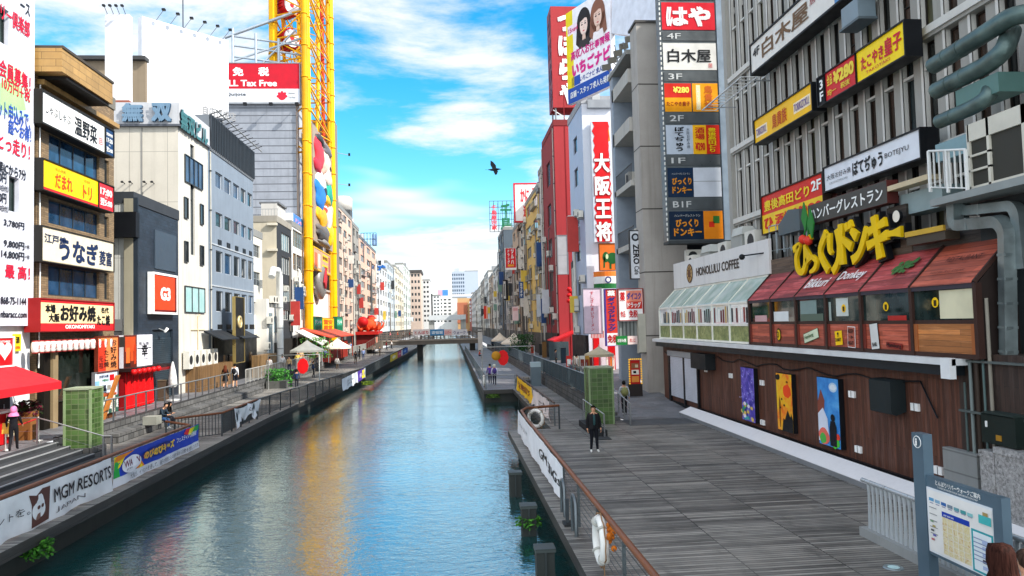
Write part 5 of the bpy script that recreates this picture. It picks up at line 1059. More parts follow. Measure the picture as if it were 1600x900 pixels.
for k in range(11):
    for a in (-.1, w+.04): f.obox(O+u*a+v*(h*k/10)-YA*.06, u*.07, v*.09, YA*.06, EMIT('#e8b030', .25))
for k in range(6): f.obox(O+u*(w*k/5)+v*(h+.04)-YA*.06, u*.07, v*.07, YA*.06, EMIT('#e8b030', .25))
f.build('bulb_frame', T); f = MB(); f.obox(O-u*.12-v*(O.z-.35), u*(w+.24), v*(O.z-.35), YA*.3, P('#2c2624')); f.build('stand', T)
# white building with the great red kanji sign
yA2, yB2 = YX(X, 916, 400), YX(X, 894, 400)
WB = WALL('#d9dde6', .2)
T = building('white building with a bluish window face and a giant red kanji sign', X, yA2, yB2, onX(905, 165, X).z, P('#aab6cc', .5), rowsX(X, 905, (205, 232), (257, 287), (326, 352), (380, 408), (437, 462)), colsX(X, (897, 902.5), (904, 910)), 9, cam_m=WB, frame=FR_D, glass=[G1, G3], n=1, pane=False, name='white_building', roof='#9fa2a6')
R8 = RY(yA2-.5, 926, 956, 190, 378)
T = sign('kanji_sign', 'giant vertical red sign of white kanji with ragged flame edges', R8, P('#cfd3da', .4), [], [], .4, None)
O, u, v, w, h = R8; f = MB(); rn = random.Random(2); pts = []
for k in range(26): pts.append(O+u*(w*(.02+.1*rn.random() if k % 2 else .16))+v*(h*k/25)-YA*.02)
for k in range(26): pts.append(O+u*(w*(.98-.08*rn.random() if k % 2 else .88))+v*(h*(25-k)/25)-YA*.02)
f.face(pts, P('#d21c22', .4)); f.face([p-YA*.01 for p in [O+u*(w*a)+v*(h*b) for a, b in ((.55, .8), (.98, .84), (.9, 1.0), (.5, .96))]], P('#f0883a', .4)); f.build('flames', T)
f = MB()
for k, t in enumerate('大阪王将'): f.text(t, O+u*(w*.06)+v*(h*(.57-.19*k)), u, v, w*.88, h*.17, P('#b01018', .4), .075, ext=.03); f.text(t, O+u*(w*.1)+v*(h*(.575-.19*k)), u, v, w*.8, h*.16, WH, .035, ext=.06)
f.build('lettering', T)
sign('elephant_sign', 'orange square sign with a green elephant under the giant red kanji', RY(yA2-1.2, 937, 967, 381, 422), P('#e0702a', .5), [], [], .25, P('#6a3a1a'), .05)
O, u, v, w, h = RY(yA2-1.2, 937, 967, 381, 422); TE = [o for o in bpy.data.objects if o.name.startswith('elephant_sign') and not o.parent][-1]; f = MB()
def shp(pts, k=0): f.face([O+u*(w*a)+v*(h*b)-YA*(.012+.006*k) for a, b in pts], P('#1f5a2a' if k < 2 else '#cfd8a8', .5))
shp(blob(.66, .45, .3, .22)); shp(blob(.32, .5, .17, .2), 1); shp([(.2, .5), (.28, .5), (.26, .1), (.18, .08)], 1); shp([(.5, .35), (.6, .35), (.6, .05), (.5, .05)], 1); shp([(.8, .35), (.92, .35), (.92, .05), (.8, .05)], 1); shp(blob(.38, .52, .07, .1), 2)
f.build('elephant', TE)
T = thing('curved_sign', 'curved awning sign striped orange white and green below the elephant sign', 'sign', onY(948, 450, yA2-1.5)); f = MB(); a, b = onY(929, 440, yA2-1.3).x, onY(967, 440, yA2-1.3).x; zt = [onY(948, q, yA2-1.5).z for q in (424, 432, 443, 451)]
for i, mm in enumerate(('#e87a2a', '#e8e6e2', '#1f6a34')):
    n = 12
    for k in range(n):
        t0, t1 = math.pi*k/n, math.pi*(k+1)/n; q = lambda t, z: ((a+b)/2-(b-a)/2*math.cos(t), yA2-.9-1.0*math.sin(t), z)
        f.face([q(t0, zt[i]), q(t1, zt[i]), q(t1, zt[i+1]), q(t0, zt[i+1])], P(mm, .5), True)
f.build('canopy', T); f = MB(); c = V(((a+b)/2, yA2-1.93, (zt[1]+zt[2])/2)); f.disc(c, (0, -1, 0), .28, P('#3a3f78'), 16); f.disc(c-YA*.01, (0, -1, 0), .16, WH, 16); f.build('emblem', T)
sign('vertical_banner', 'tall pale pink vertical banner with small red brush lettering', RY(yA2-2.5, 912, 940, 451, 521), P('#dcc8d4', .5), [('すしざんまいラーメン', .38, .06, .2, .88, P('#c8283a'), True, .01)], [], .12, P('#7f828a'), .05)
sign('vertical_banner', 'tall red vertical store sign with navy katakana next to the pale pink banner', RY(yA2-3.5, 946, 966, 452, 540), P('#d23a30', .5), [('薬', .2, .88, .6, .1, WH, False, .04), ('ダイコクドラッグ', .18, .26, .64, .6, P('#20307a'), True, .04), ('免税', .12, .05, .8, .14, P('#c01c1c'), False, .04)], [(0, 0, 1, .22, P('#eee8e6')), (0, 0, .08, 1, P('#4a3a8a'), 1)], .3, P('#4a3a8a'), .04)
f = MB(); O, u, v, w, h = RY(yA2-1, 915, 966, 528, 600)
for k, (a, b) in enumerate(((.26, .44), (.72, .92))): f.obox(O+u*(w*a), u*(w*(b-a)), v*h, YA*.5, P('#d00c12', .5))
f.obox(O+u*(w*.2)+v*h, u*(w*.4), v*.9, YA*.3, P('#e2dcda')); 
for k in range(9): f.obox(O+u*(w*(.2+.045*k))+v*h-YA*.01, u*(w*.02), v*.6, YA*.01, RD)
solo('red_gate', 'bright red shop entrance posts behind the brown parasol', 'gate', f)
f = MB(); O, u, v, w, h = RY(yA2+.1, 915, 1000, 535, 605); f.obox(O, u*w, v*h, YA*.2, P('#1b1a1c', .6)); solo('dark_entrance', 'dark shop entrance behind the red gate posts', 'shop front', f)
for k, (a, mm) in enumerate(((947, '#e9e4da'), (953, '#e07a2a'), (957, '#e9e0d0'))):
    O, u, v, w, h = RY(yA2-1.6, a, a+3.5, 555, 585); f = MB(); f.obox(O, u*w, v*h, YA*.03, P(mm)); f.text('ラーメン', O+u*(w*.2)+v*(h*.05), u, v, w*.6, h*.9, RD, .03, True); f.pipe([O-v*(O.z-.8), O+v*(h+.2)], .02, GRY, 4); solo('banner_flag', ['white banner flag with red lettering, first in front of the red gate', 'orange banner flag between two white ones', 'white banner flag nearest the far red post'][k], 'flag', f)
def parasol(label, px, py_top, py_edge, half, Y, zg, col, name='parasol', tilt=0):
    c = onY(px, py_edge, Y); t = onY(px, py_top, Y); r = onY(px+half, py_edge, Y).x-c.x
    T = thing(name, label, 'parasol', (c.x, Y, zg)); hgt = t.z-c.z; f = MB(); n = 8
    prof = [(r, 0), (r*.62, hgt*.34), (r*.3, hgt*.66), (r*.04, hgt)]
    vs = []; fs = []
    for rr, hh in prof: vs += [(c.x+rr*math.cos(2*math.pi*(k+.5)/n), Y+rr*math.sin(2*math.pi*(k+.5)/n), c.z+hh) for k in range(n)]
    for i in range(3):
        for k in range(n): p_, q = i*n+k, i*n+(k+1) % n; fs.append((p_, q, q+n, p_+n))
    f.raw(vs, fs, P(col, .8)); vl = [(x, y, z) for x, y, z in vs[:n]]
    for k in range(n): a, b = V(vl[k]), V(vl[(k+1) % n]); f.face([a, b, b-ZUP*.2, a-ZUP*.2], P(col, .8))
    f.build('canopy', T); f = MB(); f.pipe([(c.x, Y, zg), (c.x, Y, t.z+.15)], .035, GRY, 6); f.build('pole', T); f = MB(); f.lathe((c.x, Y, zg), [(0, 0), (.4, 0), (.4, .08), (.06, .12)], P('#6a6a6a'), 10); f.build('base', T); return T
parasol('faded brown parasol in front of the red gate posts on the upper street', 936, 541.5, 553, 23, 56, .8, '#b8a98c')
parasol('large cream parasol on the upper street, nearer of two by the potted greenery', 803, 521, 535, 21, 92, .8, '#d9cdbb')
parasol('smaller cream parasol behind the large one by the potted greenery', 781, 520, 531, 14, 108, .8, '#d3c8b8')
# red building
XR_ = 11.6
yA3, yB3 = YX(XR_, 871, 400), YX(XR_, 852, 400)
DRED = WALL('#8a1a20', .3); LRED = WALL('#a3262b', .3)  # shaded canal face and sunlit side wall: the light is put into two reds
T = building('dark red building with mauve window face and a sunlit bright red side wall', XR_, yA3, yB3, onX(862, 200, XR_).z, DRED, rowsX(XR_, 862, (245, 285), (315, 350), (372, 402), (425, 455), (478, 508)), colsX(XR_, (854, 858), (860.5, 866)), 8, cam_m=LRED, frame=FR_D, glass=[G1, G3], n=2, pane=False, name='red_building', roof='#7a1a1c', drains=2)
f = MB(); p_ = onY(882, 200, yA3); f.box(p_.x-.05, p_.x+.05, yA3-.03, yA3-.003, 1, 30, P('#7a1418')); f.build('joint_cover', T)
sign('blank_sign', 'blank pale vertical sign box on brackets beside the red side wall', RY(yA3-2.5, 872, 887, 368, 428), P('#a9a8aa', .5), [], [(0, .48, 1, .015, GRY)], .5, GRY, .05)
T = thing('shop_awning', 'red shop awning at the foot of the dark red building', 'awning', onY(880, 560, yA3-1)); f = MB(); a, b = onY(861, 533, yA3-1).x, onY(896, 520, yA3-1).x; z0, z1 = onY(861, 533, yA3-1).z, onY(896, 518, yA3-1).z; f.prism([(a, yA3-3, z0), (b, yA3-3, z1), (b, yA3-3, z1+.12), (a, yA3-3, z0+.12)], (0, 5, 0), P('#d2232a', .6)); f.build('canopy', T); f = MB(); f.prism([(a, yA3-3.03, z0-.3), (a, yA3-3.03, z0), (b, yA3-3.03, z1), (b, yA3-3.03, z1-.15)], (0, .03, 0), P('#a8181e', .6)); f.build('valance', T)
f = MB(); O, u, v, w, h = RY(yA3-4, 858, 889, 534, 563)
for k in range(22): f.obox(O+u*(w*k/22), u*(w*.03), v*h, YA*.08, P('#4f5c60', .5))
f.obox(O+YA*.05, u*w, v*h, YA*.05, P('#39454a', .5)); solo('slat_screen', 'dark grey slatted screen under the red shop awning', 'fence', f)
# tower box sign of the restaurant above
TBY = yA3+.6
O, u, v, w, h = RY(TBY, 862, 905, 10, 168)
T = sign('tower_sign', 'tall red box sign with white hiragana on a steel stand above the red building', (O, u, v, w, h), LRED, [], [], 3.0, None, back=P('#7c1c22', .5))
f = MB()
for k, t in enumerate('づぼらや'): f.text(t, O+u*(w*.25)+v*(h*(.75-.24*k)), u, v, w*.66, h*.21, WH, .05, ext=.06)
f.build('lettering', T); f = MB()
for k, t in enumerate('づぼらや'): f.text(t, V((O.x-.02, TBY+2.7, O.z+h*(.75-.24*k))), -YA, ZUP, 2.4, h*.2, P('#5a2a4a'), .05)
f.build('side_lettering', T)
f = MB(); f.text('', O, u, v, 1, 1, WH) if False else None
for a in (.1, .9):
    for d in (.2, 2.6): f.pipe([O+u*(w*a)+YA*d-v*2.4, O+u*(w*a)+YA*d], .1, GRY, 5)
f.pipe([O+YA*.2-v*2.2, O+u*w+YA*.2-v*.2], .06, WH, 4); f.pipe([O+YA*.2-v*.2, O+u*w+YA*.2-v*2.2], .06, WH, 4); f.build('stand', T)
# big advertising hoarding with two portraits
A, B = onY(886, 24, 63), onY(957, -22, 57.5); A2, B2 = onY(888, 164, 63), onY(957, 130, 57.5)
d = B2-A2; d.z = 0; w = d.length; d.normalize(); h = A.z-A2.z
T = thing('billboard', 'large billboard with two long-haired women and pink lettering over a blue strip', 'billboard', (A2+B2)/2); RH = (A2, d, ZUP, w, h); h = max(h, B.z-A2.z)
sign('panel_group', '', (A2, d, ZUP, w, h), P('#f2eef0', .4), [('高収入お仕事情報', .1, .45, .88, .1, P('#d81c84'), False, .03), ('いちごナビ', .12, .27, .86, .15, P('#e01c8c'), False, .06), ('いちごナビ 求人', .3, .185, .5, .06, P('#1c3a9a'), False, .02), ('店舗・スタッフ求人も掲載', .06, .05, .9, .07, WH, False, .02), ('15navi', .06, .76, .22, .05, P('#d0206a'), False, .02)],
     [(0, .16, .16, .84, P('#ecd51a')), (0, 0, 1, .165, P('#2450a8')), (.1, .17, .2, .1, P('#2450a8')), (.04, .74, .28, .1, P('#f6e0ec'), 1)], .4, None, T=T)
f = MB(); n_ = d.cross(ZUP)
def pt(x, y, k): return A2+d*(w*x)+ZUP*(h*y)+n_*(.012+.006*k)
SK, SK2, HR1, HR2 = P('#e8c4b0', .5), P('#efd2c4', .5), P('#2a211e', .5), P('#8a5a44', .5)
for cx, hr, k in ((.42, HR1, 0), (.74, HR2, 4)):
    f.face([pt(cx+a, .78+b, k) for a, b in blob(0, 0, .16, .17, 20)], hr); f.face([pt(cx+a, .62+b, k) for a, b in ((-.16, .16), (.16, .16), (.19, -.04), (.1, -.07), (-.12, -.07), (-.19, -.02))], hr)
    f.face([pt(cx+a, .58+b, k+1) for a, b in ((-.1, .04), (.1, .04), (.13, -.05), (-.13, -.05))], P('#f0e8e8' if k else '#3a3434'))
    f.face([pt(cx+a, .765+b, k+1) for a, b in blob(0, 0, .088, .105, 20)], SK if k else SK2); f.face([pt(cx+a, .64+b, k+1) for a, b in ((-.03, .04), (.03, .04), (.04, -.03), (-.04, -.03))], SK)
    f.face([pt(cx+a, .85+b, k+2) for a, b in ((-.1, .03), (.1, .03), (.09, -.03), (.03, -.015), (-.04, -.03), (-.095, -.04))], hr)
    for s_ in (-1, 1): f.face([pt(cx+s_*.038+a, .775+b, k+2) for a, b in blob(0, 0, .02, .008, 8)], BK); f.face([pt(cx+s_*.038+a, .797+b, k+2) for a, b in blob(0, 0, .024, .003, 8)], hr)
    f.face([pt(cx+a, .705+b, k+2) for a, b in blob(0, 0, .024, .007, 8)], P('#c8404a')); f.face([pt(cx+a, .738+b, k+2) for a, b in blob(0, 0, .009, .005, 6)], P('#d8a890'))
f.build('portrait', T)
C_ = B2+V((.1, 0, 0)); f = MB(); A3, B3 = onY(958, -40, 57.4), onY(1036, 60, 50)
f.prism([onY(958, 128, 57.4)-ZUP*-4, onY(1036, 62, 50), onY(1036, -60, 50), onY(958, -60, 57.4)], V((.3, .4, 0)), P('#dcdfe8', .4)); solo('billboard', 'blank pale back of a hoarding next to the portrait billboard', 'billboard', f)
f = MB()
for k in range(6): p_ = onY(966+k*13, 100-k*4, 54); f.pipe([(p_.x, 54, 17), p_], .08, GRY, 5); f.pipe([p_, p_-YA*1.5-V((.6, 0, -.9))], .05, GRY, 4)
for z in (0, 1.4): f.pipe([onY(960, 122, 56)+ZUP*z, onY(1000, 100, 52)+ZUP*z], .06, GRY, 4)
for k in range(5): f.pipe([onY(960+k*8, 122-k*4, 55), onY(968+k*8, 95-k*4, 54)], .04, GRY, 4)
solo('scaffold', 'grey steel lattice carrying the hoardings above the balcony building', 'scaffold', f)
for k in range(6):
    p_ = onY(948+k*9, 108-k*11, 53); T = thing('floodlight', 'floodlight on a bracket arm aimed at the portrait billboard', 'lamp', p_, 'floodlights along the portrait billboard')
    f = MB(); f.pipe([p_, p_+V((1.6, 2, -.2))], .04, GRY, 4); f.build('arm', T); f = MB(); f.obox(p_-V((.3, .2, .2)), (.6, 0, .12), (0, .4, .1), (-.05, 0, .45), P('#5c584e', .4)); f.build('head', T)
f = MB(); O, u, v, w, h = RY(yA2-.3, 918, 957, 150, 168); f.obox(O, u*w, v*h*.7, YA*2, P('#8d9298', .5)); f.obox(O+u*(w*.2)+v*h*.7, u*w*.3, v*h*.5, YA*1, P('#b4b6b6')); solo('roof_plant', 'grey machinery on the roof of the white building below the portrait billboard', 'roof unit', f)
# smaller terraces further along
def clutter(T, X, sg, ya, yb, zt, rn, n=1.0):
    """what hangs on such facades: conduits, condensers on brackets, blank sign boxes, meter boxes"""
    L = yb-ya
    for q in range(int(4*n)):
        f = MB(); y = ya+.2+(L-.4)*rn.random(); x = X+sg*rn.uniform(.08, .3); z0, z1 = rn.uniform(.8, 5), rn.uniform(zt*.5, zt-.2)
        f.pipe([(x, y, z0), (x, y, z1), (x-sg*.2, y+.1, z1+.2)], rn.choice([.04, .05, .09, .14]), P(rn.choice(['#8a8780', '#b9b6ac', '#4b4c4c', '#6a6258', '#c8c4ba'])), 6); f.build('conduit', T)
    for q in range(int(7*n)):
        f = MB(); y = ya+.2+(L-1.2)*rn.random(); z = rn.uniform(3.5, zt-1.5); ac_mesh(f, X+.1 if sg > 0 else X-.5, y, z, .4, .85, .65, sg, 0); f.box(X, X+sg*.5, y, y+.85, z-.06, z, GRY); f.build('air_conditioner', T)
    for q in range(int(2*n)):
        f = MB(); y = ya+.3+(L-.8)*rn.random(); z = rn.uniform(4.2, zt*.7); hh = rn.uniform(1.2, 3.2); f.box(X+sg*.15, X+sg*rn.uniform(.8, 1.2), y, y+.25, z, z+hh, P(rn.choice(['#d8d4cc', '#c8ccd0', '#b8403a', '#2c4a7a', '#3a3c3e', '#d8b84a', '#7a9a8a']), .5)); f.box(X, X+sg*.15, y+.08, y+.16, z+hh*.3, z+hh*.7, GRY); f.build('sign_box', T)
def row(label, px0, px1, ztop_px, m, rows, cols, X=11.8, **k):
    """building between picture columns px0 (near) and px1 (far) of the facade plane"""
    y0, y1 = YX(X, px0, 450), YX(X, px1, 450)
    nr = rows; zt = onX((px0+px1)/2, ztop_px, X).z; fh = (zt-4.2)/nr; zz = [(4.2+fh*i+fh*.3, 4.2+fh*i+fh*.8) for i in range(nr)]
    L = y1-y0; cc = [(y0+L*(j+.18)/cols, y0+L*(j+.82)/cols) for j in range(cols)]
    k.setdefault('pane', False); k.setdefault('n', 2)
    T = building(label, X, min(y0, y1), max(y0, y1), zt, m, zz, cc, k.pop('depth', 10), **k)
    rn = random.Random(int(px0*7)); sg = -1 if X > 0 else 1
    if abs(y0) < 150:
        for i in range(4): # balcony boxes, brackets
            z = rn.choice(zz); c = rn.choice(cc); f = MB(); f.box(X, X+sg*.5, c[0], c[1], z[0]-.25, z[0]-.18, GRY)
            for q in range(8): yy = c[0]+(c[1]-c[0])*q/7; f.box(X+sg*.46, X+sg*.5, yy-.02, yy+.02, z[0]-.2, z[0]+.5, GRY)
            f.box(X+sg*.44, X+sg*.5, c[0], c[1], z[0]+.48, z[0]+.54, GRY); f.build('balcony', T)
    if abs(y0) < 340: clutter(T, X, sg, min(y0, y1), max(y0, y1), zt, rn)
    f = MB(); f.box(X+.02*sg, X+.12*sg, min(y0, y1)+.2, max(y0, y1)-.2, .8, 3.6, P(rn.choice(['#2c2a2a', '#3a3430', '#4a4440', '#22262a']))); f.build('shop_front', T)
    for q in range(2): # rooftop plant
        f = MB(); yy = y0+(y1-y0)*(.2+.5*rn.random()); xx = X-sg*rn.uniform(.6, 3); hh = rn.uniform(.8, 2.2); f.box(xx-.7, xx+.7, yy-1, yy+1, zt, zt+hh, WALL(rn.choice(['#b8b6b0', '#8e9092', '#cfd0cc']), .4)); f.build('roof_unit', T)
    return T
PUR = WALL('#8a7f92', .35)
row('narrow grey mauve building squeezed beside the dark red one', 852, 846, 260, PUR, 6, 1, drains=1, acs=1)
row('yellow building with stacked balconies beyond the dark red one', 845, 824, 300, WALL('#d9bb6a', .35), 6, 2, drains=2, acs=1)
row('narrow cream building with many pipes beyond the yellow one', 823, 815, 330, WALL('#d8ccb4', .45), 6, 1, drains=2, acs=1)
row('beige building carrying the red drugstore sign', 814, 803, 352, WALL('#c9ab8c', .4), 6, 2, drains=1, acs=1)
row('pale grey building with a round topped corner, past the drugstore sign', 802, 790, 392, WALL('#b9b2aa', .4), 5, 2, drains=1)
row('dark slate building below the green roof letters', 789, 780, 362, WALL('#4c5862', .3), 6, 2)
row('off-white building past the dark slate one', 779, 771, 420, WALL('#cfcac2', .35), 5, 2)
row('tan building among the small far ones on the right bank'.replace(' on the right bank', ' past the slate one'), 770.5, 764, 432, WALL('#b89c84', .35), 5, 2)
row('white slab building with a thin red vertical sign', 763.5, 757, 428, WALL('#dad8d4', .3), 6, 3)
row('grey-brown slab building next along from the red vertical sign', 756.5, 751, 440, WALL('#a49a92', .3), 6, 3)
row('pale slab building with bare end wall near the far bridge', 750.5, 744, 452, WALL('#d6d2cc', .3), 6, 4)
row('last small building of the receding terrace beside the distant bridge', 743.5, 736, 460, WALL('#c2bcb6', .3), 5, 5)
# their signs
sign('roof_sign', 'white roof sign with red kana in a red frame above the yellow building', RY(112, 805, 846, 288, 345), P('#f1ecec', .4), [('かに', .2, .52, .34, .36, P('#d02a30'), False, .04), ('道楽', .3, .1, .3, .34, P('#d02a30'), False, .04), ('う', .62, .6, .22, .3, P('#d02a30'), False, .04)], [], .6, P('#c8202c', .4), .22)
YL2 = 165; O, u, v, w, h = RY(YL2, 765, 806, 314, 362); T = thing('roof_sign', 'open lattice roof sign with green kanji and red side letters', 'sign', O+u*(w/2)); f = MB()
for k in range(7): f.pipe([O+u*(w*k/6), O+u*(w*k/6)+v*h], .09, P('#5a6a70'), 4)
for k in range(6): f.pipe([O+v*(h*k/5), O+u*w+v*(h*k/5)], .09, P('#5a6a70'), 4); 
for k in range(6): f.pipe([O+u*(w*k/6), O+u*(w*(k+1)/6)+v*h], .06, P('#5a6a70'), 4)
f.build('lattice', T); f = MB(); f.text('千鳥', O+u*(w*.4)+v*(h*.04), u, v, w*.42, h*.86, P('#1c6a44', .4), .05, True, lift=.2); f.build('lettering', T); f = MB(); f.text('千鳥屋宗家', O+u*(w*.06)+v*(h*.06), u, v, w*.22, h*.8, P('#c8303a', .4), .04, True, lift=.2); f.build('side_lettering', T)
sign('drugstore_sign', 'red projecting sign with white katakana and an orange swoosh', RY(118, 790, 806, 388, 421), P('#d8222c', .4), [('ツルハ', .52, .26, .3, .7, WH, True, .04), ('ドラッグ', .18, .26, .22, .68, WH, True, .03)], [(.2, .14, .6, .1, P('#f2a03a')), (0, 0, 1, .08, WH)], .5, WH, .06)
sign('projecting_sign', 'black projecting sign with a white vertical panel below the drugstore sign', RY(126, 786, 794, 437, 469), P('#1c1e22', .4), [], [(.1, .08, .42, .84, P('#d4d4d0')), (.22, .2, .16, .6, BK, 1)], .5)
sign('projecting_sign', 'small navy projecting sign with white katakana on the beige building', RY(106, 811, 818, 440, 466), P('#2c4a7a', .4), [('カラオケ', .25, .08, .5, .84, WH, True, .02)], [], .4)
sign('projecting_sign', 'thin red vertical sign far along the terraces', RY(205, 756, 762, 478, 498), P('#d83a2a', .4), [], [(.6, 0, .4, 1, P('#e8a08a'))], .6)
sign('projecting_sign', 'pale pink blank sign on the terrace below the navy one', RY(100, 801, 810, 479, 501), P('#e2c2c0', .4), [], [(.1, .7, .8, .2, P('#d89a98'))], .4)
f = MB()
for k in range(9): p_ = onY(889+k % 3*3, 452+k*3.0, yA3-3); f.ball(p_, .27, P('#d8161c', .35), 10, 7, (1, 1, .9))
solo('red_ornament', 'cluster of glossy red lantern balls beside the bright red wall', 'ornament', f)

# street level clutter along the right bank
for T_, ya_q, yb_q, X_ in ((bpy.data.objects['red_building'], yA3, yB3, XR_), ([o for o in bpy.data.objects if o.name.startswith('white_building') and not o.parent and o.location.x > 0][0], yA2, yB2, 11.7)):
    f = MB(); f.box(X_-.25, X_-.01, ya_q+.15, yb_q-.1, .8, 3.7, P('#241f1e', .6)); f.build('shop_front', T_)
    clutter(T_, X_, -1, ya_q, yb_q, 17, random.Random(int(ya_q)), 1.0)
rn = random.Random(77)
for k in range(9):
    y = 60+k*6.5; x = 10.6+.5*rn.random(); f = MB(); hh = rn.uniform(.8, 1.9); w_ = rn.uniform(.4, .9); f.box(x, x+w_, y, y+.5, .8, .8+hh, P(['#5a2a24', '#8a8a84', '#2c3a44', '#b8b2a4', '#7a5a34', '#3a3c3a', '#a83a2a', '#c8c0b0', '#4a5a4a'][k], .6)); f.box(x-.02, x+w_+.02, y-.02, y+.52, .8+hh, .84+hh, BK)
    solo('shop_crate', ['dark red cabinet', 'grey drinks cabinet', 'slate blue cabinet', 'pale stone coloured cabinet', 'brown timber crate', 'charcoal cabinet', 'rusty red crate', 'cream cabinet', 'sage green crate'][k]+' standing on the upper street along the terrace fronts', 'cabinet', f)
# ================================================================ left bank beyond the grey building
X = XL
OFW = WALL('#d9d4c8', .3); BEIGE = WALL('#c9bfa9', .35); BLKC = WALL('#2b2e33', .25)
y0, y1 = YX(X, 398, 450), YX(X, 415, 450)
building('small cream building tucked beside the grey panelled one', X-.3, y0, y1, onX(406, 368, X).z, OFW, rowsX(X, 406, (383, 402), (425, 446), (472, 492)), colsX(X, (400, 412)), 10, frame=FR_L, glass=[G3, G1], n=3, trans=.5, pane=False, name='cream_building', drains=1)
y2, y3 = YX(X, 433, 450), YX(X, 456, 450)
T = building('dark fronted building with beige side wall and white framed windows', X, y2, y3, onX(445, 352, X).z, BLKC, rowsX(X, 444, (365, 392), (402, 428), (444, 470), (484, 500)), colsX(X, (441, 454)), 11, cam_m=BEIGE, frame=FR_W, glass=[G4, G3], n=4, pane=False, name='dark_building', roof='#9c968a')
f = MB(); O, u, v, w, h = RY(y2+2, 408, 433, 318, 343); f.obox(O, u*w, v*h, YA*4, WALL('#c9c5be', .3)); f.obox(O-u*.2+v*h, u*(w+.4), v*.2, YA*4, P('#6a6c6e')); f.build('roof_unit', T)
f = MB()
for q in (345, 385):
    p_ = onY(426, q, y2); f.box(p_.x-.5, p_.x+.5, y2-.35, y2-.003, p_.z-.5, p_.z-.25, WALL('#d5cdba', .3))
f.build('ledge', T)
f = MB(); a = onY(400, 340, y2).x; 
for k in range(8): f.box(a+k*.3, a+k*.3+.03, y2+.3, y2+.34, 0+onY(405, 342, y2).z, onY(405, 342, y2).z+1.1, GRY)
f.box(a, a+2.2, y2+.3, y2+.34, onY(405, 342, y2).z+1.05, onY(405, 342, y2).z+1.1, GRY); f.build('roof_railing', T)
y4 = YX(X, 474.5, 450)
T = building('pale building with a blue roof sign beside the yellow tower', X, y3+.05, y4, onX(465, 357, X).z, WALL('#dcdad6', .25), rowsX(X, 465, (362, 388), (398, 424), (438, 464), (476, 500)), colsX(X, (459, 473)), 11, frame=FR_L, glass=[G4, GLASS('#8a8a6a', .2, .3), G3], n=3, trans=.35, pane=False, name='pale_building')
sign('roof_sign', 'blue and white roof sign box on the pale building by the yellow tower', RX(X, 458, 474, 334, 352, at=460), P('#2f7fd0', .4), [('ドンキ', .2, .3, .6, .4, P('#e8a0b8'), False, .03)], [(0, 0, 1, .2, P('#1c3f8a'))], 3.0, None, back=WH)
# white pipe-hung annexe in front of it
f = MB(); yq = y2-5; xq = X+.7
f.box(X-2, xq, YX(xq, 417, 520), YX(xq, 436, 520), .8, onX(427, 468, xq).z, WALL('#dcd8cf', .3)); f.box(xq, xq+.06, YX(xq, 420, 520), YX(xq, 425, 520), 2.0, 6.5, GLASS('#4a5a60', .2)); f.box(xq, xq+.06, YX(xq, 428, 520), YX(xq, 433, 520), 1.4, 3.6, P('#3a3634')); f.box(xq, xq+.06, YX(xq, 428, 520), YX(xq, 433, 520), 4.6, 6.2, GLASS('#4a5a60', .2))
solo('annexe', 'low white annexe with a dark door in front of the dark fronted building', 'building', f)
p0 = onX(438, 560, X+1.2)
f = MB(); f.pipe([(X+1.2, p0.y, .8), (X+1.2, p0.y, onX(438, 432, X+1.2).z), (X+1.15, p0.y-.5, onX(438, 428, X+1.2).z+.3), (X+1.1, p0.y-2.2, onX(438, 428, X+1.2).z+.25), (X+1.1, p0.y-2.8, onX(438, 428, X+1.2).z-.5)], .32, P('#dcdcd8', .4), 12)
for z in (3, 5, 7): f.lathe((X+1.2, p0.y, z), [(.33, 0), (.36, 0), (.36, .08), (.33, .08)], GRY, 12)
solo('flue', 'fat white hooked flue pipe rising in front of the dark fronted building', 'pipe', f)
for k in range(4):
    f = MB(); yy = p0.y-4.5+k*1.1; z = [3.0, 5.4, 7.4, 7.4][k]; ac_mesh(f, X+.75, yy, z, .4, .9, .75, 1, 0); solo('condenser', ['lowest condenser beside the white flue pipe', 'middle condenser beside the white flue pipe', 'upper condenser on the low white annexe', 'upper condenser closest to the bend of the flue pipe'][k], 'air conditioner', f, 'units beside the white flue pipe')
f = MB(); f.box(X+.8, X+1.6, YX(X+1.6, 408, 560), YX(X+1.6, 432, 560), .8, 2.7, WOODV('#8a6a40', True, .3, .15)); solo('wooden_fence', 'second brown timber fence in front of the cream building', 'fence', f)
# grey big store with the tax free sign
YD = 92.0
T = building('tall grey louvred store building behind the yellow tower', X-.6, YD, YD+24, onY(415, 160, YD).z, WALL('#b2b6bd', .2), depth=13, cam_m=TILE('#90959e', 30, .95, .06, .05, .6, '#4a4e55'), name='grey_store', roof='#8f949a')
SX = RY(YD-.4, 357, 468, 99, 161)
T2 = sign('tax_free_sign', 'large red and white tax free sign on top of the grey store', SX, P('#cfd2d8', .6), [('免', .06, .68, .15, .22, WH, False, .04), ('税', .42, .68, .15, .22, WH, False, .04), ('ALL Tax Free', -.1, .42, .78, .16, WH, False, .03), ('Donki Quijote', -.28, .16, .52, .1, BK, False, .01), ('Japan', .84, .22, .1, .05, GRY), ('Tax-free', .84, .12, .1, .05, GRY)], [(0, .36, 1, .64, P('#b81428', .6)), (0, -.0, 1, .02, GRY)], .8, P('#8d9298', .5), .1)
O, u, v, w, h = SX; f = MB(); c = O+u*(w*.75)+v*(h*.17)-YA*.01; f.disc(c, (0, -1, 0), h*.1, P('#d81c34', .4), 16)
for k in range(5): t = math.pi*(k/4); f.disc(c+u*(math.cos(t)*h*.1)+v*(math.sin(t)*h*.1)-YA*.004, (0, -1, 0), h*.035, P('#d81c34', .4), 8)
f.build('emblem', T2)
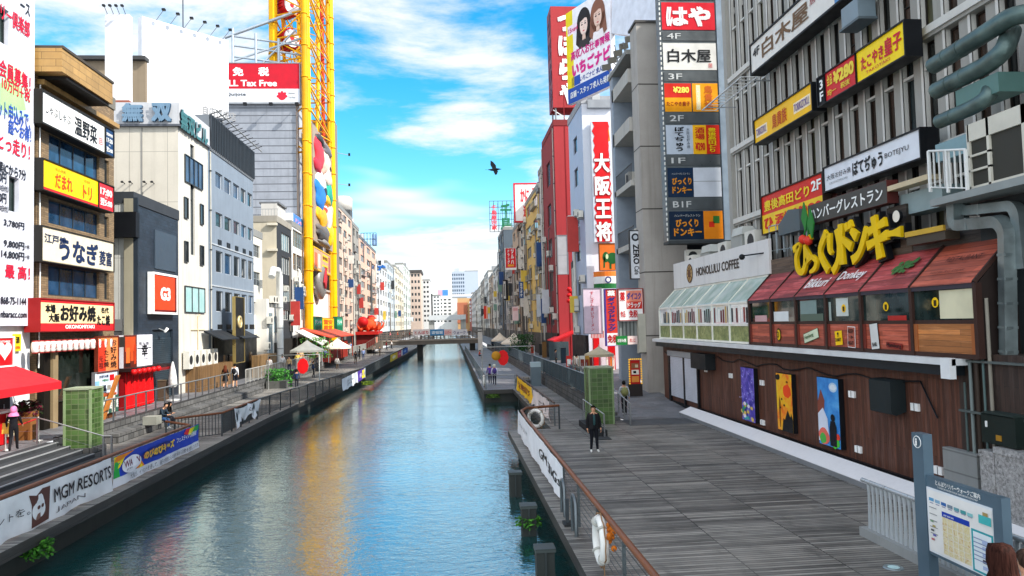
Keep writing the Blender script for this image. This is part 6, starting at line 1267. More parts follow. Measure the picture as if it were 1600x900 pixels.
for k in range(3): f = MB(); p_ = onY(386+k*40, 163, YD-.4); f.pipe([p_, p_-YA*.9-ZUP*.2], .05, BK, 5); f.box(p_.x-.2, p_.x+.2, YD-1.5, YD-1.1, p_.z-.4, p_.z-.05, BK); f.build('lamp', T2)
f = MB(); zt = O.z+h+.05
for a in (.0, .33, .66, 1): f.pipe([O+u*(w*a)+v*h+YA*2, O+u*(w*a)+v*(h+5.2-a*2)+YA*2], .2, P('#a9b4bd', .4, .4), 6)
for z in (1.6, 3.0, 4.2): f.pipe([O+v*(h+z)+YA*2, O+u*w+v*(h+z-1.2)+YA*2], .14, P('#a9b4bd', .4, .4), 5)
f.pipe([O+v*(h+4)+YA*2-u*1, O+u*w*1.1+v*(h+8)+YA*2], .2, P('#a9b4bd', .4, .4), 6); f.pipe([O+v*(h+1)+YA*2, O+u*w+v*(h+4)+YA*2], .14, P('#a9b4bd', .4, .4), 5); f.pipe([O+u*(w*.4)+v*(h+.5)+YA*2, O+u*(w*.9)+v*(h+5)+YA*2], .14, P('#a9b4bd', .4, .4), 5)
solo('roof_truss', 'grey steel truss on the store roof above the tax free sign', 'scaffold', f)
# --- yellow observation wheel tower
YEL = P('#f6b600', .45, 0, .15, .4); YEL2 = P('#dc9a00', .45, 0, .2, .4)
TX = -17.4; YT0, YT1 = YX(TX, 483, 450), YX(TX, 521.5, 450)
T = thing('wheel_tower', 'towering yellow steel frame carrying an oval ferris wheel track and red gondolas', 'tower', (TX-3, (YT0+YT1)/2, .8))
HT = 60
def post(x, y, r, z0=.8, m=YEL, z1=HT):
    f = MB(); f.pipe([(x, y, z0), (x, y, z1)], r, m, 14)
    for z in range(4, int(z1), 4): f.lathe((x, y, z), [(r, 0), (r*1.16, 0), (r*1.16, .18), (r, .18)], YEL2, 14)
    f.build('post', T)
post(TX, YT0, .5); post(TX, YT0-1.1, .38, m=YEL2); post(TX, YT1, .5); post(TX-.2, YT1-1.2, .25, m=YEL2); xb = onY(427, 60, YT0+2).x; post(xb, YT0+2, .55, 30); post(xb, YT1, .5, 30)
f = MB(); z = 27.0; k = 0
while z < HT-3:
    f.pipe([(TX, YT0, z), (TX, YT1, z)], .13, YEL, 5); f.pipe([(TX, YT0, z), (TX, YT1, z+3)] if k % 2 else [(TX, YT1, z), (TX, YT0, z+3)], .1, YEL, 5)
    f.pipe([(xb, YT0+2, z), (TX, YT0, z)], .13, YEL2, 5); f.pipe([(xb, YT0+2, z), (TX, YT0, z+3)] if k % 2 else [(xb, YT0+2, z+3), (TX, YT0, z)], .1, YEL, 5); f.pipe([(xb, YT1, z), (TX, YT1, z)], .12, YEL2, 5); f.pipe([(xb, YT0+2, z), (xb, YT1, z)], .12, YEL2, 5)
    for q in range(3): y_ = YT0+(YT1-YT0)*(q+.5)/3.5; f.pipe([(TX-1.5, y_, z), (TX-1.5, y_+2.5, z+3)], .09, YEL2, 4); f.pipe([(TX-3.5, y_+2, z), (TX-3.5, y_-.8, z+3)], .09, YEL, 4); f.pipe([(TX-.3, y_, z), (xb, y_, z+1.5)], .08, YEL2, 4)
    z += 3; k += 1
f.build('bracing', T)
f = MB(); ov = []
for k in range(60): t = 2*math.pi*k/60; ov.append((TX-1.2, (YT0+YT1)/2+6.2*math.cos(t), 52+26*math.sin(t)))
f.pipe(ov+[ov[0]], .28, YEL, 6, False); f.pipe([(x-2.4, y, z) for x, y, z in ov+[ov[0]]], .22, YEL2, 6, False)
for k in range(0, 60, 2): f.pipe([ov[k], (ov[k][0]-2.4, ov[k][1], ov[k][2])], .1, YEL, 4); f.pipe([ov[k], (TX-.5, ov[k][1], min(HT, ov[k][2]+2.2))], .08, YEL2, 4)
f.build('wheel_track', T)
f = MB()
for k in range(16): z = 5+k*1.5; f.pipe([(TX-.6, YT0+.2, z), (TX-.6, YT0+1.5, z+1.4)], .08, YEL2, 4)
f.pipe([(TX-.7, YT1-3, 27), (TX-.7, YT1-3, HT)], .3, P('#c8401c', .5), 6); f.build('lift_rail', T)
for px_, py_ in ((449, 12), (449, 63)):
    c = onY(px_, py_, 96); RDG = P('#c4141c', .35); ax = V((.72, -.69, 0)).normalized(); a_ = ax.cross(ZUP).normalized(); f = MB(); f.lathe(c-ax*1.0, [(0, 0), (1.1, 0), (1.32, .2), (1.36, 1.0), (1.32, 1.85), (1.15, 2.0)], RDG, 24, ax)
    for k in range(18): t = 2*math.pi*k/18; f.pipe([c-ax*.85+(a_*math.cos(t)+ZUP*math.sin(t))*1.37, c+ax*.85+(a_*math.cos(t)+ZUP*math.sin(t))*1.37], .05, P('#8e0e14', .4), 4)
    g_ = f.build('gondola', T); f = MB(); f.disc(c+ax*1.01, ax, 1.13, P('#d9d6da', .25), 24); f.disc(c+ax*1.03, ax, .3, RD, 16); f.build('pane', g_)
# rounded coloured relief between the posts: a plain stand-in of the same colours
O, u, v, w, h = RX(TX+.3, 488, 517, 195, 375, at=490)
TR = thing('relief_panel', 'bulging coloured relief of red white blue green and yellow shapes between the yellow posts', 'sculpture', O+u*(w/2)); f = MB()
f.obox(O, u*w, v*h, -XA*.3, P('#a08c78', .5)); f.build('backing', TR)
rn = random.Random(8)
for a, b, ra, rb, c in ((.3, .8, .26, .15, '#c8303c'), (.2, .68, .16, .08, '#b8283a'), (.62, .8, .24, .1, '#e8cdb8'), (.72, .68, .2, .09, '#ead2c4'), (.5, .72, .14, .06, '#d8b09a'), (.8, .77, .1, .03, '#3a3030'), (.35, .56, .26, .09, '#dfe4ee'), (.3, .43, .24, .13, '#2a78c8'), (.5, .5, .12, .07, '#2a2c3a'), (.78, .52, .18, .1, '#1f9a80'), (.62, .44, .16, .05, '#f2b81c'), (.62, .33, .12, .06, '#d8442a'), (.4, .25, .28, .09, '#f0a818'), (.72, .3, .2, .11, '#e6ded4'), (.85, .38, .1, .05, '#c8b8a8'), (.45, .12, .32, .07, '#6c6460'), (.3, .08, .2, .05, '#4a4644'), (.82, .15, .16, .11, '#f2c01c'), (.7, .92, .22, .05, '#6a6468'), (.3, .93, .18, .04, '#3a3a3e'), (.5, .03, .3, .03, '#8a847e')):
    f = MB(); k_ = MB().ball((0, 0, 0), 1, P(c, .5, 0, .3, 1.2), 18, 12); w1, w2, w3 = rn.uniform(0, 6), rn.uniform(0, 6), rn.uniform(.8, 1.2)
    for i, p in enumerate(k_.v): q = 1+.16*math.sin(3*math.atan2(p.z, p.y)+w1)+.1*math.sin(5*math.atan2(p.z, p.y)+w2); k_.v[i] = O+u*(w*(a+p.y*ra*q))+v*(h*(b+p.z*rb*q))+XA*(.5*w3*p.x)
    k_.build('bulge', TR)
sign('frame_sign', 'wide framed sign with yellow lettering boxes below the coloured relief', RX(TX+.4, 490, 516, 386, 418), P('#c49a78', .5), [('道頓堀', .5, .62, .3, .2, P('#7a3a10'), False, .02), ('大観覧', .5, .1, .3, .2, P('#7a3a10'), False, .02)], [(.5, .55, .34, .34, P('#f0c81c')), (.48, .06, .34, .3, P('#f0c81c')), (.05, .1, .14, .7, P('#d86a4a')), (.24, .1, .12, .7, P('#e0c8b8')), (.86, .1, .12, .8, P('#a8604a'))], .4, YEL, .14)
f = MB(); c = onX(503, 440, TX+.2); f.lathe(c-XA*.8, [(0, 0), (2.4, 0), (2.4, .8), (1.9, 1.1), (0, 1.1)], P('#8e8a86', .4, .3), 24, XA); f.prism([c+V((.4, -1.2, -.2)), c+V((.4, .3, 1.8)), c+V((.4, .9, .4)), c+V((.4, -.2, -1.0))], (.2, 0, 0), P('#b8323a')); solo('round_sign', 'round grey and red drum sign below the framed sign on the tower', 'sign', f)
f = MB(); O, u, v, w, h = RX(TX-.6, 486, 524, 450, 518); f.obox(O, u*w, v*h, -XA*1, WALL('#e6dad4', .15)); f.obox(O+v*h, u*w, v*.25, XA*.3, P('#b0a8a0')); solo('blank_wall', 'blank pinkish white wall at the foot of the yellow tower', 'wall', f)
for a, b, t in ((491, 503, 'ドン・キホーテ'), (526, 535, 'ドン・キホーテ')): sign('store_sign', 'green glass store sign at the foot of the tower, '+('nearer of the pair' if a < 500 else 'further of the pair'), RX(TX+.6, a, b, 495, 517), P('#12805a', .35), [('ドンキ', .12, .5, .76, .26, WH, False, .03)], [(.08, .42, .84, .42, P('#3fae8a')), (.08, .08, .84, .24, P('#0e6a48'))], .5, P('#0c5c40'), .05)
sign('store_sign', 'bright yellow store lettering sign between the two green ones', RX(TX+.6, 503.5, 521, 497, 517), P('#f5cc10', .4), [('驚安', .1, .5, .8, .4, P('#c05a10'), False, .04), ('殿堂', .1, .08, .8, .36, P('#c05a10'), False, .04)], [], .5, YEL2, .06)
sl = YX(TX, 527.5, 450)
f = MB(); f.box(TX-6, TX+.2, YT1+.9, sl+.6, .8, onX(525, 197, TX).z, WALL('#857a70', .4)); 
for q in (239, 287): p_ = onX(527, q, TX); f.pipe([p_, p_+V((1.6, 1.5, 0))], .05, GRY, 4); f.box(p_.x+1.5, p_.x+1.8, p_.y+1.4, p_.y+1.8, p_.z-.1, p_.z+.3, BK)
solo('side_wall', 'thin brown-grey wall slab standing just past the yellow tower', 'wall', f)
# awnings and café terrace
T = thing('terrace_awning', 'red sloping terrace roof at the foot of the yellow tower', 'awning', onX(505, 540, TX+1)); f = MB(); a, b = onX(482, 516, TX+.5), onX(544, 527, TX+3.0); ya, yb = YX(TX+.5, 480, 516), YX(TX+2, 540, 520)
z0, z1 = onX(500, 514, TX+.4).z, onX(500, 530, TX+3.2).z; f.prism([(TX-.3, ya, z0), (TX+3.2, ya, z1), (TX+3.2, ya, z1+.15), (TX-.3, ya, z0+.2)], (0, yb-ya, 0), P('#c04a34', .6)); f.build('canopy', T); f = MB()
for y in (ya+.4, (ya+yb)/2, yb-.4): f.pipe([(TX+3.0, y, .8), (TX+3.0, y, z1)], .08, P('#8a3a2a'), 6)
f.build('post', T); f = MB(); f.box(TX-.3, TX+2.4, ya+3, yb-1, .8, z1-.6, P('#8e2a1e', .6)); f.build('kiosk', T)
T = thing('slanted_awning', 'long white slanted awning in front of the red terrace roof', 'awning', onX(485, 545, TX+1)); f = MB(); p = [onX(462, 519, TX), onX(474, 516, TX), onX(513, 534, TX+2.8), onX(503, 540, TX+3.2)]; f.prism(p, (0, 0, .12), P('#dcd6ce', .7)); f.build('canopy', T); f = MB(); f.pipe([p[3], (p[3].x, p[3].y, .8)], .05, GRY, 5); f.pipe([p[2], (p[2].x, p[2].y, .8)], .05, GRY, 5); f.build('post', T)
parasol('cream parasol nearest the red hanging sign on the left terrace'.replace(' left', ' tower'), 480, 532, 547, 27, 74, .8, '#f2e8d2')
parasol('second cream parasol beside the potted palms under the tower', 527, 529, 542, 22, 86, .8, '#f2e8d2')
# octopus ornament and terraces beyond
T = thing('octopus_ornament', 'giant orange octopus ornament with two red balls over a stall', 'ornament', onX(575, 525, TX+1.0)); c = onX(576, 508, TX+1.5); OC = P('#cf4a22', .75, 0, .3, 1); f = MB(); f.ball(c, 1.5, OC, 16, 10, (1, 1.25, .8)); f.ball(c+V((.6, .2, .7)), .9, OC, 12, 8)
for k in range(8): t = 2*math.pi*k/8; d = V((math.cos(t), math.sin(t), 0)); f.pipe([c+d*1.1-ZUP*.4, c+d*2.0-ZUP*.9, c+d*2.7-ZUP*.3, c+d*2.9+ZUP*.3, c+d*2.6+ZUP*.6], [.4, .32, .22, .15, .08], OC, 8)
f.build('body', T)
for a, b in ((567, 503), (580, 500)): f = MB(); f.ball(onX(a, b, TX+1.8), .95, P('#c01418', .6), 14, 9); f.build('ball', T)
for s_ in (-.5, .5): f = MB(); f.ball(c+V((1.35, s_, .8)), .26, WH, 10, 7); f.ball(c+V((1.55, s_, .8)), .11, BK, 8, 6); f.build('eye', T)
f = MB(); f.box(c.x-3, c.x+1.6, c.y-4, c.y+4, .8, c.z-1.8, P('#6e1a18', .6)); f.box(c.x-3, c.x+2.2, c.y-4.5, c.y+4.5, c.z-1.8, c.z-1.2, P('#b8231c', .6))
for k in range(5): f.box(c.x+1.62, c.x+1.68, c.y-3.5+k*1.6, c.y-2.5+k*1.6, 1.4, 3.0, P(['#e8d8b8', '#d83020', '#f0e0c0', '#2a1a16', '#e0a030'][k]))
solo('takoyaki_stall', 'dark red stall under the giant octopus ornament', 'stall', f)
PK = WALL('#d2a694', .3)
row('pinkish building with a water tank on its roof past the yellow tower', 529, 551, 334, WALL('#d8b8a4', .3), 8, 3, X=-17.9, cam_m=WALL('#dcc6b8', .3), acs=1, drains=1)
f = MB(); c = onX(536, 322, -19.5); f.lathe((c.x, c.y, c.z-.9), [(0, 0), (1.7, 0), (1.7, 2.2), (1.3, 2.6), (0, 2.7)], P('#cfcac2', .5), 14); f.box(c.x-1.5, c.x+1.5, c.y-1.5, c.y+1.5, c.z-2.2, c.z-.9, P('#4c4e50')); solo('water_tank', 'round pale water tank on the roof of the pinkish building', 'tank', f)
row('slim dark and grey building beside the pinkish one', 551.5, 562, 356, WALL('#9a958c', .4), 7, 2, X=-17.9, drains=1)
row('salmon building with grey balconies above the octopus', 562.5, 588, 384, WALL('#d9b09a', .3), 7, 3, X=-17.8, acs=1, roof='#6e6e70')
f = MB(); O, u, v, w, h = RY(YX(-17.8, 566, 400), 564, 588, 364, 383)
for k in range(6): f.pipe([O+u*(w*k/5), O+u*(w*k/5)+v*h], .1, P('#5a6e8a'), 4)
for k in range(3): f.pipe([O+v*(h*k/2), O+u*w+v*(h*k/2)], .1, P('#5a6e8a'), 4)
f.obox(O+u*w*.7, u*w*.3, v*h*.9, YA*2, P('#8ab0d8')); solo('roof_lattice', 'bluish steel lattice on the roof of the salmon building', 'scaffold', f)
row('white building with a blue framed roof cabin', 588.5, 605, 418, WALL('#d8d8d8', .25), 6, 4, X=-17.7)
f = MB(); O, u, v, w, h = RY(YX(-17.7, 589, 410), 590, 601, 404, 424); f.obox(O+v*h*.35, u*w*.7, v*h*.65, YA*3, P('#e2e6ea')); f.obox(O+v*h*.3-YA*.1, u*w, v*.4, YA*3, P('#2a6ab8'))
f.pipe([O, O+u*w*.8+v*h*.5], .25, P('#2a6ab8'), 5); f.obox(O+u*w*.12+v*h*.5-YA*.08, u*w*.4, v*h*.35, YA*.08, GLASS('#1c2a34')); solo('roof_cabin', 'white roof cabin on a bright blue steel frame', 'roof hut', f)
row('pale blue-grey building beyond the blue roof cabin', 605.5, 617, 416, WALL('#b9c2c8', .25), 7, 4, X=-17.6)
row('cream building with small windows, midway along the far left terrace'.replace('left ', ''), 617.5, 630, 423, WALL('#e0d4bc', .25), 7, 4, X=-17.5)
row('mint-edged white building along the far terrace', 630.5, 641, 420, WALL('#d6dcd4', .25), 7, 4, X=-17.4)
for lb, a, b, yt, Yd, c, hh in (('pinkish slab block with a flat dark cap closing the terrace', 641, 658, 426, 330, '#cdb6a6', 8), ('white block with a black edge strip near the end of the canal', 655, 672, 438, 360, '#d4d2ce', 9), ('white block with stacked windows behind the black edged one', 671, 688, 462, 400, '#dfe0de', 8), ('white block below a small blue roof sign at the end of the canal', 684, 707, 466, 440, '#e2e0da', 7)):
    O, u, v, w, h = RY(Yd, a, b, yt, 508); x0 = O.x; zt = O.z+h; fh = (zt-6)/hh
    T = building(lb, x0+w, Yd, Yd+20, zt, WALL(c, .25), [(6+fh*k+fh*.3, 6+fh*k+fh*.85) for k in range(hh)], [(Yd+2+5*k, Yd+5+5*k) for k in range(3)], w, camw=([(x0+w*(.12+.3*k), x0+w*(.3+.3*k)) for k in range(3)], [(6+fh*k+fh*.35, 6+fh*k+fh*.8) for k in range(hh)]), pane=False) if False else building(lb, x0+w if x0 < 0 else x0+w, Yd, Yd+20, zt, WALL(c, .25), [], [], w, camw=([(x0+w*(.12+.3*k), x0+w*(.3+.3*k)) for k in range(3)], [(6+fh*k+fh*.35, 6+fh*k+fh*.8) for k in range(hh)]), pane=False, n=2)
    if 'black edge' in lb: f = MB(); f.box(x0+w*.1, x0+w*.3, Yd-.4, Yd, .8, zt+1, BK); f.build('edge_strip', T)
    if 'dark cap' in lb: f = MB(); f.box(x0-.5, x0+w+.5, Yd-.6, Yd+20, zt, zt+1.2, P('#4a4644')); f.build('cap', T)
sign('roof_sign', 'small blue and pink roof sign at the end of the canal', RY(441, 684, 700, 453, 462), P('#4a86c0', .4), [], [(0, 0, .45, 1, P('#d0a0b0'))], .8)
# end of the view: brown hotel, banded block and high-rise
O, u, v, w, h = RY(430, 709, 736, 466, 505); zt = O.z+h
T = building('orange-brown hotel block closing the end of the canal', O.x+w, 430, 450, zt, WALL('#b89468', .2), [], [], w, camw=([(O.x+w*(.22+.11*k), O.x+w*(.27+.11*k)) for k in range(6)], [(O.z+4+2.2*k, O.z+5.2+2.2*k) for k in range(4)]), cam_m=WALL('#c49c6c', .15), pane=False, n=1)
f = MB(); f.box(O.x+w*.2, O.x+w*.8, 429.7, 430, O.z, zt-2.5, WALL('#b0684a', .2)); f.build('front_panel', T)
O, u, v, w, h = RY(428, 733, 742, 467, 505); building('dark red gridded block beside the orange-brown hotel', O.x+w, 428, 445, O.z+h, WALL('#6e3a36', .2), [], [], w, camw=([(O.x+w*(.1+.32*k), O.x+w*(.32+.32*k)) for k in range(3)], [(O.z+1+2.1*k, O.z+2.4+2.1*k) for k in range(6)]), pane=False, n=1, glass=GLASS('#8a9298', .3), frame=WH)
O, u, v, w, h = RY(470, 707, 738, 458, 508); T = building('grey block of banded balconies above the orange-brown hotel', O.x+w, 470, 490, O.z+h, WALL('#8f8d90', .2), [], [], w)
f = MB()
for k in range(5): f.box(O.x-.4, O.x+w+.4, 468.8, 470, O.z+h-2-k*3.2, O.z+h-.7-k*3.2, WALL('#cfcac8', .2))
f.build('balcony', T)
O, u, v, w, h = RY(640, 706, 727, 424, 508); zt = O.z+h
T = building('slender pale high-rise far beyond the canal end', O.x+w, 640, 660, zt, WALL('#a9b4c2', .15), [], [], w, camw=([(O.x+w*(.04+.16*k), O.x+w*(.15+.16*k)) for k in range(6)], [(zt-4-3.4*k, zt-2-3.4*k) for k in range(15)]), pane=False, n=1, glass=GLASS('#3c4a58', .3), frame=P('#8a96a4'))
f = MB(); f.box(O.x+w*.25, O.x+w*.6, 645, 655, zt, zt+3, WALL('#b4bcc6', .1)); f.build('roof_unit', T)
# --- bridges
YB = 140.0
T = thing('footbridge', 'wooden railed footbridge across the canal hung with banners', 'bridge', (-4, YB+2, -.9))
f = MB(); zl, zh = onY(680, 538, YB).z, onY(680, 530, YB).z; f.box(-13.5, 5.6, YB, YB+5, zl, zh, WALL('#6e675f', .5)); f.box(-13.6, 5.7, YB-.1, YB, zh-.25, zh, P('#9a9186')); f.build('deck', T)
for x in (-6.0, 4.0): f = MB(); f.box(x-.5, x+.5, YB+.6, YB+4, -2.5, zl, P('#2c2b29', .7)); f.build('pier', T)
f = MB()
for k in range(26): x = -13.5+k*.765; f.box(x-.05, x+.05, YB+.02, YB+.12, zh, zh+1.35, P('#6b6259'))
for z in (.3, .6, .9, 1.3): f.box(-13.5, 5.6, YB+.03, YB+.11, zh+z, zh+z+.12, P('#7a7066'))
for k in range(26): x = -13.5+k*.765; f.box(x-.05, x+.05, YB+4.8, YB+4.9, zh, zh+1.35, P('#6b6259'))
f.box(-13.5, 5.6, YB+4.8, YB+4.9, zh+1.25, zh+1.4, P('#7a7066')); f.build('railing', T)
for a, b, c, t, tc, lb in ((645, 672, '#e4dcd8', 'とんぼり', '#c0404a', 'white banner with small red lettering on the footbridge'), (672, 694, '#2f7fb4', '道頓堀', '#dfeaf2', 'blue banner in the middle of the footbridge railing'), (694, 706, '#dcb8b4', 'リバー', '#c83a40', 'pink and red banner beside the blue one on the footbridge'), (706, 730, '#d8d6da', 'ウォーク', '#6a6a8a', 'pale banner with grey lettering on the footbridge')):
    sign('banner', lb, RY(YB-.12, a, b, 514.5, 524), P(c, .6), [(t, .1, .2, .8, .55, P(tc), False, .02)], [], .04, None, cat='banner')
T = thing('bridge_stairs', 'wooden stairs and landing rising beside the far bank to the footbridge'.replace('far bank', 'stall street'), 'stairs', (-14, YB-2, .8)); f = MB()
for k in range(8): f.box(-15.6+.35*k, -15.25+.35*k, YB-3, YB-.2, .8, .8+.2*(k+1), P('#6e655c', .7))
f.build('flight', T); f = MB()
for k in range(9): f.box(-15.6+.35*k, -15.54+.35*k, YB-3.06, YB-3, .8+.2*k, 1.9+.2*k, P('#7a7066'))
f.pipe([(-15.6, YB-3, 2.0), (-12.8, YB-3, 3.6)], .06, P('#7a7066'), 4); f.build('railing', T)
f = MB(); f.box(-9, 6, 300, 312, 7.0, 9.0, WALL('#c9cdd0', .2)); f.box(-9, -7, 301, 311, -2, 7, WALL('#a9a9a6')); f.box(4, 6, 301, 311, -2, 7, WALL('#a9a9a6')); solo('road_bridge', 'plain white road bridge beyond the wooden footbridge', 'bridge', f)
f = MB(); O, u, v, w, h = RY(YB-.5, 747, 754, 515, 550); f.obox(O, u*w, v*h, YA*1, P('#d4d2cc', .5)); f.obox(O+v*h*.9-u*.3, u*(w+.6), v*.2, YA*1.2, P('#8a8a86')); solo('bridge_tower', 'pale post at the near end of the footbridge over the walkway', 'post', f)

for nm, ya_q, yb_q, zt_q in (('dark_building', y2, y3, 15), ('pale_building', y3, y4, 15)):
    clutter(bpy.data.objects[nm], XL, 1, ya_q, yb_q, zt_q, random.Random(int(ya_q)), .7); f = MB(); f.box(XL+.02, XL+.2, ya_q+.2, yb_q-.2, .8, 3.9, P('#2a2826', .6)); f.build('shop_front', bpy.data.objects[nm])
# ================================================================ railings, banners and street objects
HW = P('#7a4a30', .45, 0, .25, 3); STL = P('#5f676a', .4, .7)
railing('handrail', 'wooden topped wire railing along the near promenade edge above the water', [(-10.75, 10, 0), (-10.75, 31.4, 0), (-12.3, 33.0, 0)], 1.08, 2.4, 0, STL, HW, None, 5, .055)
railing('handrail', 'wooden topped railing returning to the promenade edge past the seated couple', [(-12.3, 34.0, 0), (-10.75, 35.6, 0), (-10.75, 41.8, 0)], 1.08, 1.6, .16, P('#40464a', .4, .5), HW, None, 0, .05)
railing('railing', 'long dark barred railing along the promenade from the draped cloths to the footbridge', [(-10.75, 41.9, 0), (xl(70)-.45, 70, 0), (xl(131)-.45, 131, 0), (-8.45, 139, 0)], 1.08, 2.0, .22, P('#454a4c', .4, .5), P('#5c5a56', .4, .4), None, 0, .045)
railing('railing', 'thin grey post railing on top of the stone wall by the red cloth stall', [(-15.72, 33.4, .84), (-15.72, 55.5, .84)], 1.05, 1.25, 0, P('#6c7174', .35, .6), P('#8d8f8e', .35, .5), None, 1, .035)
railing('railing', 'white railing on the stone wall around the terrace parasols', [(-15.72, 58, .84), (-15.72, 138, .84)], 1.05, 1.2, .35, P('#b9b8b2', .4, .3), P('#c8c4bc', .4, .3), None, 0, .035)
railing('stair_rail', 'double steel stair handrail descending to the promenade beside the green pillar', [(-16.6, 29.5, .8), (-15.7, 29.5, .8), (-13.3, 29.5, 0.02), (-13.0, 29.5, 0.02)], 1.0, 2.2, 0, P('#8f9294', .3, .8), P('#a9aaa6', .3, .8), None, 1, .03)
railing('handrail', 'wooden topped curved railing along the boardwalk edge in front', [(2.95, 6, 0), (2.95, 20, 0), (2.92, 29.5, 0), (2.98, 32.2, 0), (3.3, 33.2, 0), (4.85, 33.75, 0)], 1.08, 2.3, 0, STL, HW, None, 6, .06)
railing('handrail', 'dark topped railing of the recessed walkway behind the yellow banner', [(4.8, 34.9, 0), (4.75, 54.6, 0)], 1.08, 2.2, 0, STL, P('#4a352a', .5), None, 4, .05)
railing('railing', 'grey wire railing around the outer edge of the quay path toward the footbridge', [(4.7, 55.4, 0), (2.5, 55.4, 0), (2.5, 138, 0)], 1.05, 2.2, 0, STL, P('#8a8a88', .4, .5), None, 3, .035)
railing('railing', 'blue-grey slatted railing above the mossy stone wall behind the green pillar', [(7.32, 38.3, .84), (7.32, 66, .84)], 1.15, 1.7, .19, P('#4f5c62', .4, .5), P('#77868c', .4, .5), None, 0, .035)
railing('railing', 'far slatted railing continuing past the grey kiosk along the upper street', [(7.32, 68, .84), (7.32, 137, .84)], 1.1, 2.2, .3, P('#5f6a70', .4, .5), None, None, 0, .03)
railing('stair_rail', 'double steel stair handrail beside the man in the black jacket', [(6.35, 30.9, .02), (6.1, 34.4, .3)], .95, 1.8, 0, P('#9a9d9e', .3, .8), P('#b4b6b4', .3, .8), None, 1, .028)
railing('stair_rail', 'steel stair handrail to the upper street where the backpacker passes', [(8.3, 34.3, .02), (8.2, 38.6, .6)], .98, 1.2, 0, P('#9a9d9e', .3, .8), P('#b4b6b4', .3, .8), None, 2, .028)
f = MB(); f.box(5.9, 6.5, 31.0, 34.6, .006, .28, P('#2b2d2f', .7)); f.prism([(5.9, 31.0, .006), (6.5, 31.0, .006), (6.5, 30.2, .006), (5.9, 30.2, .006)], (0, 0, .03), P('#3a3c3e', .7)); solo('low_step', 'low dark step beside the man in the black jacket', 'step', f)
for q in range(3):
    pass
f = MB()
for k in range(4): f.box(7.25, 8.2, 36.0+.55*k, 39.2, .16*k+.006, .16*(k+1), WALL('#6a6c6c', .5))
solo('side_stairs', 'short flight of grey steps behind the green pillar up to the street', 'stairs', f)
# green glass-block pillars
GT = TILE('#44602f', .26, .2, .012, .38, .3, '#6a7852', .0, .4)
def pillar(lb, x, y, z, w, h, plinth):
    T = thing('glass_pillar', lb, 'pillar', (x, y, z)); f = MB(); f.box(x-w/2, x+w/2, y-w/2, y+w/2, z+plinth, z+h, GT); f.build('body', T)
    f = MB(); fm = P('#7c8f68', .4)
    for a in (-1, 1):
        for b in (-1, 1): f.box(x+a*w/2-.04, x+a*w/2+.04, y+b*w/2-.04, y+b*w/2+.04, z+plinth, z+h+.02, fm)
    f.box(x-w/2-.04, x+w/2+.04, y-w/2-.04, y+w/2+.04, z+h, z+h+.07, P('#8f9a80', .5)); f.build('frame', T)
    if plinth: f = MB(); f.box(x-w/2-.12, x+w/2+.12, y-w/2-.12, y+w/2+.12, z, z+plinth, STONE); f.build('plinth', T)
    return T
pillar('square green glass block pillar at the head of the promenade steps', -14.55, 30.6, 0, .96, 2.75, .5)
pillar('square green glass block pillar on the boardwalk behind the man in the black jacket', 7.05, 35.3, 0, 1.12, 2.65, 0)
# banners tied along the railings
def banner(label, pts, z0, z1, m, texts=(), rects=(), amp=.04, sag=.0, seed=0, rag=0.0, nrm=1, name='banner'):
    """cloth hung along a polyline; texts/rects in fractions of the cloth, following its folds; nrm=+1: face to the left of the run"""
    pts = [V(p) for p in pts]; L = [0]
    for a, b in zip(pts, pts[1:]): L.append(L[-1]+(b-a).length)
    tot = L[-1]; rn = random.Random(seed); ph = [rn.uniform(0, 6) for _ in range(6)]
    def at(s, t, lift=0.0):
        s_ = min(max(s, 0), 1)*tot; i = max(k for k in range(len(pts)-1) if L[k] <= s_+1e-6); d = (pts[i+1]-pts[i]).normalized(); p = pts[i]+d*(s_-L[i]); n = d.cross(ZUP).normalized()*nrm
        w_ = amp*(math.sin(s*tot*2.1+ph[0]+t*2.5)+.6*math.sin(s*tot*4.3+ph[1]-t*3)+.4*math.sin(s*tot*9+ph[2]+t*6))*(1.15-.6*t)
        bot = z0+rag*(.5*math.sin(s*tot*1.7+ph[3])+.5*math.sin(s*tot*3.9+ph[4])); top = z1-sag*abs(math.sin(s*math.pi*max(1, round(tot/2.2))))
        return V((p.x, p.y, bot+(top-bot)*t))+n*(w_+.06+lift)
    ns, nt = max(12, int(tot*7)), 10; T = thing(name, label, 'banner', pts[0].lerp(pts[-1], .5)+ZUP*z0)
    f = MB(); vs = [at(i/ns, j/nt) for j in range(nt+1) for i in range(ns+1)]; k = ns+1
    f.raw(vs, [(j*k+i, j*k+i+1, (j+1)*k+i+1, (j+1)*k+i) for j in range(nt) for i in range(ns)], m, True)
    f.build('cloth', T); f = MB(); lv = .006
    for q in rects:
        pl, mm = q; lv += .004
        if len(pl) == 4 and not isinstance(pl[0], tuple):
            x, y, a, b = pl; nn = max(2, int(a*ns)+1); g_ = [at(x+a*i/nn, y+b*j/4, lv) for j in range(5) for i in range(nn+1)]
            f.raw(g_, [(j*(nn+1)+i, j*(nn+1)+i+1, (j+1)*(nn+1)+i+1, (j+1)*(nn+1)+i) for j in range(4) for i in range(nn)], mm, True)
        else: f.face([at(x, y, lv) for x, y in pl], mm)
    if f.v: f.build('printed_panel', T)
    l = MB()
    for q in texts:
        s, x, y, a, b, mm, bo = q; vs, fs = glyphs(s, bo); l.raw([at(x+a*vx, y+b*vy, lv+.012+vz*.4) for vx, vy, vz in vs], fs, mm)
    if l.v: l.build('lettering', T)
    return T
CL = P('#dfe1e4', .7, 0, .1, 2)
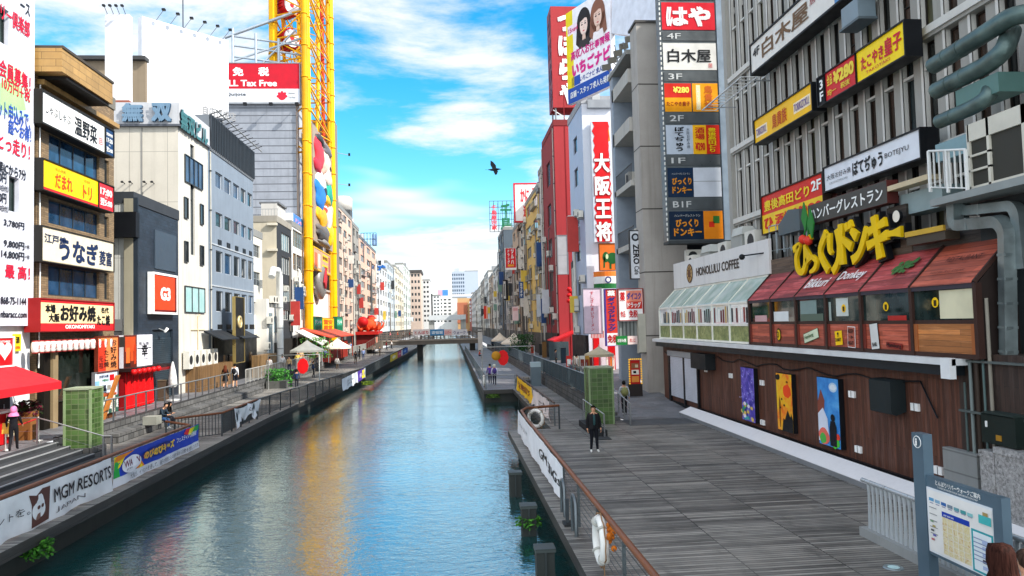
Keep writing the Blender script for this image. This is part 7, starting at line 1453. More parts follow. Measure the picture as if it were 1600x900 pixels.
ELL = lambda cx, cy, rx, ry, n=18: [(cx+rx*math.cos(2*math.pi*k/n), cy+ry*math.sin(2*math.pi*k/n)) for k in range(n)]
BRN = P('#5a3a34', .6)
# run goes away from the viewer; the water side is the right hand (d x up)
ym = onZ(172, 775, .5).y
ya_, yb_ = 14.6, YX(-10.7, 172, 740)
def frx(px, py): return (YX(-10.7, px, py)-ya_)/(yb_-ya_)
banner('long white wrinkled banner with a brown lion mark and dark resort lettering, by the steps', [(-10.72, ya_, 0), (-10.72, yb_, 0)], .02, 1.04, CL, [('MGM RESORTS', frx(80, 760), .42, frx(170, 745)-frx(80, 760), .36, P('#2a2426'), .012), ('JAPAN', frx(82, 790), .14, .17, .15, P('#6a6466'), 0), ('エンターテインメントを。', .02, .42, frx(42, 790)-.02, .2, P('#3a3638'), .0)],
       [([(frx(46, 800), .05), (frx(72, 780), .08), (frx(75, 760), .9), (frx(62, 765), .92), (frx(52, 780), .8), (frx(42, 780), .86), (frx(46, 790), .6)], BRN), (ELL(frx(56, 790), .42, .03, .22), CL), ([(frx(52, 800), .2), (frx(60, 800), .2), (frx(58, 790), .36), (frx(53, 790), .34)], P('#7a5a50')), (ELL(frx(55, 785), .5, .006, .05), BRN), (ELL(frx(60, 783), .52, .006, .05), BRN)], .03, .0, 1, .03)
yc_, yd_ = yb_+.12, YX(-10.7, 309, 690)
BLB = P('#2444b8', .6); rb = [P(c, .6) for c in ('#e02a30', '#f08a1c', '#f4d81c', '#2aa84a', '#2a6ad8', '#7a2ab0')]
banner('bright blue festival banner with a white oval badge, rainbows and cartoonish lettering', [(-10.72, yc_, 0), (-10.72, yd_, 0)], .05, 1.03, P('#e4e6ec', .6, 0, .08, 2), [('WAON', .08, .52, .16, .22, P('#7a2a4a'), .012), ('presents', .1, .4, .12, .08, BK, 0), ('のびのびキッズ', .28, .5, .36, .3, P('#f2e21c'), .05), ('のびのびキッズ', .28, .5, .36, .3, P('#d83060'), .012), ('フェスティバル開催！', .66, .6, .29, .2, P('#e8e8f4'), .02), ('大阪が、イベントを通して、親子の笑顔と心の絆を深める活動を支援しています。', .14, .08, .84, .17, P('#2a2a34'), 0)],
       [((.0, .3, 1, .7), BLB), ([(0, .3), (.05, .3), (.1, .55), (.06, 1), (0, 1)], rb[3]), ([(0, .55), (.05, .6), (.12, .98), (0, .98)], rb[2]), ([(0, .8), (.06, .82), (.2, .98), (.02, .99)], rb[1]), ([(.22, .3), (.3, .3), (.27, .5), (.22, .62)], rb[1]), ([(.24, .3), (.28, .3), (.26, .44)], rb[2]), ([(.84, .7), (.9, .95), (.99, .99), (.99, .8), (.9, .66)], rb[3]), ([(.8, .8), (.85, .96), (.93, .98), (.86, .7)], rb[2]), ([(.76, .84), (.8, .98), (.86, .98), (.82, .74)], rb[0]), (ELL(.16, .57, .1, .27, 24), P('#eceaf0', .6)), (ELL(.45, .66, .19, .19, 24), P('#1c2a7a', .6))], .025, .0, 2)
banner('white cloths draped and bunched over the promenade railing', [(xl(37)-.43, 37.3, 0), (xl(41)-.43, 42.0, 0)], .28, 1.1, CL, [('GM', .5, .3, .2, .3, P('#4a4648'), 0)], [], .09, .12, 3, .28)
yq0, yq1 = YX(-10.3, 494, 595), YX(-10.3, 524, 588)
def rl(y): return (xl(y)-.42, y, 0)
banner('pale banner with faint grey lettering on the dark barred railing', [rl(yq0), rl(yq1)], .05, 1.0, CL, [('DOTON', .3, .5, .4, .2, GRY, 0), ('BORI', .3, .25, .3, .18, GRY, 0)], [], .03, 0, 4, .05)
yq2 = YX(-10.2, 541, 580)
banner('purple and yellow banner next to the pale one on the dark railing', [rl(yq1+.1), rl(yq2)], .05, 1.0, P('#4a2f86', .6), [('祭', .15, .3, .3, .4, P('#b8a0d8'), .03)], [((.55, .1, .3, .8), P('#d8c81c', .6)), ((.86, 0, .14, 1), CL), (ELL(.7, .5, .12, .2), P('#5a4a8a'))], .02, 0, 5)
ya2, yb2 = YX(-8.7, 606, 560), YX(-8.5, 634, 548)
banner('row of small yellow red and blue banners near the footbridge', [rl(ya2), rl(yb2)], .05, 1.0, P('#d8c020', .6), [], [((.34, 0, .22, 1), P('#c03a6a', .6)), ((.56, 0, .08, 1), CL), ((.64, 0, .36, 1), P('#2a5ab0', .6)), (ELL(.16, .5, .08, .25), P('#e8e0c0')), (ELL(.45, .5, .05, .2), P('#e0c0d0')), (ELL(.8, .5, .08, .2), P('#8ab0e0'))], .02, 0, 6)
banner('torn white banner with smeared black letters on the boardwalk railing', [(2.9, 32.6, 0), (2.88, 29.4, 0), (2.9, 19.4, 0)], .1, 1.09, CL, [('GM', .62, .4, .13, .3, BK, .01), ('ƎIGs', .77, .32, .19, .3, BK, .01), ('エンターテイメント', .04, .42, .26, .2, P('#3a3a40'), 0)], [], .018, .0, 7, .03, 1)
banner('yellow banner with red brush kanji on the recessed walkway railing', [(4.72, 53.4, 0), (4.72, 43.4, 0)], .1, 1.05, P('#f0b80c', .6), [('道頓堀祭', .1, .3, .8, .45, P('#8a3a10'), .02)], [], .04, .0, 8, .05)
banner('pale torn banner beside the yellow one on the recessed walkway', [(4.72, 43.2, 0), (4.74, 35.6, 0)], .15, 1.05, P('#d8c9c4', .7), [('MGM', .4, .3, .4, .35, P('#5a5456'), 0)], [], .06, .0, 9, .12)
# life ring with ropes
def ring(lb, c, r, tube, ax, name='life_ring'):
    T = thing(name, lb, 'life ring', c-ZUP*r); a = ZUP; b = V(ax).cross(ZUP).normalized(); f = MB(); n = 28
    f.pipe([c+(a*math.cos(2*math.pi*k/n)+b*math.sin(2*math.pi*k/n))*r for k in range(n+1)], tube, P('#e4e2dc', .5), 10, False); f.build('ring', T)
    for k in range(4):
        t = 2*math.pi*(k+.5)/4; d = a*math.cos(t)+b*math.sin(t); f = MB(); cc = c+d*r; f.pipe([cc+(d*math.cos(s)+V(ax)*math.sin(s))*tube*1.08 for s in [2*math.pi*q/12 for q in range(13)]], .03, P('#b0aea6'), 5, False); f.build('strap', T)
    f = MB(); f.pipe([c+(a*math.cos(2*math.pi*k/40)+b*math.sin(2*math.pi*k/40))*(r+tube+.03+.03*math.sin(k*1.6)) for k in range(41)], .014, P('#8a6a4a'), 5, False); f.pipe([c-a*(r*.6)+b*.3, c-a*(r+.5)+b*.34, c-a*(r+.7)+b*.1], .012, P('#8a6a4a'), 4); f.build('rope', T); return T
ring('white life ring hung on the near boardwalk railing with a coiled rope', V((2.82, 14.45, .62)), .40, .085, (1, 0, 0))
ring('white life ring behind the return of the boardwalk railing', V((3.7, 33.2, .6)), .36, .08, (.6, .8, 0))
ring('small pink and white life ring at the corner of the quay path', V((2.42, 56.6, .6)), .36, .08, (1, 0, 0))
f = MB()
for k in range(9): f.ball(V((2.93, 14.0, 1.0))+V((.05*math.sin(k), .12*math.cos(k*2), -.05*k+.1*math.sin(k*3)))*.8, .06, P('#b8641c', .8), 6, 5)
solo('rope_bundle', 'orange rope bundle tied to the railing above the life ring', 'rope', f)
for k, y in enumerate((16.9, 18.6)): 
    f = MB(); f.pipe([(2.75, y, .0), (2.75, y, .72), (2.75, y+.15, .86), (2.75, y+.38, .86), (2.75, y+.5, .72), (2.75, y+.5, 0)], .045, P('#6a7276', .35, .7), 8); solo('ladder_hoop', ['grey steel grab hoop beside the life ring', 'grey steel grab hoop nearest the torn white banner'][k], 'grab rail', f)
f = MB(); f.box(2.66, 2.74, 17.85, 17.95, 0, .62, P('#3a4044')); f.box(2.6, 2.85, 17.7, 18.1, 0, .06, P('#2a2c2e')); solo('bollard', 'short dark mooring post between the two steel grab hoops', 'bollard', f)
# mooring piles in the water
for k, (y, x) in enumerate(((25.2, 2.05), (20.6, 2.02), (16.7, 1.98))):
    T = thing('mooring_pile', ['mooring pile furthest along the boardwalk edge'.replace('furthest', 'highest up').replace('highest up', 'beneath the torn white banner'), 'middle mooring pile with weed hanging from it', 'mooring pile nearest the life ring'][k], 'pile', (x, y, -2)); f = MB(); f.box(x-.2, x+.2, y-.2, y+.2, -2.4, -.2, WALL('#2f3431', .8)); f.build('post', T); f = MB(); f.box(x-.23, x+.23, y-.23, y+.23, -.2, -.15, P('#454c4a', .5, .3)); f.prism([(x-.23, y-.23, -.15), (x+.23, y-.23, -.15), (x+.23, y+.23, -.15), (x-.23, y+.23, -.15)], (0, 0, .03), P('#3c4341', .5, .3)); f.build('cap', T); f = MB(); f.box(x-.02, x+.02, y-.24, y-.205, -.9, -.2, P('#3a4040')); f.build('strap', T)
def tuft(lb, c, r, n, seed, cols, name='plant', up=.6, cat='plant'):
    rn = random.Random(seed); T = thing(name, lb, cat, c); f = MB()
    for k in range(int(n*2.2)):
        t = rn.uniform(0, 6.28); d = V((math.cos(t)*rn.random(), math.sin(t)*rn.random(), rn.uniform(-.4, up))); p = V(c)+d*r; a = V((rn.uniform(-1, 1), rn.uniform(-1, 1), rn.uniform(-.6, .8))).normalized()*min(r, .8)*rn.uniform(.1, .2); b = a.orthogonal().normalized()*min(r, .8)*rn.uniform(.04, .08)
        f.face([p-a, p+b*1.2-a*.1, p+a, p-b*1.2-a*.1], P(rn.choice(cols), .6))
    f.build('foliage', T); f = MB()
    for k in range(5): t = rn.uniform(0, 6.28); f.pipe([V(c), V(c)+V((math.cos(t)*.4, math.sin(t)*.4, up*.6))*r], .015, P('#3a4a24'), 4)
    f.build('stem', T); return T
GC = ['#1f4a12', '#356e1c', '#2a5a16', '#4c8a28']
tuft('bright green weed clump growing from the quay wall under the resort banner', V((-10.42, 19.6, -.45)), .42, 170, 1, GC)
tuft('dark green weed on the middle mooring pile', V((2.0, 20.5, -.55)), .38, 120, 2, GC, up=.3)
tuft('green weed clump at the foot of the boardwalk near the life ring', V((2.42, 14.3, -.5)), .3, 90, 3, GC)
tuft('leafy potted shrub at the near end of the terrace railing', V((-14.6, 64, .5)), 1.2, 420, 4, ['#1f4a1c', '#2f6a24', '#4a8a34'], 'shrub', .9, 'shrub')
tuft('spiky green palms in pots beside the second terrace parasol', V((-15.0, 84, 2.4)), 1.9, 420, 5, ['#1f4a1c', '#2f6a24', '#5a9a34'], 'shrub', .8, 'shrub')
tuft('dark green hedge plants under the large parasol on the upper street', V((8.6, 90, 2.0)), 1.7, 520, 6, ['#143214', '#1f4a1c', '#2f5a24'], 'shrub', .9, 'shrub')
tuft('weed fringe on the corner of the quay path', V((3.0, 55.1, -.4)), .5, 100, 7, ['#3a5a1c', '#5a7a2a'], up=.2)
tuft('yellow-green weed fringe under the pale banner on the dark railing', V((xl(72)-.1, 72, -.4)), .6, 120, 8, ['#4a6a1c', '#7a8a2a'], up=.2)
tuft('dark red flowers and leaves beside the open shop door', V((-16.9, 31.0, 2.0)), .55, 160, 9, ['#3a1420', '#5a1a2a', '#2a3a1c'], 'flower_stand', .6)
for T_, h_ in (('leafy', 0),): pass
f = MB(); f.box(-15.4, -13.8, 62.8, 65.2, 0, .6, WALL('#5a5a56')); solo('planter', 'grey stone planter holding the leafy shrub', 'planter', f)
f = MB(); f.box(-17.2, -16.6, 30.7, 31.3, .8, 1.9, P('#8a5a30')); solo('stand', 'small wooden stand under the dark red flowers', 'stand', f)
# hanging red gate signs
for lb, px, py0, py1, Y, zg, xr in (('round red cut-out sign hanging from a steel gate frame on the promenade', 473, 560, 584, 62, 0, (-15.0, -10.9)), ('round red cut-out sign hanging from a steel gate frame on the quay path', 786, 547, 571, 66, 0, (2.7, 7.4))):
    a, b = onY(px, py0, Y), onY(px, py1, Y); c = (a+b)/2; r = (a.z-b.z)/2; T = thing('hanging_sign', lb, 'sign', V((c.x, Y, b.z))); f = MB()
    pts = [c+V((math.cos(t)*r*.7*(1+.03*math.cos(9*t)), 0, math.sin(t)*r*(1+.03*math.cos(9*t)))) for t in [2*math.pi*k/36 for k in range(36)]]; f.prism(pts, (0, .12, 0), P('#dc1418', .4)); f.build('disc', T)
    f = MB(); f.pipe([(xr[0], Y, zg), (xr[0], Y, a.z+.3), (xr[1], Y, a.z+.3), (xr[1], Y, zg)], .05, P('#a9aaa6', .4, .5), 6); f.pipe([a, a+ZUP*.3], .02, BK, 4); solo('gate_frame', lb.replace('round red cut-out sign hanging from a steel gate frame', 'thin steel gate frame carrying the red cut-out sign'), 'gate', f)
f = MB(); c = onY(775, 556, 66); f.ball(c, .42, P('#b8801c', .5), 12, 8, (1, .5, 1)); f.pipe([c, c+ZUP*1.1], .02, BK, 4); solo('lantern', 'round amber lantern beside the red cut-out sign on the quay path', 'lantern', f)
# grey kiosk box, benches, low wall things on the quay
T = thing('kiosk_box', 'tall grey cabinet with a pale top at the end of the slatted railing', 'cabinet', (7.1, 62, 0)); O, u, v, w, h = RY(57, 830, 845, 566, 600); f = MB(); f.obox(O-v*.3, u*w, v*(h*.78+.3), YA*.7, P('#5f6d74', .5)); f.build('body', T); f = MB(); f.obox(O-u*.02+v*(h*.78), u*(w+.04), v*(h*.22), YA*.74, P('#9fb0b4', .4)); f.build('lid', T)
f = MB(); O = V((5.2, 58, .006)); f.obox(O, XA*1.6, YA*.5, ZUP*.42, STONE); f.obox(O+V((0, 3, 0)), XA*1.2, YA*.5, ZUP*.42, STONE)
solo('stone_bench', 'low stone bench blocks near the grey cabinet', 'bench', f)
f = MB(); c = (-14.9, 38.0); f.box(c[0]-.1, c[0]+.55, 37.3, 37.95, .43, .83, P('#8f8f84', .7)); solo('stone_cube', 'pale stone cube beside the seated couple', 'block', f)
# bicycles behind the slatted railing
def bicycle(lb, x, y, rz, c):
    T = thing('bicycle', lb, 'bicycle', (0, 0, 0), 'bicycles parked behind the slatted railing'); bm_ = P('#1c1e20', .5)
    for s_ in (-.52, .52):
        f = MB(); n = 20; f.pipe([V((s_+math.cos(2*math.pi*k/n)*.32, 0, .34+math.sin(2*math.pi*k/n)*.32)) for k in range(n+1)], .02, bm_, 5, False)
        for k in range(6): t = math.pi*k/6; f.pipe([V((s_+math.cos(t)*.31, 0, .34+math.sin(t)*.31)), V((s_-math.cos(t)*.31, 0, .34-math.sin(t)*.31))], .004, GRY, 3)
        f.build('wheel', T)
    f = MB(); m = P(c, .35, .2); f.pipe([(-.52, 0, .34), (-.12, 0, .32), (.38, 0, .78)], .02, m, 6); f.pipe([(-.12, 0, .32), (-.26, 0, .86)], .02, m, 6); f.pipe([(-.52, 0, .34), (-.22, 0, .72), (.36, 0, .72)], .016, m, 6); f.pipe([(.52, 0, .34), (.36, 0, .95)], .018, m, 6); f.build('frame', T)
    f = MB(); f.ball((-.27, 0, .9), .12, bm_, 8, 6, (1.1, .6, .35)); f.build('saddle', T); f = MB(); f.pipe([(.3, -.26, 1.0), (.36, -.1, .98), (.36, .1, .98), (.3, .26, 1.0)], .015, GRY, 5); f.build('handlebar', T)
    f = MB(); f.box(.45, .75, -.15, .15, .72, .95, P('#6a6a64', .6)); f.build('basket', T)
    T.location = (x, y, .8); T.rotation_euler.z = rz; return T
for k in range(7): bicycle('bicycle with '+['a silver frame, first', 'a white frame, second', 'a dark green frame, third', 'a red frame, fourth', 'a blue frame, fifth', 'a grey frame, sixth', 'a pale yellow frame, last'][k]+' of the bicycles behind the slatted railing', 8.2+.1*(k % 2), 48+k*1.15, .25+.1*(k % 3), ['#a8acb0', '#d8d8d4', '#1f3a2a', '#a01c20', '#2a4a8a', '#5a5c60', '#c8b87a'][k])
for k, (px, c) in enumerate(((885, '#c82a24'), (897, '#e4dcc4'), (906, '#d8d4cc'), (913, '#b88a3a'))):
    O, u, v, w, h = RY(54.5+k*.3, px, px+8, 556, 578); f = MB(); f.obox(O-v*(O.z-.8), u*w, v*(h+O.z-.8), YA*.08, P(c)); f.obox(O+u*.06+v*.3-YA*.012, u*(w-.12), v*.5, YA*.01, P('#f0ece4' if k == 0 else '#8a3a2a')); f.obox(O+u*.1-v*(O.z-.8)-YA*.25, u*.04, v*1.0, YA*.04, GRY); solo('sandwich_board', ['red pavement sandwich board beyond the bicycles', 'cream pavement sign beside the red sandwich board', 'pale pavement sign third along from the red board', 'tan pavement sign under the edge of the brown parasol'][k], 'pavement sign', f)
# --- foreground: information board, slatted kerb railing, granite blocks
BX = 8.48; BLG = P('#5c7382', .4, .3)
yL, yR = 12.75, 11.05
T = thing('information_board', 'blue-grey tourist information board with a map, notices and a tall info post', 'information board', (BX, (yL+yR)/2, 0))
f = MB(); zt = onX(1446, 679, BX).z; f.box(BX-.06, BX+.12, yL-.02, yL+.30, 0, zt, BLG); f.build('tall_post', T)
c = V((BX-.062, yL+.14, onX(1441, 691, BX).z)); f = MB(); f.pipe([c+V((0, math.cos(t)*.105, math.sin(t)*.105)) for t in [2*math.pi*k/24 for k in range(25)]], .009, WH, 5, False); f.text('i', c+V((0, .03, -.065)), -YA, ZUP, .06, .13, WH, .03); f.build('info_symbol', T)
f = MB(); zr = onX(1560, 775, BX).z; f.box(BX-.08, BX+.07, yR-.2, yR, 0, zr, BLG); f.build('short_post', T)
zt1, zb1 = onX(1450, 742, BX).z, onX(1450, 862, BX).z; zh = zt1-.0
f = MB(); f.box(BX-.03, BX+.09, yR, yL-.02, zb1, zt1, BLG); f.build('backing', T)
f = MB(); f.box(BX-.05, BX-.03, yR+.02, yL-.04, zb1+.06, zt1-.20, P('#dfe3e6', .35)); f.build('map_panel', T)
w = yL-.04-(yR+.02); h = zt1-.2-(zb1+.06); O = V((BX-.052, yL-.04, zb1+.06)); u, v = -YA, ZUP; f = MB(); k = 0
def bd(x, y, a, b, m):
    global k; k += 1; f.obox(O+u*(w*x)+v*(h*y)+V((-.001-.0006*k, 0, 0)), u*(w*a), v*(h*b), V((.001, 0, 0)), m)
mapm = speckle('street_map', [(.36, '#c9a86a'), (.48, '#e6dcb8'), (.56, '#d4c48a'), (.66, '#e8e4d0')], 9.0)
bd(.02, .03, .96, .94, P('#e9e7e2', .4)); bd(.24, .06, .42, .56, mapm); bd(.24, .62, .42, .08, P('#1c3fa8')); bd(.68, .02, .3, .6, P('#2aa0a8')); bd(.705, .05, .25, .54, P('#e6eef0'))
for a in range(7): bd(.04+.1*a, .80-.004*a, .08, .05, P(['#5a9ac0', '#8ab0c8', '#3a6aa8', '#7a8a98', '#6aa0a8', '#4a9a9a', '#8ac8c8'][a])); bd(.05+.1*a, .765, .06, .015, P('#9a9ab0'))
bd(.8, .74, .17, .12, P('#4ab8b8')); bd(.86, .86, .07, .05, P('#a8905a'))
for a in range(5): bd(.05, .3+.1*a, .12, .012, GRY); bd(.06+.03*(a % 2), .2+.07*a, .05, .03, P(['#c06a6a', '#6a6ab0', '#5a5a5a', '#b0a060', '#7a9a7a'][a]))
for a in range(6): bd(.72, .5-.06*a, .2, .014, P('#8a98b8')); bd(.84, .46-.09*a if a < 4 else .1, .08, .05, P('#a8b8d8' if a != 3 else '#4a4a5a'))
for a in range(5): bd(.26+.08*a, .06, .006, .56, P('#e8e6e0')); bd(.24, .14+.09*a, .42, .008, P('#eae6da'))
f.build('map_print', T)
f = MB(); f.text('とんぼりリバーウォークご案内', V((BX-.03, yL-.3, zt1-.12)), -YA, ZUP, 1.1, .09, WH, .015); f.text('TOMBORI RIVERWALK INFORMATION MAP', V((BX-.03, yL-.34, zt1-.165)), -YA, ZUP, 1.0, .03, WH, 0); f.text('道頓堀', V((BX-.053, yL-.5, zb1+.06+h*.645)), -YA, ZUP, .26, .03, WH, 0); f.build('lettering', T)
def slat_rail(lb, y0, y1, x=9.05):
    T = thing('kerb_railing', lb, 'railing', (x, (y0+y1)/2, 0)); f = MB(); f.box(x-.12, x+.3, y0, y1, .005, .2, WALL('#9a9c9a', .4)); f.build('kerb', T); f = MB(); f.pipe([(x, y0, 1.22), (x, y1, 1.22)], .05, P('#b9c0c4', .3, .5), 8); f.build('rail', T); n = int((y1-y0)/.16)
    for k in range(n):
        y = y0+.08+k*.16; f = MB(); f.prism([(x, y-.055, .2), (x, y+.055, .2), (x, y+.045, .5), (x, y+.028, .75), (x, y+.028, .95), (x, y+.05, 1.2), (x, y-.05, 1.2), (x, y-.028, .95), (x, y-.028, .75), (x, y-.045, .5)], (.03, 0, 0), P('#b4babc', .45, .1)); f.build('slat', T)
slat_rail('pale slatted railing on a kerb left of the information board'.replace(' left of', ' just behind'), 12.4, 15.9); slat_rail('pale slatted railing past the short post of the information board', 8.6, 12.2)
def granite(lb, px0, px1, yt, X=11.9, dp=.5):
    O, u, v, w, h = RX(X, px0, px1, yt, 900); O = V((O.x, O.y, -.02)); h = onX(px0, yt, X).z+.02; T = thing('granite_block', lb, 'block', O+u*(w/2)); f = MB(); f.obox(O, u*w, v*(h-.14), XA*dp, GRAN); f.build('body', T); f = MB(); f.obox(O-XA*.02+v*(h-.14)-u*.01, u*(w+.02), v*.14, XA*(dp+.04), GRAN); f.build('cap', T)
granite('lower speckled granite block under the dark green meter box', 1530, 1552, 702); granite('taller speckled granite block behind the short post of the information board', 1553, 1640, 698)
c = onZ(1396, 887, .004); f = MB(); f.lathe((c.x, c.y, .003), [(0, .012), (.12, .012), (.13, .02), (.17, .02), (.19, .0)], P('#8f9a9c', .3, .5), 20); f.disc((c.x, c.y, .0165), (0, 0, 1), .11, P('#b8d8d8', .2), 18); solo('deck_light', 'round flush light set in the boardwalk before the kerb railing', 'light', f)
# queue barrier posts by the red stall
for k, (x, y) in enumerate(((-16.1, 28.2), (-16.15, 30.4))):
    f = MB(); f.lathe((x, y, .8), [(0, 0), (.17, 0), (.17, .03), (.03, .06), (.03, .9), (.045, .92), (0, .95)], P('#c8c4bc', .3, .6), 12); solo('barrier_post', ['chrome queue post in front of the red counter', 'chrome queue post nearer the open shop door'][k], 'queue post', f)
f = MB(); f.pipe([(-16.1, 28.2, 1.68), (-16.13, 29.3, 1.6), (-16.15, 30.4, 1.68)], .025, P('#b81a24'), 6); solo('barrier_rope', 'red rope slung between the two chrome queue posts', 'rope', f)
# bird
bc = onY(773, 265, 60); T = thing('bird', 'black bird with raised wings gliding against the sky', 'bird', bc); f = MB(); f.pipe([bc+V((.55, 0, .02)), bc+V((.38, 0, .04)), bc+V((.2, 0, .02)), bc, bc+V((-.25, 0, -.02)), bc+V((-.55, 0, 0))], [.01, .05, .1, .12, .09, .02], BK, 8)
BWG = P('#16161a', .6)
for pts in ([(.15, 0, .05), (-.18, 0, .05), (-.32, .5, .5), (-.28, .8, .95), (-.08, .7, .8), (.12, .35, .45)], [(.15, 0, -.02), (-.15, 0, -.02), (-.12, -.5, -.3), (-.02, -.75, -.6), (.12, -.7, -.55), (.25, -.35, -.2)]): f.face([bc+V(p) for p in pts], BWG)
f.face([bc+V(p) for p in ((-.45, .02, .0), (-.75, .15, .02), (-.8, 0, 0), (-.75, -.15, -.02))], BWG); f.build('body', T)
# ================================================================ people
SKIN = P('#c99676', .5); 
def person(label, loc, face, top, legs, shoes='#2a2a2a', hair='#1a1512', h=1.7, pose=None, skin=None, female=False, sleeves=True, detail=False, long_hair=False, coat=0, skirt=None, hat=None, group=None, bare=False, hijab=None):
    """face = heading in degrees (0 looks to -y, towards the camera; 180 looks away). One skinned body, coloured by limb; hair is a child."""
    pose = pose or {}; J = {'pelvis': (0, 0, .95), 'waist': (0, 0, 1.1), 'chest': (0, .01, 1.32), 'neck': (0, .01, 1.475), 'head0': (0, -.015, 1.55), 'head1': (0, -.005, 1.62), 'head2': (0, 0, 1.685)}
    sw = .155 if female else .18
    for s, n in ((-1, 'L'), (1, 'R')):
        J.update({'sh'+n: (s*sw, .01, 1.40), 'el'+n: (s*(sw+.07), .03, 1.13), 'wr'+n: (s*(sw+.075), -.04, .90), 'ha'+n: (s*(sw+.07), -.065, .82), 'hi'+n: (s*.085, 0, .9), 'kn'+n: (s*.095, -.02, .5), 'an'+n: (s*.095, .02, .09), 'to'+n: (s*.11, -.14, .045)})
    J.update(pose)
    E = [('pelvis', 'waist', 't'), ('waist', 'chest', 't'), ('chest', 'neck', 'n'), ('neck', 'head0', 's'), ('head0', 'head1', 's'), ('head1', 'head2', 's')]
    for n in 'LR': E += [('chest', 'sh'+n, 't'), ('sh'+n, 'el'+n, 't'), ('el'+n, 'wr'+n, 't' if sleeves else 's'), ('wr'+n, 'ha'+n, 's'), ('pelvis', 'hi'+n, 'l'), ('hi'+n, 'kn'+n, 'l'), ('kn'+n, 'an'+n, 's' if bare else 'l'), ('an'+n, 'to'+n, 'f')]
    rad = {'pelvis': (.15, .11), 'waist': (.13, .095), 'chest': (.165, .11), 'neck': (.056, .056), 'head0': (.076, .088), 'head1': (.086, .102), 'head2': (.06, .075), 'sh': (.068, .066), 'el': (.048, .048), 'wr': (.033, .033), 'ha': (.036, .024), 'hi': (.098, .098), 'kn': (.064, .066), 'an': (.045, .048), 'to': (.043, .034)}
    wide = 1.12 if coat else 1.0
    ks = list(J); me = bpy.data.meshes.new('body'); me.from_pydata([J[k] for k in ks], [(ks.index(a), ks.index(b)) for a, b, c in E], []); o = bpy.data.objects.new('body', me)
    md = o.modifiers.new('skin', 'SKIN'); md.use_smooth_shade = True; sb = o.modifiers.new('sub', 'SUBSURF'); sb.levels = 1; sb.render_levels = 1
    if not me.skin_vertices: 
        COL.objects.link(o); bpy.context.view_layer.objects.active = o; COL.objects.unlink(o)
    sv = me.skin_vertices[0].data
    for i, k in enumerate(ks):
        r = rad.get(k) or rad[k[:2]]; q = wide if k in ('pelvis', 'waist', 'chest') or k[:2] in ('sh', 'el') else 1; sv[i].radius = (r[0]*q, r[1]*q); sv[i].use_root = (k == 'pelvis')
    ev = evaluated_mesh(o); bpy.data.objects.remove(o)
    mt = {'t': P(top, .8), 'l': P(legs, .8), 'f': P(shoes, .6), 's': skin or SKIN}; mt['n'] = mt['t']
    seg = [(V(J[a]), V(J[b]), c) for a, b, c in E]
    def near(p):
        best = None
        for a, b, c in seg:
            d = b-a; t = max(0, min(1, (p-a).dot(d)/d.length_squared)); q = (p-(a+d*t)).length-(.0)
            if best is None or q < best[0]: best = (q, c, a, b, t)
        c = best[1]
        if c == 'n' and best[4] > .72: return 's'
        return c
    vs = [v.co.copy() for v in ev.vertices]; f = MB(); groups = {}
    for p in ev.polygons:
        c = near(sum((vs[i] for i in p.vertices), V((0, 0, 0)))/len(p.vertices)); groups.setdefault(c, []).append(tuple(p.vertices))
    base = len(f.v); f.v += vs
    for c, fs in groups.items():
        k = f._m(mt[c])
        for q in fs: f.f.append(q); f.mi.append(k); f.smooth.append(True)
    bpy.data.meshes.remove(ev)
    hc = V(J['head1']); hf = V((0, -1, 0))
    if detail:
        # face: brows, eyes, nose, mouth and ears; five fingers a hand
        f.ball(hc+V((0, -.112, -.012)), .016, mt['s'], 8, 6, (.8, 1, 1.4))
        for s in (-1, 1):
            f.ball(hc+V((s*.034, -.096, .012)), .012, WH, 8, 6, (1.2, .6, .8)); f.ball(hc+V((s*.034, -.102, .012)), .007, BK, 6, 5); f.box(s*.034-.02, s*.034+.02, hc.y-.106, hc.y-.096, hc.z+.032, hc.z+.038, P(hair)); f.ball(hc+V((s*.087, .005, -.005)), .022, mt['s'], 8, 6, (.4, .8, 1.3))
        f.ball(hc+V((0, -.093, -.053)), .02, P('#a05a50', .5), 8, 5, (1.2, .6, .35))
    if detail is not None:
        for n in 'LR':
            w0, h0 = V(J['wr'+n]), V(J['ha'+n]); d = (h0-w0).normalized(); a = V((0, 1, 0)); a = (a-d*a.dot(d)).normalized(); b = d.cross(a)
            for q in range(4):
                L = (.052, .066, .070, .058)[q]; o_ = h0+d*.018+a*(.026-.0175*q); f.pipe([o_, o_+d*L*.5+b*.004, o_+d*L+b*(.02 if n == 'L' else -.02)], [.0095, .0088, .0065], mt['s'], 6)
            o_ = w0.lerp(h0, .55)-a*.026; f.pipe([o_, o_-a*.026+d*.022, o_-a*.022+d*.052], [.011, .0095, .007], mt['s'], 6)
    T0 = len(f.v); sc = h/1.72; cz, sz = math.cos(R(face)), math.sin(R(face)); loc = V(loc)
    def W_(p): p = V(p)*sc; return loc+V((p.x*cz-p.y*sz, p.x*sz+p.y*cz, p.z))
    f.v = [W_(p) for p in f.v]
    B = f.build('person', None, loc); tag(B, label, 'person', group, 'thing')
    hm = HAIR(hair); g = MB()
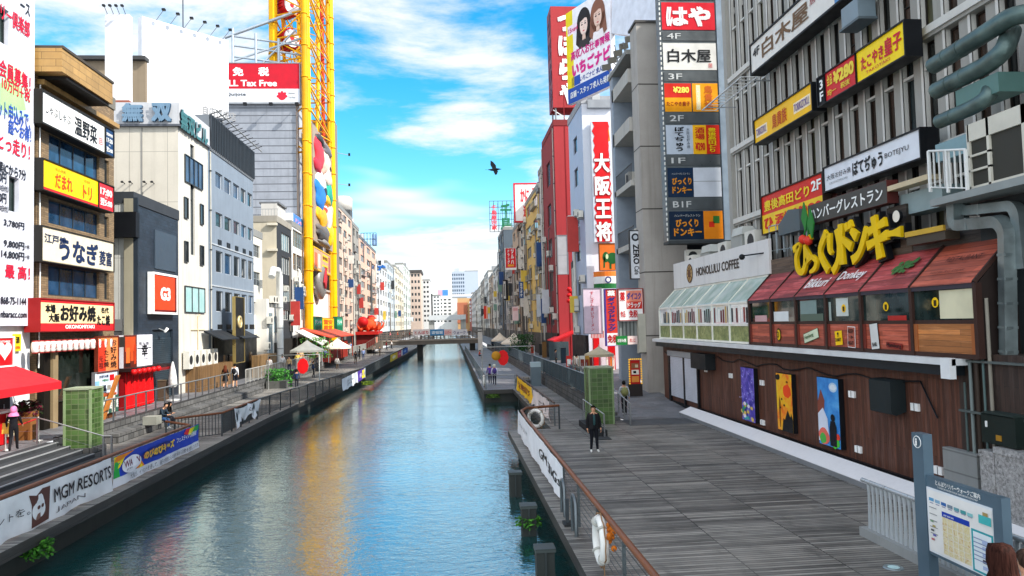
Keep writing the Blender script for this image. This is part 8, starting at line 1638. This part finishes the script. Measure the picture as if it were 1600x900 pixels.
    if hijab:
        hj = P(hijab, .8, 0, .3, 9); g.lathe(hc+V((0, .012, -.26)), [(.20, 0), (.185, .06), (.13, .12), (.105, .17), (.118, .25), (.113, .32), (.07, .375), (0, .39)], hj, 16); g.ball(hc+V((0, .06, -.02)), .12, hj, 12, 8, (.95, .9, 1.15))
        nm = 'headscarf'
    else:
        n, m = 14, 8; hv = []; fs = []
        for j in range(m+1):
            t = math.pi*.62*j/m
            for i in range(n):
                a = 2*math.pi*i/n; back = max(0, math.sin(a)); tt = t*(1 if math.sin(a) > -.3 else .62); hv.append(hc+V((math.sin(tt)*math.cos(a)*.103, .008+math.sin(tt)*math.sin(a)*.118, .02+math.cos(tt)*.108-(.05*back*j/m))))
        for j in range(m):
            for i in range(n): a, b = j*n+i, j*n+(i+1) % n; fs.append((a, a+n, b+n, b))
        g.raw(hv, fs, hm, True)
        if long_hair:
            n, hv, fs = 22, [], []; prof = ((.0, .135), (.09, .118), (.118, .06), (.122, -.02), (.128, -.1), (.142, -.18), (.15, -.26), (.145, -.34), (.12, -.40))
            for j, (r_, z_) in enumerate(prof):
                for i in range(n+1):
                    a = -.75+(math.pi+1.5)*i/n; q = 1+.05*math.sin(a*7+j)+.04*math.sin(a*13-j*2); hv.append(hc+V((math.cos(a)*r_*q*(.9 if j < 5 else 1.0), .01+math.sin(a)*r_*q*(1.0 if j < 4 else .8)+.03*(j > 3), z_-(.05*math.sin(a*5+1) if j == 8 else 0))))
            for j in range(len(prof)-1):
                for i in range(n): a = j*(n+1)+i; fs.append((a, a+1, a+n+2, a+n+1))
            g.raw(hv, fs, hm, True)
        nm = 'hair'
    g.v = [W_(p) for p in g.v]; g.build(nm, B)
    if skirt:
        g = MB(); g.lathe((0, 0, .56), [(.23, 0), (.19, .2), (.15, .42), (.13, .5)], P(skirt, .8), 14); g.v = [W_(p) for p in g.v]; g.build('skirt', B)
    if coat:
        g = MB(); n = 18; vs = []; fs = []
        for j, (z, rx, ry) in enumerate(((1.0-coat, .235, .175), (1.12, .2, .145), (1.3, .215, .15), (1.4, .19, .12), (1.455, .08, .075))):
            vs += [(rx*math.cos(-math.pi/2+.22+(2*math.pi-.44)*k/n), .01+ry*math.sin(-math.pi/2+.22+(2*math.pi-.44)*k/n), z) for k in range(n+1)]
        for j in range(4):
            for k in range(n): a = j*(n+1)+k; fs.append((a, a+1, a+n+2, a+n+1))
        g.raw(vs, fs, P('#17181b', .8), True); g.v = [W_(p) for p in g.v]; g.build('jacket', B)
        g = MB(); g.ball((0, -.075, 1.2), 1, P('#2f5052', .8), 12, 10, (.075, .05, .22)); g.v = [W_(p) for p in g.v]; g.build('shirt', B)
    if hat:
        g = MB(); g.lathe(hc+V((0, 0, .05)), [(.16, 0), (.155, .015), (.115, .02), (.105, .08), (0, .095)], P(hat, .8), 14); g.v = [W_(p) for p in g.v]; g.build('hat', B)
    return B
def walk(a=.18, arm=.14): return {'knL': (-.09, -.10, .52), 'anL': (-.09, -a, .09), 'toL': (-.1, -a-.16, .06), 'knR': (.09, -.02, .5), 'anR': (.09, a+.05, .13), 'toR': (.1, a-.08, .045), 'elL': (-.24, .1, 1.14), 'wrL': (-.25, .08, .92), 'haL': (-.25, .07, .84), 'elR': (.24, -.02, 1.14), 'wrR': (.25, -arm, .95), 'haR': (.25, -arm-.03, .87)}
def sit(lean=.1): return {'pelvis': (0, 0, .1), 'waist': (0, -lean*.4, .26), 'chest': (0, -lean, .5), 'neck': (0, -lean*1.4, .64), 'head0': (0, -lean*1.7-.02, .72), 'head1': (0, -lean*1.8-.02, .79), 'head2': (0, -lean*1.8, .855), 'shL': (-.17, -lean*1.1, .57), 'shR': (.17, -lean*1.1, .57), 'elL': (-.22, -lean-.12, .34), 'elR': (.22, -lean-.12, .34), 'wrL': (-.1, -lean-.3, .3), 'wrR': (.1, -lean-.3, .3), 'haL': (-.05, -lean-.36, .3), 'haR': (.05, -lean-.36, .3), 'hiL': (-.09, -.04, .09), 'hiR': (.09, -.04, .09), 'knL': (-.11, -.44, .08), 'knR': (.11, -.44, .08), 'anL': (-.1, -.42, -.33), 'anR': (.1, -.42, -.33), 'toL': (-.11, -.57, -.375), 'toR': (.11, -.57, -.375)}
def G(px, py, z): p = onZ(px, py, z); p.z = z; return p
man = person('man in an open black jacket and dark trousers with white trainers standing on the boardwalk', G(929, 707, .004), 0, '#17181b', '#14161e', '#e8e8e4', '#120f0e', 1.73, {'anL': (-.12, .02, .09), 'anR': (.12, .0, .09), 'toL': (-.14, -.14, .045), 'toR': (.15, -.13, .045)}, detail=True, coat=.12)
p = G(976, 643, .25); p.z = .02 if p.y < 36 else .8*(p.y-36)/14
bp = person('person in a pale grey hoodie walking away up the side street', p, 175, '#b4bac0', '#1c1e24', '#d8d8d8', '#15120f', 1.72, walk(.14), detail=False)
f = MB(); c = p+V((-.01, -.23, 1.2)); f.ball(c, .24, P('#8a8a5a', .8), 12, 9, (.8, .5, 1)); f.ball(c+V((0, -.09, -.07)), .14, P('#7a7a4c', .8), 10, 7, (.9, .5, .8)); f.pipe([c+V((-.13, .0, .2)), c+V((-.15, .26, .16)), c+V((-.13, .3, -.1))], .02, P('#5a5a3a'), 5); f.pipe([c+V((.13, 0, .2)), c+V((.15, .26, .16)), c+V((.13, .3, -.1))], .02, P('#5a5a3a'), 5); solo('backpack', 'olive backpack worn by the person in the pale hoodie', 'backpack', f)
p = G(21, 705, .8)
hw = person('woman in a pink headscarf and black clothes walking past the red stall', p, 200, '#15151a', '#15151a', '#1c1a1c', '#1a1512', 1.58, dict(walk(.2), elL=(-.22, -.05, 1.16), wrL=(-.26, -.16, 1.02), haL=(-.27, -.2, .97)), female=True, detail=False, hijab='#d87aa8', coat=0)
f = MB(); c = p+V((-.28, .1, .62)); f.prism([c+V((-.16, -.05, 0)), c+V((.16, -.05, 0)), c+V((.13, -.05, .38)), c+V((-.13, -.05, .38))], (0, .12, 0), P('#e6b84a', .6)); f.pipe([c+V((-.08, 0, .38)), c+V((0, 0, .52)), c+V((.08, 0, .38))], .012, BK, 5); solo('shopping_bag', 'yellow shopping bag carried by the woman in the pink headscarf', 'bag', f)
# couple seated on the step of the stone wall
p = V((-14.85, 39.0, .43))
person('person in a dark blue jacket and jeans seated on the stone step, bent forward', p, 75, '#24323e', '#2a4a72', '#c8c8c4', '#14110f', 1.72, sit(.2), detail=False)
person('person in black with dark hair seated close behind the one in the blue jacket', V((-14.9, 39.75, .43)), 85, '#17171b', '#1c1c24', '#8a8a88', '#14110f', 1.65, sit(.16), detail=False, long_hair=True)
p = G(352, 607, .8); person('woman with reddish hair in a black top and short skirt walking along the upper street', p, 185, '#17171a', '#c99676', '#3a2a22', '#5a2c1a', 1.62, walk(.12), female=True, detail=False, long_hair=True, skirt='#1a1a1e', bare=True)
p = G(367, 606, .8); person('person in a white shirt and dark shorts walking beside the reddish haired woman', p, 185, '#dcdce0', '#20242e', '#e4e4e4', '#14110f', 1.72, walk(.14), detail=False, bare=True)
f = MB(); c = p+V((0, -.2, 1.2)); f.ball(c, .21, P('#1a1c22', .8), 10, 8, (.8, .5, 1.05)); solo('backpack', 'small black backpack on the person in the white shirt', 'backpack', f)
p = G(286, 612, .8); person('dark figure standing in shadow beside the timber fence and closed parasol', p, 100, '#23272e', '#1e2228', '#2a2a2a', '#14110f', 1.68, detail=None)
p = G(766, 601, .004); person('person in a purple jacket walking along the quay path', p, 180, '#5a3f8a', '#2a2638', '#d8c8c0', '#14110f', 1.66, walk(.12), detail=None)
p = G(773, 603, .004); person('person with a pale hat and violet backpack walking on the quay path', p, 180, '#c9c4d4', '#2c2a3a', '#d8c8c0', '#d8d4c0', 1.68, walk(.14), detail=None, hat='#cfd0c0')
f = MB(); c = p+V((0, -.2, 1.2)); f.ball(c, .22, P('#4a3a7a', .8), 10, 8, (.8, .5, 1.1)); solo('backpack', 'violet backpack on the person with the pale hat', 'backpack', f)
p = G(746, 561, .004); person('person in a red-orange top sitting by the quay path railing', p+V((.2, 0, .4)), 90, '#c8482c', '#2a2a34', '#3a3a3a', '#14110f', 1.68, sit(.1), detail=None)
# small figures on the terraces and along the footbridge
rn = random.Random(21)
spots = [((556, 545), '#c02028', 'red jacket standing near the octopus stall'), ((604, 548), '#b82a34', 'bright red coat walking below the footbridge stairs'), ((508, 566), '#7a86c0', 'pale blue top at the terrace tables'), ((520, 560), '#e0dcd4', 'white top under the second terrace parasol'), ((545, 556), '#3a4460', 'navy top beside the potted palms'), ((562, 562), '#2c2c30', 'black clothes leaning near the white terrace railing'), ((585, 556), '#c8b8a8', 'beige coat by the octopus stall'), ((612, 546), '#d8d4d0', 'white shirt near the small coloured banners'), ((452, 584), '#c8a878', 'tan top among the terrace seats'), ((496, 572), '#5a4a3a', 'brown top beside the red hanging sign'), ((770, 546), '#2a3a4a', 'dark blue top under the smaller parasol'), ((798, 552), '#d8c8a0', 'cream top beside the hedge plants'), ((812, 550), '#3a3a40', 'charcoal top under the large parasol'), ((869, 575), '#4a4a52', 'grey top behind the bicycles'), ((902, 590), '#c8c0b4', 'pale top beside the brown parasol')]
for (px, py), c, lb in spots:
    p = G(px, py, .8); person('small figure in a '+lb if not lb.startswith('black') else 'small figure in '+lb, p, rn.choice([0, 90, 180, 270]), c, rn.choice(['#1c1e26', '#2a3248', '#3a3632']), '#2a2a2a', rn.choice(['#14110f', '#2a1c14']), rn.uniform(1.58, 1.74), walk(.1) if rn.random() < .5 else None, detail=None)
zb_ = onY(680, 530, 140).z
for k in range(16):
    y = 62+k*4.3+rn.uniform(-1, 1); person('small figure in the crowd milling along the terrace by the wheel tower', (rn.uniform(-16.6, -15.95) if k % 3 else rn.uniform(-14.8, -12), y, .8 if k % 3 else .004), rn.choice([0, 90, 180, 200, 20]), rn.choice(['#c03038', '#d8a878', '#e0dcd8', '#2a3a5a', '#e8c860', '#3a3a3e', '#8aa0d0', '#e09a4a']), rn.choice(['#24262e', '#3a4a6a', '#5a4a3a']), '#2a2a2a', rn.choice(['#14110f', '#3a2414']), rn.uniform(1.54, 1.76), walk(.1) if k % 2 else None, detail=None, group='crowd along the tower terrace')
for k in range(14):
    x = -11.5+k*1.15+rn.uniform(-.3, .3); person('small figure among the walkers crossing the wooden footbridge', (x, 141.5+rn.random()*2.5, zb_+.01), rn.choice([90, 270, 0]), rn.choice(['#c03038', '#d8a878', '#e0dcd8', '#2a3a5a', '#b84a2a', '#3a3a3e', '#d87a8a']), '#24262e', '#2a2a2a', '#14110f', rn.uniform(1.56, 1.74), walk(.1), detail=None, group='people crossing the footbridge')
# woman close by on the stair landing, seen from behind over the bottom edge
f = MB(); f.box(3.2, 6.6, 3.2, 6.3, -.02, 1.48, WALL('#8a8a88', .4)); 
for k in range(8): f.box(6.6+.3*k, 6.9+.3*k, 3.2, 6.3, -.02, 1.48-.17*(k+1), WALL('#8a8a88', .4))
solo('stair_landing', 'grey concrete stair landing leading down from the road bridge', 'stairs', f)
d = ray(1562, 857); p = CP+d*(5.6/d.y); hz = 1.62
person('long haired woman in a white top seen from behind near the information board', V((p.x, p.y, p.z-hz)) if False else V((p.x, p.y, 1.482)), 180, '#e6e2e4', '#2a3040', '#3a3a3a', '#2c120a', (p.z-1.482)*1.01, detail=False, female=True, long_hair=True, sleeves=False)
d = ray(1600, 862); p = CP+d*(5.75/d.y)
person('child in a pink top beside the woman with reddish brown hair', V((p.x+.03, p.y, 1.482)), 180, '#e0a0b0', '#8a6a7a', '#e8e8e8', '#3a2a22', (p.z-1.482)*1.0, detail=False, female=True)
